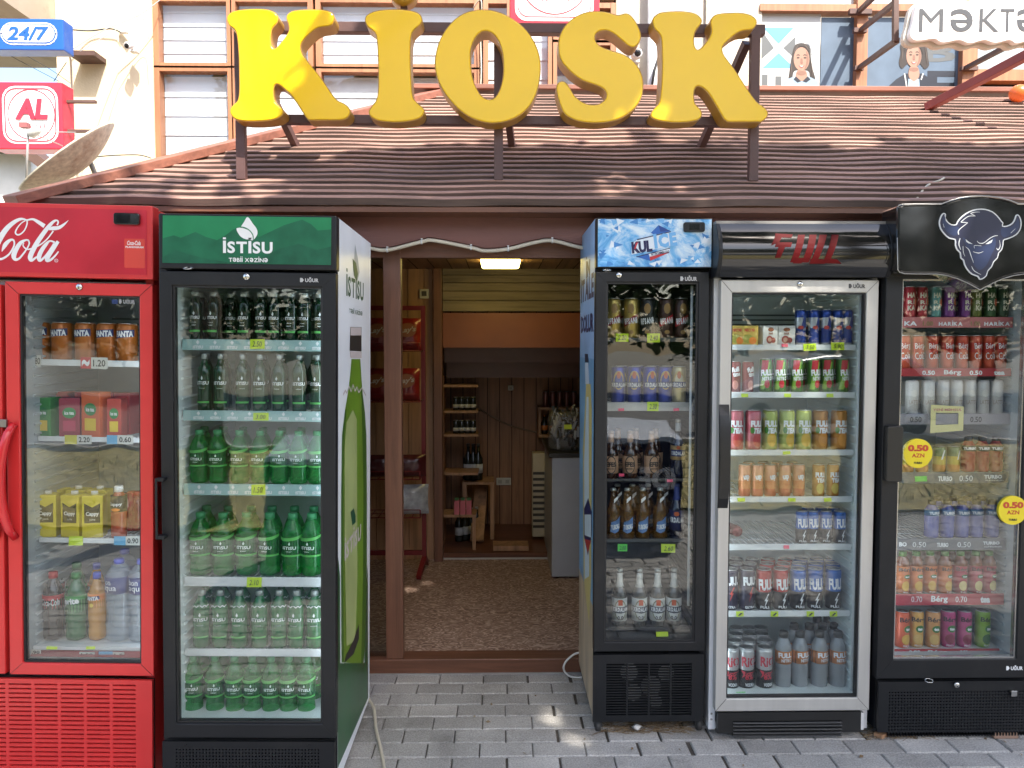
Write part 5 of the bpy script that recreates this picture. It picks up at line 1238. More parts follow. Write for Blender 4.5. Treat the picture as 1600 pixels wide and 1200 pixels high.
RDC = mat('cola red label', (.45, .02, .03), .35, var=0); COL_ = mat('cola in bottle', (.018, .009, .007), .06, var=0, coat=.5); SPG = sheer('green soda bottle', (.01, .14, .04), .08, .25, (.05, .5, .15)); FNO = sheer('orange soda bottle', (.55, .24, .02), .08, .2, (.8, .4, .05))
CLR = sheer('clear water bottle', (.45, .50, .55), .06, .62, (.85, .90, .95)); CAPR = flat('red cap', (.5, .03, .03)); CAPG = flat('green cap', (.02, .22, .05)); CAPB = flat('blue cap', (.05, .08, .5)); ORL = flat('orange print', (.75, .22, .03)); NVB = flat('navy print', (.02, .03, .14)); CAPW = flat('white cap', (.75, .75, .75))
YLP = flat('yellow print', (.75, .52, .03)); PNK = flat('berry print', (.45, .03, .08))
d_ = .12
Hc = zt(f, 80, 893, .15)-z4
ck = bottle_pack('drink_bottle', 'bottle', .036, Hc, 'pet', COL_, CAPR, RDC, (.48, .68), [('t', 'Coca-Cola', -.75, .75, .53, .63, 0, .01, 0)], [PWHT], petal=True)
sp = bottle_pack('drink_bottle', 'bottle', .038, Hc, 'pet', SPG, CAPG, flat('green print', (.03, .25, .05)), (.44, .68), [('t', 'Sprite', -.7, .7, .53, .65, 0, .04, .1)], [PWHT], petal=True)
fn = bottle_pack('drink_bottle', 'bottle', .031, Hc, 'pet', FNO, CAPB, ORL, (.50, .70), [('p', [(-.75, .60), (.75, .63), (.7, .68), (-.7, .66)], 1), ('t', 'FANTA', -.62, .62, .61, .67, 0, .05, .04), ('e', 0, .54, .2, .03, 2)], [PWHT, NVB, YLP], petal=True)
wa = bottle_pack('water_bottle', 'bottle', .047, zt(f, 187, 872, .16)-z4, 'big', CLR, CAPB, flat('indigo label', (.03, .04, .16)), (.60, .80), [('t', 'bon', -.6, .0, .71, .78, 0, .0, 0), ('t', 'aqua', -.6, .35, .62, .69, 0, .0, 0)], [PWHT], petal=True)
row(f, [ck, ck, sp, fn], [54, 83, 119, 151], z4, .15, ['cola bottle with red label', 'cola bottle with red label', 'green soda bottle', 'orange soda bottle'], 'bottom of red cooler', 'soda bottles in the red cooler', 950)
row(f, [wa, wa], [187, 222], z4, .155, ['large clear water bottle with indigo label', 'water bottle half hidden by the frame'], 'bottom of red cooler', 'water bottles in the red cooler', 950)
row(f, [ck, ck, sp, fn], [58, 86, 121, 152], z4, .27, ['cola bottle', 'cola bottle', 'green soda bottle', 'orange soda bottle'], 'rear rank of red cooler floor', 'rear soda bottles in the red cooler', 950)
H = zt(f, 148, 772, .17)-z3
def carton(kind, cat, w_, dp, H, body, items, imats, lid=None):
    def b(t):
        m = MB(); m.box(-w_/2, w_/2, -dp/2, dp/2, 0, H); m.build('body', body, t, bevel=.0025)
        m = MB()
        for it in items:
            k = items.index(it)
            if it[0] == 't': put_text(m, it[1], it[2]*w_/2, it[3]*w_/2, it[4]*H, it[5]*H, -dp/2-.0008-.0003*k, it[6], it[7], 0, it[8])
            elif it[0] == 'p': m.sheet([(u*w_/2, v*H) for u, v in it[1]], -dp/2-.0006-.0003*k, it[2])
            elif it[0] == 'e': m.sheet(ellipse(it[1]*w_/2, it[2]*H, it[3]*w_/2, it[4]*H, 18), -dp/2-.0006-.0003*k, it[5])
        m.build('lettering', imats, t)
        if lid: m = MB(); m.lathe([(.012, H), (.012, H+.012), (.001, H+.012)], 14); m.build('cap', lid, t)
    return Pack(kind, cat, b)
cp = carton('juice_carton', 'carton', .072, .06, H, mat('yellow juice card', (.62, .50, .04), .35, var=.05), [('p', [(-.75, .35), (.75, .35), (.75, .82), (0, .72), (-.75, .82)], 0), ('t', 'Cappy', -.6, .62, .50, .62, 1, .03, 0), ('t', 'juice', -.25, .3, .40, .46, 1, .0, 0)], [PBLK, PWHT], CAPW)
cb = bottle_pack('juice_bottle', 'bottle', .028, zt(f, 186, 758, .16)-z3, 'tea', mat('juice in bottle', (.35, .06, .03), .1, var=.1), CAPW, PBLK, (.52, .82), [('t', 'Cappy', -.75, .75, .62, .70, 0, .02, 0), ('e', .1, .56, .45, .03, 1)], [PWHT, ORL])
row(f, [cp, cp, cp], [75, 117, 148], z3, .165, ['yellow juice carton with black label', 'yellow juice carton partly hidden', 'yellow juice carton with black panel'], 'third shelf of red cooler', 'juice cartons in the red cooler', 800)
row(f, [cb], [186], z3, .15, 'red juice bottle with black label', 'third shelf of red cooler', 'juice bottles in the red cooler', 800)
BERRY = mat('purple plastic ball', (.35, .02, .06), .2, var=.1, coat=.4)
p = f.L(193, 765, .24); m = MB(); R = .042; m.lathe([(R*math.cos(t), R*math.sin(t)) for t in [(-90+180*i/14)*math.pi/180 for i in range(15)]], 22)
o = m.build('round_bottle', BERRY); tag(o, 'round crimson bottle behind the black labelled juice in red cooler', 'bottle'); o.location = f.root.matrix_world @ Vector((p.x, .26, z3+.105))
tall = bottle_pack('juice_bottle', 'bottle', .03, .15, 'tea', mat('cranberry drink', (.30, .02, .04), .1, var=.1), CAPR); row(f, [tall, tall], [207, 216], z3, .27, 'crimson juice bottle at the right rear', 'third shelf of red cooler', 'juice bottles in the red cooler', 800)
H2 = zt(f, 148, 612, .16)-z2
for i, (px, colr, w_, nm, cc) in enumerate([(50, (.6, .06, .03), .035, 'narrow red carton', PNK), (76, (.05, .26, .05), .06, 'green juice carton', ORL), (112, (.28, .02, .04), .07, 'dark red juice carton', PNK), (150, (.62, .12, .03), .078, 'wide orange juice carton', CAPG), (182, (.5, .06, .04), .05, 'red juice carton at the right', PNK)]):
    c_ = carton('juice_carton', 'carton', w_, .06, H2*(1 if w_ > .07 else .86), mat('card '+nm, colr, .4, var=.08), [('e', 0, .62, .65, .14, 0), ('p', [(-.6, .15), (.6, .15), (.6, .42), (-.6, .42)], 1), ('t', 'ice tea', -.45, .45, .57, .66, 2, .03, 0)], [CAPG, YLP if i != 2 else cc, PWHT]); row(f, [c_], [px], z2, .165, nm, 'second shelf of red cooler', 'juice cartons in the red cooler', 650, start=i+1)
H1 = zt(f, 80, 503, .17)-z1
fc = can_pack('drink_can', 'can', .036, H1, [(0, mat('dim orange can', (.45, .13, .02), .3, .2))], [('p', [(-.8, .6), (.8, .66), (.8, .84), (-.8, .8)], 1), ('t', 'FANTA', -.7, .7, .64, .80, 0, .05, .03)], [PWHT, NVB])
row(f, [fc]*5, [62, 97, 133, 167, 200], z1, .18, 'orange soda can', 'top shelf of red cooler', 'orange cans in the red cooler', 530); row(f, [fc]*5, [66, 100, 135, 168, 200], z1, .30, 'orange soda can of the rear rank', 'top shelf, red cooler', 'rear orange cans in the red cooler', 530)

for k_, (px, nm2) in enumerate([(62, 'rear red juice carton'), (98, 'rear wide red carton'), (135, 'rear crimson carton'), (168, 'rear ruby carton'), (198, 'rear scarlet carton')]):
    c_ = carton('juice_carton', 'carton', .066, .06, H2*.95, mat('rear red card', (.42, .04, .04), .4, var=.15), [('t', 'ice tea', -.45, .45, .57, .66, 0, .03, 0)], [PWHT]); row(f, [c_], [px], z2, .27, nm2, 'second shelf of red cooler', 'rear juice cartons in the red cooler', 650, start=k_+1)
row(f, [cp, cp, cp], [90, 124, 156], z3, .27, 'rear yellow juice carton', 'third shelf of red cooler', 'rear juice cartons in the red cooler', 800)
row(f, [wa], [196], z4, .29, 'large clear water bottle behind the front one', 'bottom of red cooler', 'water bottles in the red cooler', 950)
# ---------------------------------------------------------------- green signed cooler
f = cooler('drinks_cooler', 'charcoal cooler with green mountain header and green water bottles', 2.61, .012, 388, BK, .72, 250, 527, 337,
           (252, 425, 524.5, 1153.5), BK, (272, 447, 503, 1131), (249, 335.5, 526, 421), BK, (254, 1159, 523, 1246), WLN, .03)
f.pxm = 388; IS = f; add_fill_tube(f, 1)
q = Map(f, 3.53, 240, 320, -.006); sc = q.scale()
ar = [[(50, 58), (980, 70), (978, 332), (48, 320)], [(50, 185), (110, 168), (150, 182), (230, 150), (290, 178), (350, 195), (400, 165), (440, 135), (480, 120), (520, 140), (580, 178), (640, 150), (720, 112), (820, 82), (870, 108), (905, 142), (978, 136), (978, 332), (48, 320)],
      [(48, 290), (120, 250), (200, 275), (300, 300), (420, 318), (560, 310), (700, 240), (800, 215), (900, 250), (978, 230), (978, 332), (48, 320)]]
m = MB()
for k, (a, mt) in enumerate(zip(ar, (0, 1, 2))): m.sheet([(x, z) for x, z in q.poly(a)], -.0052-.0004*k, mt)
hp = m.build('header_panel', [mat('header green', (.012, .20, .075), .3, var=.12, vscale=9), mat('header mid green', (.008, .12, .055), .3, var=.2, vscale=14), mat('header deep green', (.008, .10, .05), .3, var=.25, vscale=20)], f.hd)
def leaf(m, q, ox, oy, s, mi, y, flatten=1):
    t = lambda pts: [q(ox+a*s, oy+b*s) for a, b in pts]
    m.sheet(t(crom([(0, -68), (28, -32), (50, -2), (54, 25), (44, 45), (30, 58), (24, 30), (8, 10), (-14, -6), (-36, -12), (-20, -40)], True, 3)), y, mi)
    m.sheet(t(crom([(-62, -4), (-36, -8), (-8, 0), (14, 16), (26, 36), (30, 60), (10, 58), (-20, 52), (-46, 32)], True, 3)), y, mi)
    ribbon(m, [(*q(ox+a*s, oy+b*s), w_*s*abs(q.scale())) for a, b, w_ in [(-66, -6, 3), (-30, -12, 5), (5, 2, 5), (28, 30, 5), (33, 60, 3)]], y-.0003, mi+1) if mi >= 0 else None
m = MB(); leaf(m, q, 519, 135, 1, 0, -.0066)
put_text(m, 'İSTİSU', *f.rect(348.5, 371.5, 426, 396, -.006), -.0066, 0, .035, res=4); put_text(m, 'TƏBİİ XƏZİNƏ', *f.rect(357.5, 401, 418.5, 409.5, -.006), -.0066, 0, .02)
m.build('lettering', [PWHT, mat('header green', (1, 1, 1))], f.hd)
hanger(f, 294, 419); lock(f, 385.5, 432.5); badge(f, 469, 434.5, 498, 441, flat('silver print', (.45, .45, .46)))
# bracket handle on the left edge
a = f.L(247.5, 745, 0); b = f.L(262, 840, 0); m = MB(); m.box(a.x, a.x+.008, -.03, -.024, b.z, a.z); m.box(a.x, b.x, -.028, -.0, a.z-.012, a.z); m.box(a.x, b.x, -.028, -.0, b.z, b.z+.012); m.build('handle', BK, f.d, bevel=.002)
# pierced panel
px = [275+k*5.15 for k in range(44)]; cols = [(f.L(p, 1190, .008).x, f.L(p+2.5, 1190, .008).x) for p in px]
rows = [(zt(f, 388, 1170.5+k*5.1+2.2, .008), zt(f, 388, 1170.5+k*5.1, .008)) for k in range(13)][::-1]
slots_panel(f, cols, rows, BK); 
for px in (291, 482):
    p = f.L(px, 1164, .008); m = MB(); m.lathe([(.004, 0), (.003, .002), (.001, .002)], 10); m.xf(Matrix.Translation((p.x, .008, p.z)) @ Matrix.Rotation(math.pi/2, 4, 'X')); m.build('screw', BK, f.root, fix=True)
# printed right side
xs = f.cx[1]+.0008
class SM:
    def __init__(s, f, x): s.f = f; s.x = x
    def __call__(s, px, py): v = s.f.S(px, py, s.x); return (v.y, v.z)
    def poly(s, p): return [s(*a) for a in p]
def side_sheet(f, m, pts, x, mi):   # pts in (y,z)
    n = len(pts); ar_ = sum(pts[i][0]*pts[(i+1) % n][1]-pts[(i+1) % n][0]*pts[i][1] for i in range(n))
    if (ar_ < 0) == (x > 0): pts = pts[::-1]
    m.add([(x, y, z) for y, z in pts], [tuple(range(n))], mi)
def side_text(m, txt, y0, y1, z0, z1, x, mi, bold=.03, flip=False):
    vs, fs = text2d(txt, bold, 0, 2); out = [(x, (y1-u*(y1-y0)) if flip else y0+u*(y1-y0), z0+v*(z1-z0)) for u, v in vs]; m.add(out, fs, mi)
s = SM(f, xs); m = MB(); yb_ = f.dep
side_sheet(f, m, [(.05, .035), (yb_, .035), (yb_, f.zt-.001), (.05, f.zt-.001)], xs, 0)
k = lambda pts: [s(*p) for p in pts]
cl = lambda pts: [(min(max(y, .052), yb_-.002), z) for y, z in pts]
BOT = k([(549, 561), (563, 561), (564.5, 590), (567, 620), (570, 645), (572.2, 680), (573, 760), (573, 900), (571.5, 985), (568, 1037), (533.5, 1035), (532.6, 900), (533, 760), (534.2, 680), (539, 640), (544, 610), (547, 585)])
side_sheet(f, m, cl(BOT), xs+.0006, 1)
zz = s(550, 1037)[1]
side_sheet(f, m, cl(k([(527.5, 870), (531, 900), (531.5, 1036), (569, 1036), (572, 930), (574.5, 880), (575, 1090), (527.5, 1200)])), xs+.0009, 2)
side_sheet(f, m, cl(k([(564, 600), (567, 620), (570, 645), (572.2, 680), (573, 760), (573, 900), (571.5, 985), (568, 1036), (564, 1036), (567, 900), (567.5, 760), (566, 680)])), xs+.0008, 8)
side_sheet(f, m, cl(k([(533.6, 1034), (532.7, 900), (533.1, 760), (534.4, 680), (539.2, 640), (541, 640), (537, 690), (536, 760), (536, 900), (537, 1034)])), xs+.0008, 8)
side_sheet(f, m, cl(k([(538, 700), (541, 660), (551, 640), (557, 655), (558, 900), (555, 1000), (541, 1010), (538, 850)])), xs+.0012, 3)
side_sheet(f, m, cl(k([(560.4, 975), (560.4, 998), (552, 1022), (537, 1036), (541, 1022), (552, 1000)])), xs+.0015, 4)
side_sheet(f, m, cl(k([(546.8, 511), (564.4, 511), (564.4, 549), (546, 548)])), xs+.0012, 4); side_sheet(f, m, cl(k([(547, 511.5), (563.8, 511.5), (564, 524), (547, 524)])), xs+.0015, 5)
side_sheet(f, m, cl(k([(546, 549), (564.6, 549.5), (564.4, 559.5), (547.3, 559)])), xs+.0015, 5)
side_sheet(f, m, cl(k([(554.5, 381), (559, 404), (561.5, 425), (558, 440), (553, 412)])), xs+.0006, 6); side_sheet(f, m, cl(k([(550.6, 404), (556, 411), (559, 428), (556.8, 440), (552.5, 430)])), xs+.0009, 7)
ya, za = s(541, 440); yb2, zb2 = s(568, 440); z0_ = s(555, 467)[1]; z1_ = s(555, 434)[1]; side_text(m, 'İSTİSU', ya, yb2, z0_, z1_+.02, xs+.0006, 7, .03)
side_text(m, 'TƏBİİ XƏZİNƏ', s(545.5, 485)[0], s(566, 485)[0], s(555, 491)[1], s(555, 482)[1], xs+.0006, 7, .01)
side_text(m, 'İSTİSU', s(538, 830)[0], s(563.5, 830)[0], s(552, 858)[1], s(552, 824)[1], xs+.0016, 5, .03)
side_sheet(f, m, cl(k([(547, 800), (552, 794), (555, 806), (555, 816), (550, 821)])), xs+.0016, 7)
zig = [(535.5, 617), (539, 610), (541, 614), (545, 604), (548, 612), (551, 601), (554, 611), (557, 605), (560, 613), (565, 606), (571, 618)]
for (a, b) in zip(zig[:-1], zig[1:]):
    A = s(*a); B = s(*b); side_sheet(f, m, cl([(A[0], A[1]-.004), (B[0], B[1]-.004), (B[0], B[1]+.004), (A[0], A[1]+.004)]), xs+.0016, 5)
m.build('side_print', [mat('side print white', (.85, .86, .88), .35, var=.05), mat('side bottle green', (.13, .25, .02), .3, var=.25, vscale=3, stretch=(1, 1, .4)), mat('side deep green', (.012, .09, .03), .3, var=.35, vscale=4, stretch=(1, 3, .6)), mat('side pale green', (.40, .47, .18), .3, var=.12), flat('side black', (.02, .02, .02)), flat('side bottle white', (.6, .52, .50)), flat('side grey leaf', (.40, .42, .42)), flat('side dark green', (.01, .08, .04)), flat('side shade green', (.045, .12, .012))], f.cab)
RT = mat('teal price strip', (.33, .50, .49), .35, var=.05)
def istisu_rail(f, y0):
    z, r, dd, zb = f.cur; m = MB(); a, b = f.lin[0]+.03, f.lin[1]-.02; h = z+.004-zb
    for k in range(8):
        x = a+(b-a)*(k+.5)/8; put_text(m, 'iSTiSU', x-.018, x+.018, zb+h*.14, zb+h*.42, dd-.0048, 0, .05); m.sheet([(x, zb+h*.92), (x+.006, zb+h*.72), (x, zb+h*.5), (x-.006, zb+h*.72)], dd-.0048, 0)
    m.build('lettering', PWHT, r)
GBD = sheer('dark green glass', (.004, .022, .010), .06, .18, (.03, .20, .08)); GBM = sheer('green glass', (.010, .19, .055), .06, .30, (.04, .50, .15)); GPT = sheer('green bottle plastic', (.02, .26, .055), .08, .55, (.14, .80, .26)); GLB = flat('dark green label', (.008, .05, .03)); GST = flat('bright green print', (.10, .42, .09)); CPS = mat('pale metal cap', (.42, .45, .43), .3, .5, var=.05); CPG = mat('green plastic cap', (.04, .26, .10), .35, var=.05)
def leafd(v, s_, mi): return ('p', [(0, v+s_*1.1), (s_*3.2, v), (s_*1.5, v-s_), (-s_*1.0, v-s_*.9), (-s_*3.0, v-s_*.1), (-s_*1.2, v+s_*.25)], mi)
WHERE = '{} of the green cooler'
def ist_row(ya, yb, ytop, xs, R, pk, pl=None, nm='', wh='', rearpx=None, notex=None, d=.10):
    z = shelf(f, ya, yb, d=d, rmat=pl); return z
z = shelf(f, 532.5, 548, rmat=RT); istisu_rail(f, 0); note(f, 391, 530, 414, 545, txt='2.50'); 
H = zt(f, 388, 457, .13)-z
p1 = bottle_pack('water_bottle', 'bottle', .0215, H, 'wide', GBD, CPS, None, None, [('t', 'iSTiSU', -.72, .72, .44, .50, 0, .03, 0), leafd(.56, .04, 0), ('t', 'mineral', -.3, .3, .36, .385, 0, 0, 0), ('t', 'water', -.3, .3, .30, .325, 0, 0, 0), ('p', [(-.8, .17), (-.4, .17), (0, .17), (.4, .17), (.8, .17), (.8, .215), (.4, .215), (0, .215), (-.4, .215), (-.8, .215)], 1)], [PWHT, GST])
g_ = 'green water bottles'
row(f, p1, [307, 333, 382, 407, 430, 454, 476, 499], z, .128, 'dark glass water bottle', 'top shelf of green cooler', g_, 495)
row(f, p1, [313, 338, 362, 386, 411, 436, 460, 484], z, .20, 'rear dark glass water bottle', 'top shelf of green cooler', g_, 495)
row(f, p1, [318, 342, 366, 390, 414, 438, 462, 484], z, .29, 'rearmost dark glass water bottle', 'top shelf of green cooler', g_, 495)
z = shelf(f, 643.5, 658, rmat=RT); istisu_rail(f, 0); note(f, 396, 645, 420, 657, txt='3.00')
H = zt(f, 388, 553, .13)-z
p2 = bottle_pack('water_bottle', 'bottle', .0245, H, 'glass', sheer('deep green glass', (.005, .055, .02), .06, .22, (.03, .30, .10)), CPS, None, None, [('t', 'iSTiSU', -.75, .75, .46, .52, 0, .03, 0), leafd(.58, .035, 0), ('t', 'mineral', -.3, .3, .39, .41, 0, 0, 0), ('p', [(-.8, .14), (-.4, .14), (0, .14), (.4, .14), (.8, .14), (.8, .175), (.4, .175), (0, .175), (-.4, .175), (-.8, .175)], 1)], [PWHT, GST])
row(f, p2, [320, 345, 379, 406, 437, 467, 496], z, .13, 'green glass water bottle', 'second shelf of green cooler', g_, 600)
row(f, p2, [324, 352, 382, 412, 442, 470, 490], z, .22, 'rear green glass water bottle', 'second shelf of green cooler', g_, 600)
z = shelf(f, 758, 774, rmat=RT); istisu_rail(f, 0); note(f, 393, 757, 415, 773, txt='1.50')
H = zt(f, 388, 672, .14)-z
def petp(R, H): return bottle_pack('water_bottle', 'bottle', R, H, 'pet', GPT, CPG, GLB, (.36, .58), [('t', 'iSTiSU', -.6, .5, .44, .49, 0, .03, 0), leafd(.535, .025, 0), ('t', 'water', -.25, .2, .40, .42, 0, 0, 0), ('p', [(-1.1, .335), (-.6, .33), (0, .33), (.6, .33), (1.1, .335), (1.1, .365), (.6, .36), (0, .36), (-.6, .36), (-1.1, .365)], 1), ('p', [(-1.1, .60), (-.6, .575), (0, .58), (.6, .60), (1.1, .64), (1.1, .68), (.6, .65), (0, .63), (-.6, .63), (-1.1, .64)], 1)], [PWHT, GST], petal=True)
p3 = petp(.033, H)
row(f, p3, [312, 341, 374, 407, 437, 467, 496], z, .142, 'green plastic water bottle', 'third shelf of green cooler', g_, 720)
row(f, p3, [320, 350, 380, 412, 442, 472], z, .25, 'rear green plastic water bottle', 'third shelf of green cooler', g_, 720)
z = shelf(f, 903, 916); note(f, 386, 902, 409, 917, txt='2.10')
H = zt(f, 388, 800, .15)-z
p4 = petp(.038, H)
row(f, p4, [315, 350, 386, 421, 457, 488], z, .148, 'large green plastic water bottle', 'fourth shelf of green cooler', g_, 860)
row(f, p4, [324, 358, 392, 426, 460, 490], z, .26, 'rear large green plastic bottle', 'fourth shelf of green cooler', g_, 860)
z = shelf(f, 1015, 1025)
H = zt(f, 388, 921, .14)-z
p5 = bottle_pack('water_bottle', 'bottle', .030, H, 'glass', GBM, CPS, None, None, [('t', 'iSTiSU', -.72, .72, .47, .53, 0, .03, 0), leafd(.59, .035, 0), ('t', 'mineral', -.3, .3, .395, .415, 0, 0, 0), ('p', [(-.8, .18), (-.4, .18), (0, .18), (.4, .18), (.8, .18), (.8, .21), (.4, .21), (0, .21), (-.4, .21), (-.8, .21)], 1), ('t', 'ww', -.9, .9, .72, .76, 0, 0, 0)], [PWHT, GST])
row(f, p5, [315, 343, 374, 405, 436, 464, 491], z, .138, 'green glass bottle', 'fifth shelf of green cooler', g_, 965)
row(f, p5, [322, 350, 380, 410, 440, 468, 492], z, .24, 'rear green glass bottle', 'fifth shelf of green cooler', g_, 965)
m = MB(); zf = zt(f, 388, 1122, .09); m.box(f.lin[0]+.004, f.lin[1]-.004, .085, f.lin[4]-.01, zf-.012, zf-.001); m.build('shelf', RAILW, f.root); z = zf
H = zt(f, 388, 1024, .13)-z; p6 = petp(.0325, H)
row(f, p6, [303, 336, 367, 395, 423, 451, 478], z, .128, 'bright green plastic bottle', 'bottom row of green cooler', g_, 1072)
row(f, p6, [314, 346, 376, 406, 436, 466, 490], z, .22, 'rear bright green bottle', 'bottom row of green cooler', g_, 1072)

# ---------------------------------------------------------------- narrow blue header cooler
f = cooler('drinks_cooler', 'narrow black cooler on castors with icy blue header, right of the doorway', 3.03, 0, 1015, BK, .60, 929, 1106, 341,
           (929, 425, 1105, 1018), BK, (946.5, 441, 1088.5, 1003), (931.5, 341, 1113, 419), BK, (926.5, 1023, 1099.5, 1131), DLN, .062, wheels=[(934, 1150), (1091, 1150)])
f.pxm = 1017; f.low = (f.low[0], f.low[1], .062, f.low[3])
a, b, c, d_ = f.rect(934, 343, 1111, 417)
ICE = mat('icy print', (.25, .50, .80), .3, var=0)
n = ICE.node_tree.nodes; l = ICE.node_tree.links; tc = n.new('ShaderNodeTexCoord'); t1 = n.new('ShaderNodeTexNoise'); t1.inputs['Scale'].default_value = 9; t1.inputs['Detail'].default_value = 9; t1.inputs['Roughness'].default_value = .65; t1.inputs['Distortion'].default_value = 1.2
l.new(tc.outputs['Object'], t1.inputs['Vector']); cr = n.new('ShaderNodeValToRGB'); cr.color_ramp.elements[0].position = .34; cr.color_ramp.elements[0].color = (.02, .15, .48, 1); cr.color_ramp.elements[1].position = .62; cr.color_ramp.elements[1].color = (.66, .78, .88, 1); e = cr.color_ramp.elements.new(.47); e.color = (.14, .42, .75, 1)
l.new(t1.outputs[0], cr.inputs[0]); l.new(cr.outputs[0], n['Principled BSDF'].inputs['Base Color'])
m = MB(); m.box(a, b, -.0055, -.0041, c, d_); m.build('header_panel', ICE, f.hd)
q = Map(f, 8.6486, 930, 335, -.006); m = MB()
rr = random.Random(12)
for i in range(52):      # shards of ice round the border
    while True:
        x = rr.uniform(60, 1540); y = rr.uniform(60, 700)
        if not (350 < x < 1250 and 160 < y < 620) and not (1150 < x < 1500 and 90 < y < 260): break
    r = rr.uniform(25, 75); a0 = rr.uniform(0, 6); pts = [(min(max(x+r*math.cos(a0+k*2.1+rr.uniform(-.4, .4)), 42), 1560), min(max(y+r*.8*math.sin(a0+k*2.1+rr.uniform(-.4, .4)), 56), 708)) for k in range(3)]
    m.sheet(q.poly(pts), -.0058-.00002*i, rr.choice((1, 2, 3)))
m.sheet(q.poly([(750, 250), (855, 145), (1020, 225), (960, 240), (800, 275)]), -.0072, 0); m.sheet(q.poly([(855, 145), (1020, 225), (880, 235)]), -.0074, 4)
m.sheet(q.poly([(565, 335), (1020, 228), (1020, 240), (565, 350)]), -.0075, 5); m.sheet(q.poly([(490, 400), (560, 345), (800, 285), (1090, 225), (1095, 405), (770, 480), (560, 530), (490, 545)]), -.0070, 3)
m.sheet(q.poly([(552, 570), (1010, 452), (1010, 465), (560, 580)]), -.0075, 5); m.sheet(q.poly([(552, 572), (720, 530), (745, 628)]), -.0074, 0); m.sheet(q.poly([(745, 628), (735, 575), (1000, 505), (990, 520)]), -.0073, 6); m.sheet(q.poly([(722, 535), (1012, 462), (1005, 500), (735, 572)]), -.0076, 3)
x0, z0 = q(490, 540); x1, z1 = q(770, 360); put_text(m, 'KUL', x0, x1, z0+.006, z1, -.0082, 5, .06, 0, .10); x0, z0 = q(790, 475); x1, z1 = q(1100, 245); put_text(m, 'ICE', x0, x1, z0+.008, z1, -.0082, 1, .06, 0, .14)
m.sheet(q.poly([(525, 470), (548, 385), (582, 375), (560, 420), (545, 470)]), -.0085, 6)
x0, z0 = q(755, 553); x1, z1 = q(1000, 492); put_text(m, 'BETTER SUMMER COLD', x0, x1, z0+.004, z1-.003, -.0082, 5, .03, 0, .16)
m.build('lettering', [flat('logo blue', (.02, .12, .45)), flat('ice mid', (.16, .42, .75)), flat('ice deep', (.05, .22, .55)), flat('ice white', (.68, .76, .85)), flat('logo dark blue', (.01, .05, .25)), flat('logo navy', (.01, .01, .07)), flat('logo red', (.5, .03, .04))], f.hd)
a, b, c, d_ = f.rect(1067, 348, 1100, 363); m = MB(); m.prism(rrect(a, b, c, d_, .008), -.016, -.005); th = m.build('thermostat', BK, f.hd, bevel=.002)
m = MB(); m.box(a+.022, b-.022, -.0175, -.0161, c+.008, d_-.008)
for x in (a+.010, b-.010):
    for zz in (c+.012, d_-.012): m.lathe([(.004, 0), (.001, .001)], 8, x, -.0165, zz)
m.build('display', [mat('display', (.004, .004, .005), .1, var=0)], th)
hanger(f, 948, 422); lock(f, 967, 430); badge(f, 1063, 432, 1089, 439, flat('silver print', (.45, .45, .46)))
m = MB(); a = f.L(1079, 700, .055); z_a = zt(f, 1079, 446, .055); z_b = zt(f, 1076, 947, .055); m.tube([(a.x, .062, z_a), (a.x, .062, z_b)], .0055, 10); m.build('inner_trim', mat('milky tube', (.70, .72, .74), .4, var=0), f.root)
cols = []; 
xa = f.L(946, 1077, .008).x; xb = f.L(1082, 1077, .008).x; n_ = 4
for k in range(n_): w_ = (xb-xa)/n_; cols.append((xa+k*w_+.003, xa+(k+1)*w_-.003))
rows = []; za = zt(f, 1015, 1037, .008); pt = (za-zt(f, 1015, 1119, .008))/20
for k in range(20): rows.append((za-k*pt-pt*.62, za-k*pt))
gp = slots_panel(f, cols, rows[::-1], BK)
for (px, py, r) in [(1041, 1052, 13), (1017, 1072, 16), (990, 1082, 13), (1025, 1096, 10), (983, 1050, 14)]:   # condenser fan blades behind the slots
    p = f.L(px, py, .03); m = MB(); m.prism(ellipse(p.x, p.z, r*.00250, r*.00270, 20), .030, .034); m.build('fan_blade', mat('dusty fan blade', (.5, .5, .48), .6, var=.2), gp)
for px, py in ((931, 1075), (1095, 1075)):
    p = f.L(px, py, .008); m = MB(); m.lathe([(.004, 0), (.003, .002), (.001, .002)], 10); m.xf(Matrix.Translation((p.x, .008, p.z)) @ Matrix.Rotation(math.pi/2, 4, 'X')); m.build('screw', BK, f.root, fix=True)
# beach print on the left side
xs = f.cx[0]-.0008; s = SM(f, xs); m = MB(); yb_ = f.dep; ztp = f.zt
def sbox(y0, y1, z0, z1, mi, k=0): side_sheet(f, m, [(y0, z0), (y1, z0), (y1, z1), (y0, z1)], xs-.0005*k, mi)
zA = s(920, 560)[1]; zB = s(920, 700)[1]; zC = s(920, 930)[1]
sbox(.05, yb_, zA, ztp-.002, 0); sbox(.05, yb_, zC, zA-.0001, 1); sbox(.05, yb_, .064, zC-.0001, 2)
k_ = lambda pts: [(min(max(y, .052), yb_-.002), z) for y, z in [s(*p) for p in pts]]
side_sheet(f, m, k_([(912, 900), (911, 700), (916, 600), (923, 600), (925, 640), (924, 900), (921, 980)]), xs-.0008, 3)
side_sheet(f, m, k_([(914, 905), (913, 720), (917, 620), (920, 620), (921, 900)]), xs-.0011, 4)
side_sheet(f, m, k_([(914, 553), (919, 553), (920, 566), (914.5, 566)]), xs-.0011, 5); side_sheet(f, m, k_([(914.5, 567), (919.5, 567), (921, 600), (915, 600)]), xs-.0011, 6)
side_text(m, 'İN', s(916, 430)[0], s(922, 430)[0], s(918, 433)[1], s(918, 400)[1], xs-.0011, 7, .04, False)
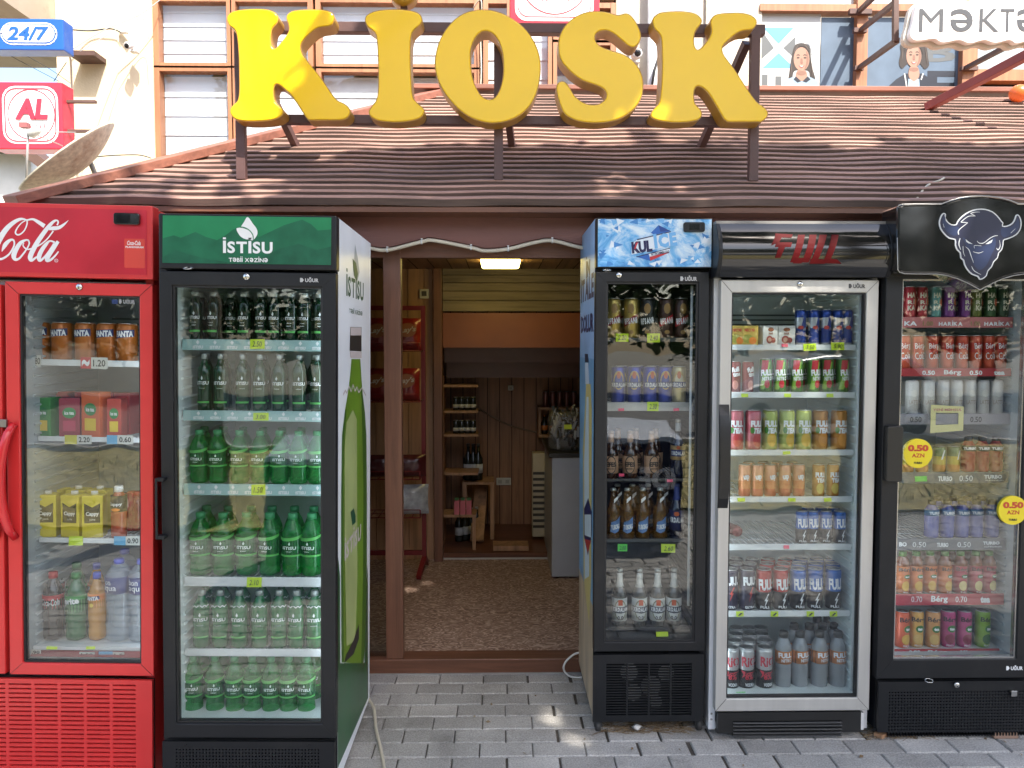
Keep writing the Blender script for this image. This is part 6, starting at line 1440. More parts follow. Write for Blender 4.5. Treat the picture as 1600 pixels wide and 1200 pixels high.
for (ya, yb2, txt) in ((432, 470, 'ITALE'), (492, 520, 'DOLUR')):
    side_text(m, txt, yb_-.05, .08, s(916, yb2)[1], s(916, ya)[1], xs-.0011, 7, .04, False)
side_sheet(f, m, k_([(913, 795), (919.5, 778), (925, 800), (925, 836), (919, 868), (913, 838)]), xs-.0014, 7); side_sheet(f, m, k_([(914, 804), (924, 804), (924, 840), (914, 836)]), xs-.0017, 4); side_sheet(f, m, k_([(914, 842), (924, 845), (919, 864)]), xs-.0017, 8)
m.build('side_print', [mat('print sky', (.30, .48, .72), .4, var=.25, vscale=3), mat('print sea blue', (.20, .42, .66), .4, var=.2, vscale=4), mat('print sand', (.52, .42, .30), .5, var=.25, vscale=6, stretch=(1, 3, .5)), flat('print bottle', (.62, .52, .20)), flat('print bottle light', (.60, .72, .80)), flat('print black', (.02, .03, .06)), flat('print pale', (.6, .68, .78)), flat('print navy', (.01, .02, .10)), flat('print red', (.45, .04, .04))], f.cab)
DSH = mat('dark shelf wire', (.05, .05, .05), .4); BGL = mat('brown beer glass', (.045, .018, .006), .06, var=0, coat=.5); GRN_ = mat('gold can paint', (.48, .34, .09), .28, .6, var=.05)
z = shelf(f, 529, 534, rmat=DSH, smat=DSH); note(f, 962, 521, 982, 534, txt='2.20'); note(f, 1011, 521, 1031, 535, txt='2.40')
H = zt(f, 1017, 466, .13)-z
it = [('p', [(-.85, .28), (-.4, .33), (0, .38), (.4, .43), (.85, .48), (.85, .62), (.4, .57), (0, .52), (-.4, .47), (-.85, .42)], 1), ('t', 'ƏFSANƏ', -.75, .75, .36, .52, 0, .04, .12), ('e', 0, .74, .35, .13, 2), ('e', 0, .16, .28, .05, 2)]
cG = can_pack('beer_can', 'can', .0305, H, [(0, GRN_)], it, [PWHT, flat('wine red print', (.25, .01, .02)), flat('bronze print', (.30, .17, .05))])
cB = can_pack('beer_can', 'can', .0305, H, [(0, mat('black can', (.02, .018, .018), .3, .3, var=0))], it, [PWHT, flat('near black print', (.01, .01, .01)), flat('bronze print', (.30, .17, .05))])
cR = can_pack('beer_can', 'can', .0305, H, [(0, mat('dark bronze can', (.06, .025, .02), .3, .4, var=0))], it, [PWHT, flat('crimson print', (.45, .02, .03)), flat('bronze print', (.30, .17, .05))])
nm = ['gold beer can with red band', 'gold beer can with red band', 'black beer can', 'dark beer can with crimson band', 'dark beer can with crimson band']
row(f, [cG, cG, cB, cR, cR], [957, 985, 1012, 1040, 1064], z, .135, nm, 'top shelf of narrow cooler', 'beer cans in the narrow cooler', 495)
row(f, [cG, cG, cB, cR], [966, 992, 1019, 1045], z, .22, ['rear gold beer can', 'rear gold beer can', 'rear black beer can', 'rear dark beer can'], 'top shelf of narrow cooler', 'beer cans in the narrow cooler', 495)
z = shelf(f, 630, 642, rmat=mat('worn white rail', (.45, .43, .40), .5)); note(f, 1011, 628, 1029, 642, txt='2.30'); note(f, 966, 638, 975, 642, NOTEP); note(f, 1052, 638, 1061, 642, NOTEP)
H = zt(f, 1017, 572, .13)-z
it = [('e', 0, .62, .62, .26, 1), ('e', 0, .60, .50, .20, 0), ('e', 0, .76, .22, .10, 3), ('p', [(-.95, .42), (-.5, .42), (0, .42), (.5, .42), (.95, .42), (.95, .58), (.5, .58), (0, .58), (-.5, .58), (-.95, .58)], 4), ('t', 'XIRDALAN', -.9, .9, .44, .56, 2, .04, 0)]
cX = can_pack('beer_can', 'can', .0285, H, [(0, mat('blue can paint', (.02, .04, .30), .28, .4, var=.04))], it, [flat('can blue', (.02, .05, .28)), flat('can gold', (.5, .36, .12)), PWHT, flat('can red', (.5, .10, .03)), NVB])
cY = can_pack('beer_can', 'can', .0285, H, [(0, mat('pale gold can', (.55, .46, .25), .28, .5, var=.04))], it, [flat('can cream', (.6, .55, .4)), flat('can gold', (.5, .36, .12)), PWHT, flat('can red', (.5, .10, .03)), NVB])
row(f, [cX]*4+[cY], [966, 991, 1015, 1039.5, 1061], z, .13, ['blue beer can with gold ring']*4+['pale gold beer can'], 'second shelf of narrow cooler', 'beer cans in the narrow cooler', 600)
row(f, [cX]*4, [972, 996, 1020, 1044], z, .21, 'rear blue beer can', 'second shelf of narrow cooler', 'beer cans in the narrow cooler', 600)
z = shelf(f, 749, 752, rmat=DSH, smat=DSH); note(f, 967, 740, 975, 744, NOTEP); note(f, 1042, 749, 1051, 753, NOTEP)
H = zt(f, 1017, 673, .13)-z
KR = flat('kraft label', (.42, .25, .15))
bE = bottle_pack('beer_bottle', 'bottle', .031, H, 'beer', BGL, mat('brown crown cap', (.3, .2, .12), .4, .3), KR, (.12, .48), [('e', 0, .30, .55, .19, 0), ('e', 0, .30, .47, .165, 1), ('t', 'EFES', -.5, .5, .26, .36, 0, .05, 0), ('t', 'BREWERY', -.36, .36, .20, .235, 0, .02, 0)], [PBLK, KR], neck=(.76, .94, KR))
bX = bottle_pack('beer_bottle', 'bottle', .030, zt(f, 1058, 655, .13)-z, 'beer', mat('dark navy bottle', (.012, .014, .03), .06, var=0, coat=.5), mat('foil', (.55, .5, .42), .3, .6), flat('gold label', (.42, .28, .12)), (.32, .56), [('p', [(-1, .38), (-.5, .38), (0, .38), (.5, .38), (1, .38), (1, .49), (.5, .49), (0, .49), (-.5, .49), (-1, .49)], 1), ('t', 'XIRDALAN', -.85, .85, .40, .47, 0, .04, 0), ('e', 0, .53, .2, .03, 2)], [PWHT, NVB, flat('can red', (.5, .10, .03))], neck=(.80, .94, flat('foil neck', (.5, .5, .5))))
row(f, [bE, bE, bE], [955, 985, 1018], z, .135, 'brown beer bottle with kraft label', 'third shelf of narrow cooler', 'beer bottles in the narrow cooler', 715)
row(f, [bX], [1059], z, .135, 'tall navy beer bottle with gold label', 'third shelf of narrow cooler', 'tall navy beer bottles', 715, start=1)
row(f, [bE, bE, bE], [965, 994, 1024], z, .24, 'rear brown beer bottle', 'third shelf of narrow cooler', 'beer bottles in the narrow cooler', 715)
z = shelf(f, 843, 847, rmat=DSH, smat=DSH); note(f, 965, 850, 980, 861, NOTEG, '2.00'); note(f, 1033, 850, 1055, 863, txt='2.60')
H = zt(f, 1017, 762, .13)-z
AMB = sheer('clear amber bottle', (.20, .10, .02), .06, .5, (.75, .50, .22))
LBL = flat('steel blue label', (.10, .20, .42))
bT = bottle_pack('beer_bottle', 'bottle', .030, H, 'beer', AMB, CPS, None, None, [('p', [(-.6, .16), (-.1, .12), (.4, .16), (.6, .26), (.6, .46), (.1, .38), (-.5, .34)], 1), ('t', 'TUBORG', -.5, .5, .2, .30, 0, .04, .15), ('p', [(-.2, .72), (.25, .80), (.25, .86), (-.2, .80)], 0)], [PWHT, LBL])
bD = bottle_pack('beer_bottle', 'bottle', .030, zt(f, 1058, 755, .13)-z, 'beer', mat('dark navy bottle', (.012, .014, .03), .06, var=0, coat=.5), flat('navy cap', (.02, .03, .1)), flat('navy label', (.015, .02, .08)), (.16, .52), [('t', 'XIRDALAN', -.85, .85, .30, .40, 0, .04, 0), ('e', 0, .46, .3, .04, 1)], [PWHT, flat('can red', (.5, .10, .03))], neck=(.70, .95, flat('blue neck', (.03, .05, .2))))
row(f, [bT]*4, [958, 980, 1005, 1032], z, .13, 'clear amber bottle with blue label', 'fourth shelf of narrow cooler', 'beer bottles in the narrow cooler', 800)
row(f, [bD], [1058], z, .13, 'navy beer bottle with white lettering', 'fourth shelf of narrow cooler', 'navy beer bottles', 800)
row(f, [bT]*4, [964, 988, 1012, 1038], z, .23, 'rear clear amber bottle', 'fourth shelf of narrow cooler', 'beer bottles in the narrow cooler', 800)
zf = zt(f, 1017, 977, .12); m = MB(); m.box(f.lin[0]+.004, f.lin[1]-.004, .10, f.lin[4]-.01, zf-.012, zf-.001); sh = m.build('shelf', DLN, f.root); z = zf
f.cur = (zf, sh, .075, zf); note(f, 1025, 987, 1044, 994, NOTE); H = zt(f, 1017, 888, .13)-z
WL = flat('white label', (.62, .62, .58))
b0 = bottle_pack('beer_bottle', 'bottle', .0315, H, 'beer', mat('smoky bottle', (.05, .05, .045), .06, var=0, coat=.5), CPS, WL, (.10, .50), [('e', 0, .30, .66, .185, 3), ('e', 0, .30, .56, .16, 4), ('p', [(-1, .26), (-.5, .25), (0, .24), (.5, .25), (1, .26), (1, .37), (.5, .36), (0, .355), (-.5, .36), (-1, .37)], 1), ('t', 'XIRDALAN', -.85, .85, .27, .35, 0, .05, 0), ('p', [(-.22, .38), (.22, .38), (.22, .48), (-.22, .48)], 2), ('t', '0.0', -.3, .3, .13, .20, 1, .03, 0)], [PWHT, flat('label dark', (.05, .05, .07)), flat('label orange red', (.6, .10, .03)), flat('label olive', (.25, .24, .14)), WL], neck=(.68, .93, WL))
row(f, [b0]*4, [969, 998.5, 1027.5, 1053], z, .132, 'white label alcohol free beer bottle', 'bottom of narrow cooler', 'white label beer bottles', 930)
# ---------------------------------------------------------------- silver cooler
f = cooler('drinks_cooler', 'silver framed cooler with curved black header and energy drink cans', 3.00, 0, 1245, WHS, .66, 1113.5, 1367, 365,
           (1122, 437, 1366, 1111), ALU, (1139.5, 457, 1347, 1091), None, None, (1121, 1113, 1345, 1160), WLN, .022)
f.pxm = 1243
# curved glossy header
h0, h1, hz0, hz1 = f.rect(1117, 351, 1384, 434); m = MB(); nseg = 12; pr = []
for k in range(nseg+1):
    t = k/nseg; a_ = math.pi*(.5+.0)*1; z_ = hz0+(hz1-hz0)*t; pr.append((.01-.075*math.sin(math.pi*(.12+.80*t))**.8, z_))
def curve_sheet(m, x0, x1, off, mi=0, nx=1, zlim=None):
    vs = []; 
    for y_, z_ in pr: vs += [(x0, y_-off, z_), (x1, y_-off, z_)]
    m.add(vs, [(2*k, 2*k+1, 2*k+3, 2*k+2) for k in range(nseg)], mi, True)
curve_sheet(m, h0+.012, h1-.012, 0); m.box(h0+.013, h1-.013, .0101, .06, hz0, hz1-.002); hd = m.build('header_box', BKG, f.root)
for a, b in ((h0-.004, h0+.012), (h1-.012, h1+.004)):
    m = MB(); pp = [(y_-.004, z_) for y_, z_ in pr]+[(.06, hz1+.004), (.06, hz0)]
    m.add([(a, y_, z_) for y_, z_ in pp]+[(b, y_, z_) for y_, z_ in pp], [tuple(range(len(pp))), tuple(range(2*len(pp)-1, len(pp)-1, -1))]+[(i, len(pp)+i, len(pp)+(i+1) % len(pp), (i+1) % len(pp)) for i in range(len(pp))]); m.build('end_cap', BK, hd, bevel=.002, fix=True)
m = MB(); m.box(h0, h1, -.012, .06, hz1+.001, hz1+.012); m.build('top_trim', mat('grey trim', (.22, .21, .20), .5), hd)
q = Map(f, 4.445, 1100, 330, -.06); m = MB()
def onhead(m, s0):
    for i in range(s0, len(m.v)):
        x, y, z = m.v[i]; t = min(max((z-hz0)/(hz1-hz0), 0), 1)*nseg; k = min(int(t), nseg-1); u = t-k; m.v[i] = (x, pr[k][0]+(pr[k+1][0]-pr[k][0])*u-.0014, z)
def hp_(pts, mi, nz=6):
    """4-point parallelogram strips laid on the curve"""
    (a, b, c, d) = [q(*p) for p in pts]; s0 = len(m.v); vs = []
    for k in range(nz+1):
        u = k/nz; vs += [(a[0]+(d[0]-a[0])*u, 0, a[1]+(d[1]-a[1])*u), (b[0]+(c[0]-b[0])*u, 0, b[1]+(c[1]-b[1])*u)]
    m.add(vs, [(2*k, 2*k+1, 2*k+3, 2*k+2) for k in range(nz)], mi); onhead(m, s0)
for pts in [[(505, 150), (625, 158), (612, 182), (495, 180)], [(495, 180), (545, 180), (522, 215), (462, 240)], [(500, 216), (612, 216), (600, 250), (490, 250)], [(515, 250), (560, 250), (528, 325), (490, 325)],
            [(660, 160), (710, 160), (645, 355), (600, 355)], [(740, 160), (790, 160), (730, 355), (680, 355)], [(640, 325), (690, 325), (680, 362), (620, 362)],
            [(810, 160), (862, 160), (790, 340), (745, 340)], [(740, 330), (830, 335), (845, 365), (735, 365)], [(895, 160), (945, 160), (880, 330), (835, 330)], [(835, 325), (925, 335), (960, 365), (830, 360)]]:
    hp_(pts, 0)
hr_ = flat('header red print', (.075, .003, .004), .6); hr_.node_tree.nodes['Principled BSDF'].inputs['Specular IOR Level'].default_value = .12; m.build('lettering', hr_, hd)
hanger(f, 1155, 432)
q2 = Map(f, 4.445, 1100, 330, -.0)
for px in (1158, 1172):
    pass
lock(f, 1250, 444); badge(f, 1326, 443.5, 1352, 450.5, flat('dark print', (.06, .06, .06)))
# long black handle
P0 = f.L(1131, 632, 0); P1 = f.L(1131, 794, 0); m = MB(); w_ = .0165; pp = []
for k in range(11):
    t = k/10; bow = math.sin(math.pi*t)**.5; z_ = P0.z+(P1.z-P0.z)*t; pp.append((z_, bow))
vs = []
for z_, bow in pp: vs += [(P0.x-w_-.004, -.0005-.030*bow, z_), (P0.x+w_+.004*(1-bow), -.0005-.036*bow, z_), (P0.x+w_+.004*(1-bow), -.0003-.012*bow, z_), (P0.x-w_-.004, -.0003-.012*bow, z_)]
m.add(vs, [tuple(4*k+i for i in (a_, b_)) + tuple(4*(k+1)+i for i in (b_, a_)) for k in range(10) for a_, b_ in ((0, 1), (1, 2), (2, 3), (3, 0))]+[(0, 1, 2, 3), (43, 42, 41, 40)]); m.build('handle', mat('black handle', (.013, .013, .013), .35), f.d, bevel=.002, fix=True)
# louvred kick panel
a0, a1, c0, c1 = f.low; xa = f.L(1145, 1136, .008).x; xb = f.L(1314, 1136, .008).x; rows = []
for yy in (1127, 1131.5, 1137, 1142.5, 1147.5): rows.append((zt(f, 1240, yy+1.6, .008), zt(f, 1240, yy-1.0, .008)))
kp_ = slots_panel(f, [(xa, xb)], rows[::-1], mat('black kick plate', (.016, .016, .016), .35, var=.15))
for yy in (1127, 1131.5, 1137, 1142.5, 1147.5):
    zz = zt(f, 1240, yy+1.6, .004); m = MB(); m.beam((xa, .0005, zz), (xb, .0005, zz), .010, .0025); m.build('louvre', mat('louvre edge', (.09, .09, .09), .3), kp_)
m = MB(); p = f.L(1347, 1145, .02); m.box(p.x-.008, p.x+.006, .02, .05, .03, .10); m.build('side_bracket', WHS, f.root)
for py in (1115, 1124):
    p = f.L(1115, py, .046); m = MB(); m.lathe([(.0045, 0), (.003, .002), (.001, .002)], 10); m.xf(Matrix.Translation((f.cx[0]+.012, .046, p.z)) @ Matrix.Rotation(math.pi/2, 4, 'X')); m.build('hinge_screw', CHR, f.root, fix=True)
m = MB(); a = f.L(1341, 700, .058); m.tube([(a.x, .066, zt(f, 1345, 462, .06)), (a.x, .066, zt(f, 1338, 1080, .06))], .006, 10); m.build('inner_trim', mat('milky tube', (.70, .72, .74), .4, var=0), f.root); add_fill_tube(f, -1)
p = f.L(1352, 1135, .3); m = MB(); m.box(f.cx[1]+.004, f.cx[1]+.028, .10, .5, .03, .12); tag(m.build('cardboard_sleeve', mat('blue card', (.03, .14, .30), .5), M=f.root.matrix_world), 'blue card wedged between the silver and the black cooler', 'card')
W = 'silver cooler'; gg = 'drinks in the silver cooler'
ENB = mat('energy blue', (.02, .05, .25), .28, .5, var=.03); ENS = mat('energy silver', (.45, .46, .50), .28, .7, var=.03)
z = shelf(f, 540, 547); note(f, 1255, 537, 1275, 548, txt='3.50'); note(f, 1298, 535, 1319, 547, txt='5.90'); note(f, 1221, 537, 1231, 542, NOTEP)
H = zt(f, 1240, 509, .13)-z
def jc(nm_, col, items, im): return carton('juice_carton', 'carton', .066, .045, H, mat(nm_, col, .4, var=.06), items, im)
jy = jc('tropical yellow card', (.55, .38, .08), [('e', -.2, .35, .6, .22, 0), ('e', .35, .25, .45, .18, 1), ('t', 'NECTAR', -.6, .6, .7, .85, 2, .03, 0)], [flat('fruit green', (.35, .33, .06)), ORL, CAPR])
jw = jc('white juice card', (.62, .60, .56), [('e', -.15, .30, .45, .20, 0), ('e', .35, .27, .32, .14, 0), ('e', -.15, .30, .25, .11, 1), ('e', 0, .80, .4, .10, 2), ('t', 'NAR', -.3, .3, .55, .66, 2, .03, 0)], [flat('pomegranate', (.35, .07, .05)), flat('peel', (.6, .35, .25)), flat('brown print', (.25, .08, .03))])
row(f, [jy, jy, jw, jw], [1147, 1171, 1199, 1227.5], z, .125, ['yellow fruit juice carton', 'yellow fruit juice carton', 'white juice carton with red fruit', 'white juice carton with red fruit'], 'top shelf of '+W, gg, 520)
en = can_pack('energy_can', 'can', .022, zt(f, 1240, 484, .14)-z, [(0, ENS), (.08, ENB), (.42, ENS), (.5, ENS), (.78, ENB)], [('p', [(-.8, .1), (-.1, .1), (.5, .52), (-.8, .48)], 1), ('p', [(.0, .5), (.8, .5), (.8, .88), (.5, .88)], 1), ('e', 0, .5, .4, .05, 2)], [PWHT, flat('energy dark blue', (.02, .04, .2)), flat('energy red', (.5, .05, .04))])
row(f, en, [1252, 1270, 1289, 1308, 1324], z, .128, 'blue and silver energy can', 'top shelf of '+W, gg, 510); row(f, en, [1262, 1280, 1298, 1316], z, .19, 'rear blue and silver energy can', 'top shelf of '+W, gg, 510)
z = shelf(f, 614, 621.5)
for x in (1163, 1230, 1296): note(f, x-5, 615, x+6, 620.5)
H = zt(f, 1240, 560, .13)-z
GRC = mat('green can paint', (.07, .20, .03), .3, .3, var=.04); RDK = mat('dark red can paint', (.20, .02, .02), .3, .3, var=.04)
cn = can_pack('energy_can', 'can', .0245, H, [(0, GRC)], [('p', [(-.9, .10), (-.2, .10), (.5, .9), (-.05, .9)], 2), ('p', [(-.7, .62), (.1, .62), (.3, .95), (-.6, .95)], 1), ('e', .1, .26, .35, .12, 1), ('t', 'FULL', -.72, .75, .50, .68, 0, .06, .06), ('t', 'NITRO', -.5, .75, .36, .48, 0, .04, .06)], [PWHT, flat('cherry print', (.45, .02, .03)), flat('lime print', (.25, .45, .05))])
ct_ = can_pack('energy_can', 'can', .0235, H*.92, [(0, RDK)], [('t', 'full', -.5, .55, .66, .82, 0, .05, .15), ('t', 'time', -.3, .7, .52, .66, 0, .04, .15), ('e', 0, .25, .4, .15, 1)], [PWHT, flat('salmon print', (.55, .2, .15))])
row(f, [ct_, ct_, cn, cn, cn, cn, cn, cn], [1149, 1168, 1196, 1219, 1245, 1270, 1293, 1316], z, .13, ['dark red energy can', 'dark red energy can']+['green energy can with red flash']*6, 'second shelf of '+W, gg, 585)
row(f, [cn]*6, [1202, 1226, 1250, 1274, 1298, 1318], z, .20, 'rear green energy can', 'second shelf of '+W, gg, 585)
z = shelf(f, 704, 711.5); note(f, 1223, 705, 1235, 710)
H = zt(f, 1240, 640, .13)-z
def tea(nm_, col, c2): return can_pack('iced_tea_can', 'can', .0315, H, [(0, mat(nm_, col, .3, .3, var=.05)), (.12, mat(nm_, col))], [('e', .1, .26, .5, .17, 1), ('t', 'FULL', -.65, .7, .58, .74, 0, .07, 0), ('t', 'TEA', -.5, .7, .42, .56, 0, .07, 0), ('e', -.5, .5, .22, .08, 2)], [PWHT, c2, flat('tea leaf print', (.06, .20, .03))])
tO = tea('amber tea can', (.42, .17, .02), flat('peach print', (.6, .25, .04))); tP = tea('pink tea can', (.45, .10, .12), flat('cherry print', (.45, .02, .03))); tG = tea('lime tea can', (.36, .40, .10), flat('mango print', (.65, .40, .05)))
row(f, [tP, tP, tG, tG, tG, tO, tO], [1150, 1177, 1203, 1229, 1255, 1282, 1310], z, .135, ['pink iced tea can']*2+['lime iced tea can']*3+['amber iced tea can']*2, 'third shelf of '+W, gg, 670)
z = shelf(f, 777, 784.5)
for x in (1158, 1237, 1293): note(f, x-6, 778, x+6, 783.5)
H = zt(f, 1240, 725, .13)-z
oc = can_pack('soft_drink_can', 'can', .0245, H, [(0, mat('coral can', (.55, .12, .06), .3, .3, var=.05)), (.25, mat('orange can', (.6, .20, .08), .3, .3, var=.05)), (.5, mat('pale coral can', (.62, .28, .16), .3, .3, var=.05))], [('t', 'up', -.4, .4, .50, .68, 0, .05, .2)], [PWHT])
to2 = can_pack('iced_tea_can', 'can', .0245, H, [(0, mat('amber tea can', (.42, .17, .02)))], [('e', 0, .26, .5, .17, 1), ('t', 'FULL', -.65, .7, .60, .76, 0, .07, 0), ('t', 'TEA', -.5, .7, .44, .58, 0, .07, 0)], [PWHT, flat('lemon print', (.6, .45, .1))])
row(f, [oc]*5+[to2]*2, [1163, 1182, 1203, 1226, 1247.5, 1279, 1301], z, .13, ['coral soft drink can']*5+['small amber iced tea can']*2, 'fourth shelf of '+W, gg, 750)
row(f, [oc]*4, [1170, 1192, 1214, 1238], z, .20, 'rear coral soft drink can', 'fourth shelf of '+W, gg, 750)
z = shelf(f, 851, 859); note(f, 1224, 852, 1233, 857, NOTEP)
H = zt(f, 1240, 798, .13)-z
BLK_ = mat('black can paint', (.012, .012, .014), .28, .3, var=0)
BOLT = [(.25, .42), (-.12, .24), (.05, .25), (-.12, .06), (.28, .28), (.08, .27), (.38, .42)]
def full(nm_, col, H, R): return can_pack('energy_can', 'can', R, H, [(0, BLK_), (.46, mat(nm_, col, .28, .35, var=.04)), (.9, mat(nm_, col))], [('t', 'FULL', -.72, .80, .50, .78, 0, .045, .05), ('p', BOLT, 0), ('t', 'FULL', -.5, .5, .06, .12, 0, .03, 0)], [PWHT])
fb = full('energy blue can', (.02, .12, .42), H, .0245)
row(f, [fb]*4, [1254, 1270, 1291, 1311], z, .13, 'blue and black energy can', 'fifth shelf of '+W, gg, 825)
row(f, [fb]*3, [1262, 1282, 1302], z, .2, 'rear blue and black energy can', 'fifth shelf of '+W, gg, 825)
m = MB(); R = .024; m.lathe([(.001, 0), (R*.8, 0), (R, .008), (R, .11), (R*.86, .12), (.001, .12)], 20); m.xf(Matrix.Rotation(math.pi/2, 4, 'X')); p = f.L(1143, 840, .22); o = m.build('fallen_can', mat('dark red can paint', (.20, .02, .02)), fix=True); o.location = f.root.matrix_world @ Vector((p.x, .34, z+R)); o.rotation_euler = (0, 0, .25); tag(o, 'dark red can lying on its side on the fifth shelf, silver cooler', 'can', gg)
z = shelf(f, 955, 963)
for x in (1156, 1210, 1266, 1302): note(f, x-6, 955, x+6, 963, txt='1')
H = zt(f, 1240, 888, .135)-z
fB = full('energy blue can', (.02, .12, .42), H, .0315); fR = full('energy red can', (.42, .02, .02), H, .0315)
fD = can_pack('energy_can', 'can', .0315, H, [(0, mat('dark violet can', (.025, .022, .05), .28, .3, var=0))], [('t', 'FULL', -.72, .80, .62, .84, 0, .07, .05), ('p', [(u, v+.16) for u, v in BOLT], 1), ('t', 'EXTRA', -.5, .5, .06, .12, 0, .03, 0)], [PWHT, flat('bolt red', (.55, .04, .03))])
nm = ['violet black energy can with red bolt']*2+['red and black energy can']*2+['blue and black tall energy can']*3; pk = [fD, fD, fR, fR, fB, fB, fB]
row(f, pk, [1142, 1167, 1193, 1219, 1246, 1274, 1303], z, .138, nm, 'sixth shelf of '+W, gg, 920)
row(f, pk, [1149, 1172, 1197, 1223, 1248, 1274, 1300], z, .215, ['middle rank '+x.replace(' with red bolt', '') for x in nm], 'sixth shelf of '+W, gg, 920)
row(f, pk, [1150, 1175, 1200, 1226, 1250, 1275, 1300], z, .29, ['rear rank '+x.replace(' with red bolt', '') for x in nm], 'sixth shelf of '+W, gg, 920)
zf = zt(f, 1240, 1080, .10); m = MB(); m.box(f.lin[0]+.004, f.lin[1]-.004, .08, f.lin[4]-.01, zf-.012, zf-.001); sh = m.build('shelf', RAILW, f.root); z = zf
f.cur = (zf, sh, .068, zf); note(f, 1150, 1081, 1165, 1088, NOTEG)
H = zt(f, 1240, 1009, .135)-z
SV = mat('silver can paint', (.50, .50, .50), .3, .5, var=.03)
rio = can_pack('spirit_can', 'can', .0325, H, [(0, BLK_), (.50, SV), (.9, SV)], [('t', 'RiO', -.8, .75, .58, .82, 0, .03, 0), ('t', '8%', -.45, .40, .28, .42, 0, .03, 0), ('t', 'VODKA', -.45, .5, .12, .20, 1, .03, 0), ('p', [(-.9, .49), (-.62, .40), (-.80, .30), (-.5, .37), (-.46, .47)], 0), ('p', [(-.5, .44), (.0, .43), (.9, .47), (.0, .46)], 0)], [flat('rio red', (.5, .03, .05)), PWHT])
for d_, xs_, n_ in ((.132, [1141, 1165.5, 1193], 'front'), (.205, [1147, 1169, 1194], 'second rank'), (.28, [1149, 1171, 1190], 'third rank'), (.35, [1150, 1170, 1188], 'rearmost')):
    row(f, [rio]*3, xs_, z, d_, f'silver and black vodka can {n_}', 'floor of '+W, gg, 1040)
GRB = mat('grey bottle drink', (.25, .26, .27), .12, var=.05, coat=.4)
fg = bottle_pack('energy_bottle', 'bottle', .0335, zt(f, 1240, 986, .135)-z, 'tea', GRB, mat('grey black cap', (.06, .055, .05), .5), flat('orange label', (.45, .17, .04)), (.46, .68), [('p', [(-1.2, .46), (-.75, .46), (-.75, .68), (-1.2, .68)], 1), ('t', 'FULL', -.6, .7, .57, .66, 0, .05, .06), ('t', 'NITRO', -.3, .7, .50, .56, 0, .03, .06)], [PWHT, PBLK], petal=True)
row(f, fg, [1223, 1250, 1279, 1308], z, .138, 'grey plastic energy bottle', 'floor of '+W, gg, 1040); row(f, fg, [1241, 1263, 1285, 1303], z, .225, 'rear grey plastic energy bottle', 'floor of '+W, gg, 1040); row(f, fg, [1275, 1292], z, .31, 'rearmost grey energy bottle', 'floor of '+W, gg, 1040)

# ---------------------------------------------------------------- black cooler with horned emblem
SLV = mat('bright trim', (.45, .45, .44), .25, .8, var=.05)
f = cooler('drinks_cooler', 'black cooler with horned blue emblem on its shaped header, rightmost', 2.98, 0, 1502, BK, .70, 1379, 1627, 345,
           (1377.5, 424, 1626, 1060), BK, (1404, 436, 1598, 1030), None, None, (1372, 1064.5, 1618, 1160), GLN, .03, frameglass=SLV)
f.pxm = 1495; add_fill_tube(f, -1)
q = Map(f, 4.615, 1370, 300, -.08)
L_ = [(150, 110), (160, 95), (190, 88), (330, 86), (470, 84), (530, 62), (600, 42), (680, 31), (745, 28)]
Lb = [(745, 706), (715, 690), (650, 655), (580, 625), (500, 602), (430, 592), (300, 592), (200, 590), (165, 580), (150, 560), (147, 330)]
half = L_+[(1490-x, y) for x, y in L_[::-1][1:]]; halfb = [(1490-x, y) for x, y in Lb[::-1]][:-1]+Lb
hpz = q.poly(half+halfb)
m = MB(); m.prism(hpz, -.08, .045); hd = m.build('header_box', BKG, f.root, bevel=.012)
m = MB(); rim = hpz+[hpz[0]]; m.tube([(x, -.081, z_) for x, z_ in rim[:len(half)]], .0022, 6); m.tube([(x, -.081, z_) for x, z_ in hpz[len(half)-1:]], .0016, 6); m.build('header_trim', mat('pale edge trim', (.38, .37, .35), .3, .4), hd)
q = Map(f, 8.571, 1460, 310, -.0835); sc = q.scale()
EM = [(60,330),(75,260),(105,205),(135,195),(155,215),(150,260),(180,310),(230,345),(290,345),(305,310),(370,235),(470,170),(570,140),(680,140),(780,175),(850,235),(900,300),(925,330),(915,365),(970,365),(1040,330),(1075,270),(1090,225),(1120,215),(1150,250),(1168,320),(1160,400),(1120,470),(1050,520),(970,550),(930,565),(925,620),(905,690),(865,735),(850,800),(800,850),(770,920),(720,975),(700,1040),(640,1085),(600,1085),(580,1050),(500,1020),(440,960),(400,890),(385,830),(350,800),(340,730),(300,690),(275,620),(275,555),(200,540),(130,480),(80,410)]
EP = q.poly(crom(EM, True, 2)); m = MB(); m.prism(EP, -.0835, -.0805, 0); m.sheet(offset(EP, -15*sc), -.0840, 1)
m.sheet(q.poly(crom([(110, 330), (120, 260), (140, 240), (160, 320), (230, 375), (320, 385), (330, 460), (260, 500), (160, 440)], True, 3)), -.0842, 2); m.sheet(q.poly(crom([(900, 400), (1000, 390), (1070, 350), (1110, 270), (1135, 330), (1120, 410), (1040, 480), (930, 520), (890, 470)], True, 3)), -.0842, 2)
m.sheet(q.poly(crom([(380, 520), (420, 620), (480, 780), (520, 880), (600, 960), (690, 900), (760, 760), (820, 620), (800, 520), (700, 620), (600, 640), (500, 610)], True, 3)), -.0842, 2)
for pts in ([(415, 545), (450, 575), (512, 612), (455, 602), (425, 580)], [(682, 612), (730, 578), (780, 550), (762, 592), (720, 610)]): m.sheet(q.poly(pts), -.0846, 0)
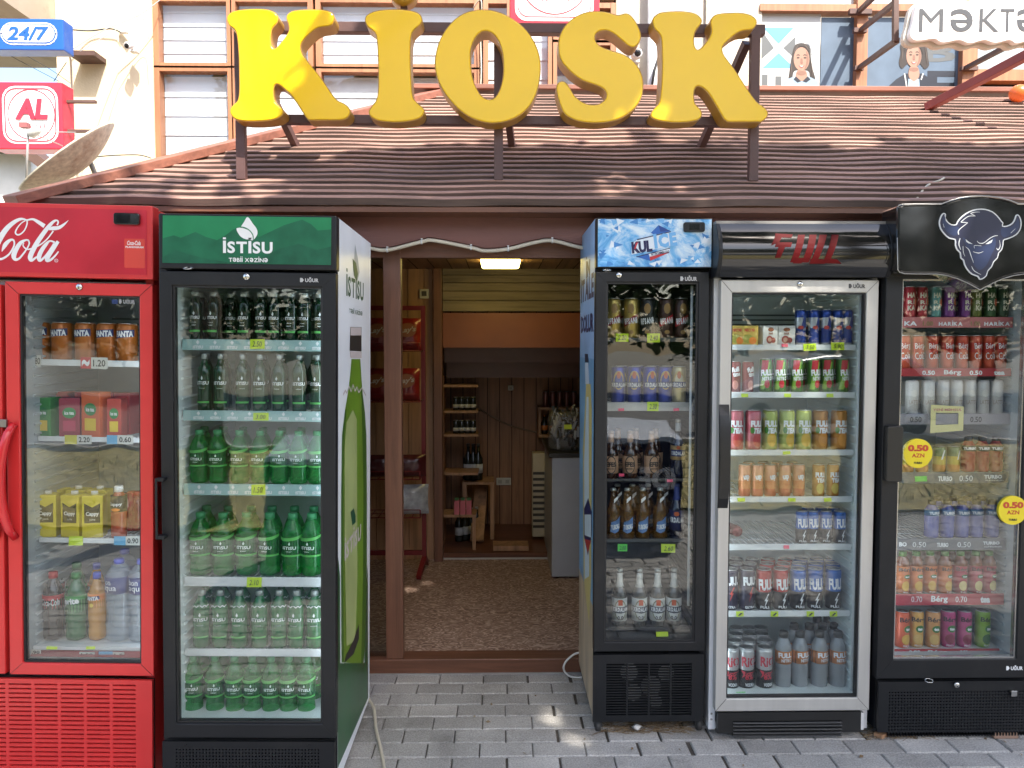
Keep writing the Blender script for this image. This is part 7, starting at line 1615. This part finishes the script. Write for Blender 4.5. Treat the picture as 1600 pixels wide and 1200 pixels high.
for st in ([(568, 570, 6), (600, 600, 9), (660, 595, 9), (740, 535, 9), (800, 505, 9), (848, 498, 4)], [(415, 648, 4), (460, 690, 10), (485, 760, 10), (522, 862, 4)], [(608, 184, 3), (540, 185, 9), (480, 202, 9)], [(480, 202, 8), (548, 238, 8)], [(548, 238, 8), (450, 242, 9), (350, 318, 9)], [(350, 318, 8), (445, 326, 8)], [(445, 326, 8), (350, 400, 10), (318, 440, 12), (322, 485, 12)], [(535, 670, 5), (535, 632, 6), (625, 636, 5)], [(515, 714, 5), (590, 732, 8), (652, 712, 4)], [(495, 908, 4), (530, 970, 9), (622, 1022, 4)], [(342, 535, 10), (325, 610, 14), (350, 688, 6)], [(868, 560, 3), (878, 640, 8), (850, 690, 12), (830, 665, 5)], [(380, 640, 5), (385, 720, 7), (405, 775, 4)], [(115, 340, 3), (128, 390, 6)], [(1080, 405, 3), (1020, 465, 7)]):
    ribbon(m, [(*q(x, y), w_*sc) for x, y, w_ in st], -.0848, 0, 4 if len(st) > 2 else 1)
m.build('emblem', [flat('emblem white', (.62, .64, .66)), flat('emblem dark blue', (.007, .009, .035)), flat('emblem blue', (.010, .022, .075))], hd)
# handle block on the left door edge
a, b, c, d_ = f.rect(1377, 665, 1404, 751); m = MB(); m.prism(rrect(a+.008, b+.002, c, d_, .008), -.03, -.001); m.build('handle', mat('black handle', (.013, .013, .013)), f.d, bevel=.003)
badge(f, 1572, 1040.5, 1598, 1047, PWHT)
p = f.L(1494.5, 1069, 0); lock(f, 1494.5, 1070); hanger(f, 1451, 1063)
a, b, c, d_ = f.rect(1579, 1078.5, 1588, 1087.5, -.0); m = MB(); m.box(a, b, -.006, .006, c, d_); m.build('latch_plate', CHR, f.root, bevel=.001)
px = [1388.5+k*4.72 for k in range(46)]; cols = [(f.L(p_, 1110, .008).x, f.L(p_+2.4, 1110, .008).x) for p_ in px]
rows = [(zt(f, 1495, 1080+k*4.85+2.3, .008), zt(f, 1495, 1080+k*4.85, .008)) for k in range(15)][::-1]
slots_panel(f, cols, rows, BK)
def disc(px, py):
    p = f.L(px, py, -.002); r = .0575; t = MB(); t.prism(ellipse(p.x, p.z, r, r, 36), -.0015, .012); o = t.build('price_sticker', mat('yellow sticker', (.75, .60, .02), .4, var=.03), f.d)
    m = MB(); put_text(m, '0.50', p.x-.041, p.x+.041, p.z+.008, p.z+.034, -.0022, 0, .06, res=3); put_text(m, 'AZN', p.x-.025, p.x+.025, p.z-.016, p.z+.000, -.0022, 0, .03, res=3); put_text(m, 'TURBO', p.x-.017, p.x+.017, p.z-.042, p.z-.033, -.0022, 1, .05, .2)
    m.build('lettering', [flat('sticker red', (.5, .06, .02)), PBLK], o)
disc(1434.6, 708.5); disc(1583, 797.5)
W = 'rightmost black cooler'; gg = 'drinks in the rightmost cooler'
z = shelf(f, 497, 512, rmat=mat('rose price strip', (.45, .13, .13), .4, var=.08))
def rail_text(items):
    z_, r, dd, zb = f.cur; m = MB()
    for (x0, x1, y0, y1, txt, mi, bold) in items: put_text(m, txt, *f.rect(x0, y0, x1, y1, dd-.005), dd-.0048, mi, bold)
    m.build('lettering', [PWHT, flat('rail dark', (.03, .03, .03)), flat('rail olive', (.22, .18, .05))], r)
rail_text([(1413, 1433, 502, 509, 'KA', 0, .03), (1467, 1504, 501, 509, 'HARİKA', 0, .04), (1442, 1458, 502, 509, '1.00', 2, .02), (1517, 1532, 502, 509, '1.00', 2, .02), (1538, 1578, 501, 509, 'HARİKA', 0, .04)])
H = zt(f, 1495, 448, .13)-z; cc_ = [(.40, .03, .04), (.40, .03, .04), (.12, .28, .26), (.16, .03, .18), (.16, .03, .18), (.13, .15, .03), (.04, .09, .03), (.04, .07, .035)]
pk = []; cid = {}
for c_ in cc_:
    if c_ not in cid: cid[c_] = can_pack('drink_can', 'can', .0225, H, [(0, mat('harika can %d' % len(cid), c_, .3, .3, var=.05)), (.12, mat('harika can %d' % len(cid), c_))], [('t', 'HA', -.5, .55, .64, .80, 0, .04, 0), ('t', 'Rİ', -.5, .45, .44, .60, 0, .04, 0), ('t', 'KA', -.5, .55, .24, .40, 0, .04, 0), ('e', .6, .5, .25, .12, 1)], [flat('cream print', (.6, .56, .42)), flat('fruit print', (.5, .10, .04))])
    pk.append(cid[c_])
hn = ['red juice can']*2+['teal juice can']+['purple juice can']*2+['olive juice can', 'dark green juice can', 'forest green juice can']
row(f, pk, [1421, 1441, 1462, 1482, 1507, 1525, 1546, 1567], z, .128, hn, 'top shelf, '+W, gg, 470)
row(f, pk[1:], [1430, 1451, 1472, 1493, 1515, 1535, 1556], z, .195, ['rear '+x for x in hn[1:]], 'top shelf, '+W, gg, 470)
z = shelf(f, 577, 588, rmat=mat('red price strip', (.38, .02, .03), .4, var=.05)); rail_text([(1441, 1461, 579, 586, '0.50', 0, .03), (1475, 1502, 578, 587, 'Bérg', 0, .025), (1515, 1535, 579, 586, '0.50', 0, .03), (1553, 1570, 579, 586, 'tea', 0, .05)])
H = zt(f, 1495, 524, .13)-z
bc = can_pack('cola_can', 'can', .0245, H, [(0, mat('orange red can', (.50, .07, .03), .3, .3, var=.05)), (.5, mat('bright red can', (.45, .035, .025), .3, .3, var=.05)), (.8, mat('orange red can', (.50, .07, .03)))], [('t', 'Bérg', -.6, .6, .56, .78, 0, .0, .1), ('t', 'Cola', -.6, .6, .30, .50, 0, .0, .1)], [PWHT])
row(f, bc, [1411, 1433, 1457, 1479, 1501, 1523, 1544, 1564], z, .13, 'red cola can', 'second shelf, '+W, gg, 550); row(f, bc, [1420, 1443, 1466, 1488, 1510, 1532, 1552], z, .2, 'rear red cola can', 'second shelf, '+W, gg, 550)
z = shelf(f, 648, 663, rmat=mat('grey price strip', (.26, .24, .26), .4, var=.05)); rail_text([(1422, 1440, 651, 660, '0.50', 1, .02), (1516, 1534, 651, 660, '0.50', 1, .02)])
H = zt(f, 1495, 594, .13)-z
wc = can_pack('latte_can', 'can', .0245, H, [(0, mat('pale latte can', (.48, .45, .42), .35, .1, var=.05)), (.55, mat('white latte can', (.60, .57, .54), .35, .1, var=.05))], [('t', 'LATTE', -.6, .6, .30, .42, 0, .0, 0), ('e', 0, .62, .45, .10, 1)], [flat('latte brown', (.28, .2, .15)), flat('latte cream', (.66, .62, .56))])
row(f, wc, [1425, 1449, 1472, 1494, 1515, 1536, 1556], z, .13, 'white and beige latte can', 'third shelf, '+W, gg, 620); row(f, wc, [1434, 1458, 1482, 1504, 1525, 1545], z, .2, 'rear white latte can', 'third shelf, '+W, gg, 620)
# yellow hanging card
m = MB(); a, b, c, d_ = f.rect(1454, 633, 1505, 675, .09); o4 = [(a, c-.004), (b, c+.006), (b, d_-.006), (a, d_+.002)]; i4 = [(a+.02, c+.028), (b-.02, c+.032), (b-.02, d_-.032), (a+.02, d_-.03)]; frame_ring(m, o4, i4, .088, .0895)
cdd = m.build('price_card', mat('pale yellow card', (.70, .62, .25), .6, var=.04), f.cur[1], fix=True); m = MB(); put_text(m, 'YENİ MƏHSUL', a+.008, b-.008, d_-.024, d_-.010, .0872, 0, .02); m.build('lettering', flat('pink ink', (.5, .1, .12)), cdd)
z = shelf(f, 739, 755, rmat=mat('slate price strip', (.11, .12, .14), .4, var=.08)); rail_text([(1466, 1488, 744, 752, 'TURBO', 0, .05), (1499, 1520, 743, 752, '0.50', 0, .0), (1538, 1566, 742, 748, 'TURBO', 0, .05), (1540, 1568, 749, 752, 'REJİMİNDƏSƏN', 0, .0)]); note(f, 1429, 744, 1448, 752, NOTEG)
m1 = flat('turbo label', (.02, .02, .02)); H = zt(f, 1495, 682, .135)-z
def turbo(nm_, col, H, lab): return bottle_pack('energy_bottle', 'bottle', .0275, H, 'tea', mat(nm_, col, .12, var=.06, coat=.3), mat('dark cap', (.03, .03, .04), .4), lab, (.60, .76), [('t', 'TURBO', -.75, .8, .64, .72, 0, .06, .04)], [PWHT])
tR = turbo('red turbo drink', (.32, .015, .02), H, m1); yc = can_pack('drink_can', 'can', .0245, zt(f, 1495, 697, .13)-z, [(0, mat('orange yellow can', (.55, .22, .03), .3, .3, var=.1)), (.3, mat('yellow can', (.50, .38, .05), .3, .3, var=.1)), (.62, mat('olive green can', (.12, .18, .08), .3, .3, var=.1))], [('p', [(-.1, .5), (.25, .86), (.45, .86), (.1, .5)], 0), ('e', .2, .2, .3, .08, 1)], [PWHT, flat('orange fruit', (.55, .2, .02))])
row(f, [yc, yc, yc, yc, tR, tR, tR], [1418, 1441, 1468, 1491, 1513, 1535, 1556], z, .133, ['yellow and green drink can']*4+['red energy bottle with black band']*3, 'fourth shelf, '+W, gg, 710)
z = shelf(f, 842, 859, rmat=mat('slate price strip', (.11, .12, .14))); rail_text([(1405, 1417, 847, 854, 'BO', 0, .05), (1426, 1447, 847, 855, '0.50', 0, .0), (1464, 1482, 848, 855, 'TURBO', 0, .05), (1496, 1517, 847, 855, '0.50', 0, .0), (1536, 1562, 846, 851, 'TURBO', 0, .05), (1538, 1565, 852.5, 856, 'REJİMİNDƏSƏN', 0, .0)])
tB = turbo('blue turbo drink', (.06, .08, .30), zt(f, 1495, 781, .135)-z, flat('pale blue label', (.08, .18, .32)))
row(f, tB, [1455, 1479, 1502.5, 1526, 1549], z, .133, 'blue energy bottle', 'fifth shelf, '+W, gg, 815); row(f, tB, [1464, 1488, 1510, 1533, 1553], z, .21, 'rear blue energy bottle', 'fifth shelf, '+W, gg, 815)
z = shelf(f, 929, 945, rmat=mat('berry price strip', (.42, .04, .06), .4, var=.05)); rail_text([(1424, 1441, 932, 941, '0.70', 0, .0), (1455, 1481, 931, 943, 'Bérg', 0, .025), (1493, 1511, 932, 941, '0.70', 0, .0), (1532, 1547, 932, 942, 'tea', 0, .06)])
H = zt(f, 1495, 860, .135)-z
def berg(nm_, col, fr_c): return bottle_pack('iced_tea_bottle', 'bottle', .0275, H, 'tea', mat('tea brown '+nm_, (.20, .05, .015), .1, var=.05, coat=.3), mat('leaf green cap', (.08, .22, .03), .4), mat('label '+nm_, col, .35, var=.04), (.02, .66), [('t', 'Bérg', -.75, .75, .52, .63, 0, .025, 0), ('e', .2, .42, .4, .05, 2), ('t', 'tea', -.1, .5, .40, .44, 3, .06, 0), ('e', 0, .2, .45, .12, 1), ('t', 'fruit', -.3, .3, .04, .07, 3, .02, 0)], [PBLK, fr_c, flat('tea leaf', (.03, .16, .03)), PWHT])
bO = berg('orange', (.58, .15, .03), flat('peach fruit', (.62, .36, .06))); bR = berg('crimson', (.42, .025, .05), flat('passion fruit', (.62, .48, .2)))
row(f, [bO]*4+[bR]*3, [1409, 1430, 1453.5, 1476, 1499, 1523, 1545], z, .133, ['orange label iced tea bottle']*4+['crimson label iced tea bottle']*3, 'sixth shelf, '+W, gg, 895)
row(f, [bO]*4+[bR]*2, [1420, 1441, 1463, 1486, 1510, 1533], z, .205, ['rear orange iced tea bottle']*4+['rear crimson iced tea bottle']*2, 'sixth shelf, '+W, gg, 895)
zf = zt(f, 1495, 1014, .10); m = MB(); m.box(f.lin[0]+.004, f.lin[1]-.004, .10, f.lin[4]-.01, zf-.012, zf-.001); sh = m.build('shelf', RAILW, f.root)
m = MB(); m.box(f.lin[0]+.004, f.lin[1]-.02, .092, .099, zf-.022, zf+.002); rl = m.build('price_rail', mat('red price strip', (.38, .02, .03)), sh); f.cur = (zf, rl, .094, zf-.02); rail_text([(1420, 1438, 1016, 1022, '0.90', 0, .02), (1450, 1480, 1016, 1022, 'Bérg', 0, .025), (1500, 1512, 1016, 1022, '0.90', 0, .02)])
z = zf; H = zt(f, 1495, 953, .135)-z
def bcan(nm_, col, c2): return can_pack('iced_tea_can', 'can', .0285, H, [(0, mat(nm_, col, .3, .15, var=.04)), (.12, mat(nm_, col))], [('t', 'Bérg', -.75, .8, .68, .85, 0, .03, 0), ('e', .2, .53, .5, .10, 2), ('t', 'tea', -.1, .5, .49, .57, 3, .07, 0), ('e', 0, .25, .55, .14, 1), ('t', 'PEACH', -.4, .4, .05, .10, 3, .02, 0)], [PBLK, c2, flat('tea leaf', (.03, .16, .03)), PWHT])
B1 = bcan('orange red tea can', (.60, .10, .04), flat('peach fruit', (.62, .36, .06))); B2 = bcan('apricot tea can', (.62, .32, .07), flat('apricot fruit', (.6, .38, .12))); B3 = bcan('ochre tea can', (.55, .25, .08), flat('apricot fruit', (.6, .38, .12))); B4 = bcan('magenta tea can', (.42, .04, .16), flat('raspberry fruit', (.22, .02, .05))); B5 = bcan('lime green tea can', (.18, .33, .02), flat('dark leaf fruit', (.02, .10, .02)))
row(f, [B1, B2, B3, B4, B4, B5], [1408, 1431.5, 1456, 1481, 1506, 1535], z, .135, ['orange red iced tea can', 'apricot iced tea can', 'ochre iced tea can', 'magenta iced tea can', 'magenta iced tea can', 'lime green iced tea can'], 'bottom row, '+W, gg, 985)
# litter of needles under the coolers
m = MB(); rnd = random.Random(9)
for (x0, x1, y0, y1, n_) in ((938, 1090, 3.06, 3.25, 500), (1365, 1480, 2.99, 3.2, 260)):
    for i in range(n_):
        y = rnd.uniform(y0, y1); x = X(rnd.uniform(x0, x1), y); a = rnd.uniform(-.7, .7)+(math.pi if rnd.random() < .5 else 0); L_ = rnd.uniform(.02, .07); z_ = rnd.uniform(.001, .012)
        m.beam((x-L_/2*math.cos(a), y-L_/2*math.sin(a), z_), (x+L_/2*math.cos(a), y+L_/2*math.sin(a), z_+rnd.uniform(-.003, .006)), .0012, .0012, rnd.choice((0, 1)))
for i in range(70):
    x = rnd.uniform(-1.0, 3.2); y = rnd.uniform(2.6, 3.6); s = rnd.uniform(.006, .016); a = rnd.uniform(0, 6.28)
    m.add([(x+s*math.cos(a), y+s*math.sin(a), .006), (x+s*.45*math.cos(a+1.57), y+s*.45*math.sin(a+1.57), .010), (x-s*math.cos(a), y-s*math.sin(a), .005), (x-s*.45*math.cos(a+1.57), y-s*.45*math.sin(a+1.57), .004)], [(0, 1, 2, 3)], rnd.choice((0, 1)))
tag(m.build('leaf_litter', [mat('dry needle', (.16, .10, .05), .9), mat('pale needle', (.26, .19, .11), .9)]), 'dry needles and leaf scraps strewn under the coolers', 'litter', kind='stuff')
for (px, Y_, w_, hh, lb) in ((1000, 3.08, .03, .012, 'crumpled white paper scrap under the narrow cooler'), ):
    m = MB(); p = X(px, Y_); rr = random.Random(2); m.lathe([(.012, 0), (.02, .006), (.014, .014), (.004, .018)], 7, p, Y_, .012, mod=lambda a, z: 1+.4*math.sin(3*a+z*300)); tag(m.build('paper_scrap', mat('crumpled paper', (.6, .58, .55), .8)), lb, 'paper')
m = MB(); m.beam((X(1386, 3.0), 3.0, .014), (X(1412, 3.06), 3.06, .016), .035, .014); tag(m.build('wood_block', INW, bevel=.002), 'pine offcut under the left foot of the rightmost cooler', 'wood block')
m = MB(); a = X(1565, 3.02); m.box(a, a+.10, 2.99, 3.12, .003, .028); tag(m.build('wood_block', mat('pinkish plank', (.28, .18, .13), .8), bevel=.002), 'flat plank under the right foot of the rightmost cooler', 'wood block')

# ================================================================ WHAT THE GLASS MIRRORS: parked car and two ice cream chests beside the viewer
ca = thing('parked_car', 'white parked hatchback across the verge behind the viewer', 'car', (5.7, -7.6, 0))
prof = [(-2.0, .25), (-2.05, .55), (-1.9, .78), (-1.2, .92), (-.6, 1.38), (.2, 1.45), (1.2, 1.40), (1.75, 1.0), (2.0, .85), (2.05, .5), (1.95, .25)]
m = MB(); m.prism(prof, -.8, .8); m.build('body', mat('white car paint', (.75, .76, .78), .2, var=.02, coat=.6), ca, bevel=.08)
win = [(-1.05, .95), (-.55, 1.31), (.15, 1.37), (1.1, 1.33), (1.5, 1.02)]
m = MB(); m.prism(win, -.81, .81); m.build('window', mat('car glass', (.02, .025, .03), .05), ca)
for sx in (-1.3, 1.3):
    for sy in (-.72, .72):
        m = MB(); m.lathe([(.001, -.1), (.28, -.1), (.31, -.06), (.31, .06), (.28, .1), (.001, .1)], 24); m.xf(Matrix.Translation((sx, sy, .31)) @ Matrix.Rotation(math.pi/2, 4, 'X')); w_ = m.build('wheel', mat('tyre', (.02, .02, .02), .8), ca, fix=True)
        m = MB(); m.lathe([(.001, -.105), (.18, -.103), (.18, .103), (.001, .105)], 20); m.xf(Matrix.Translation((sx, sy, .31)) @ Matrix.Rotation(math.pi/2, 4, 'X')); m.build('rim', SIL, w_, fix=True)
def chest(label, x0, x1, y0, y1, H, col, deco_):
    t = thing('ice_cream_chest', label, 'freezer', ((x0+x1)/2, y1, 0), group='ice cream chests beside the viewer'); w_ = (x1-x0)/2; D_ = y1-y0
    m = MB(); m.box(-w_, w_, -D_, 0, .06, H-.14); b_ = m.build('body', col, t, bevel=.01)
    m = MB(); m.add([(-w_, -D_, H-.139), (w_, -D_, H-.139), (w_, 0, H-.139), (-w_, 0, H-.139), (-w_, -D_, H), (w_, -D_, H), (w_, -.03, H-.10), (-w_, -.03, H-.10)], [(0, 1, 5, 4), (4, 5, 6, 7), (1, 2, 6, 5), (0, 4, 7, 3), (2, 3, 7, 6)]); m.build('lid', mat('chest lid', (.55, .58, .60), .15, var=.03, coat=.4), t, fix=True)
    for sx in (-w_+.08, w_-.08):
        for sy in (-.08, -D_+.08): m = MB(); m.lathe([(.03, 0), (.03, .06)], 12, sx, sy, 0); m.build('foot', BKG, t)
    m = MB(); deco_(m, w_, H)
    if m.v:
        for i, v in enumerate(m.v): m.v[i] = (-v[0], -v[1], v[2])
        m.build('lettering', [PWHT, flat('scoop cream', (.42, .28, .14)), flat('scoop shade', (.28, .17, .08))], b_, fix=False)
def dnavy(m, w_, H):
    put_text(m, 'iDE', -.28, .02, .42, .60, -.003, 0, .05); m.sheet(ellipse(.06, .34, .12, .11, 26), -.003, 1); m.sheet(crom([(-.07, .25), (.0, .22), (.1, .23), (.19, .25), (.19, .29), (.1, .27), (0, .28), (-.07, .30)], True, 3), -.004, 2)
chest('navy ice cream chest freezer right of the viewer', .82, 1.52, -.75, -.15, .92, mat('navy chest', (.012, .016, .045), .3, var=.05), dnavy)
chest('green grey chest freezer left of the viewer', -1.62, -.85, -.65, -.05, .90, mat('green chest', (.03, .10, .07), .35, var=.1), lambda m, w_, H: None)
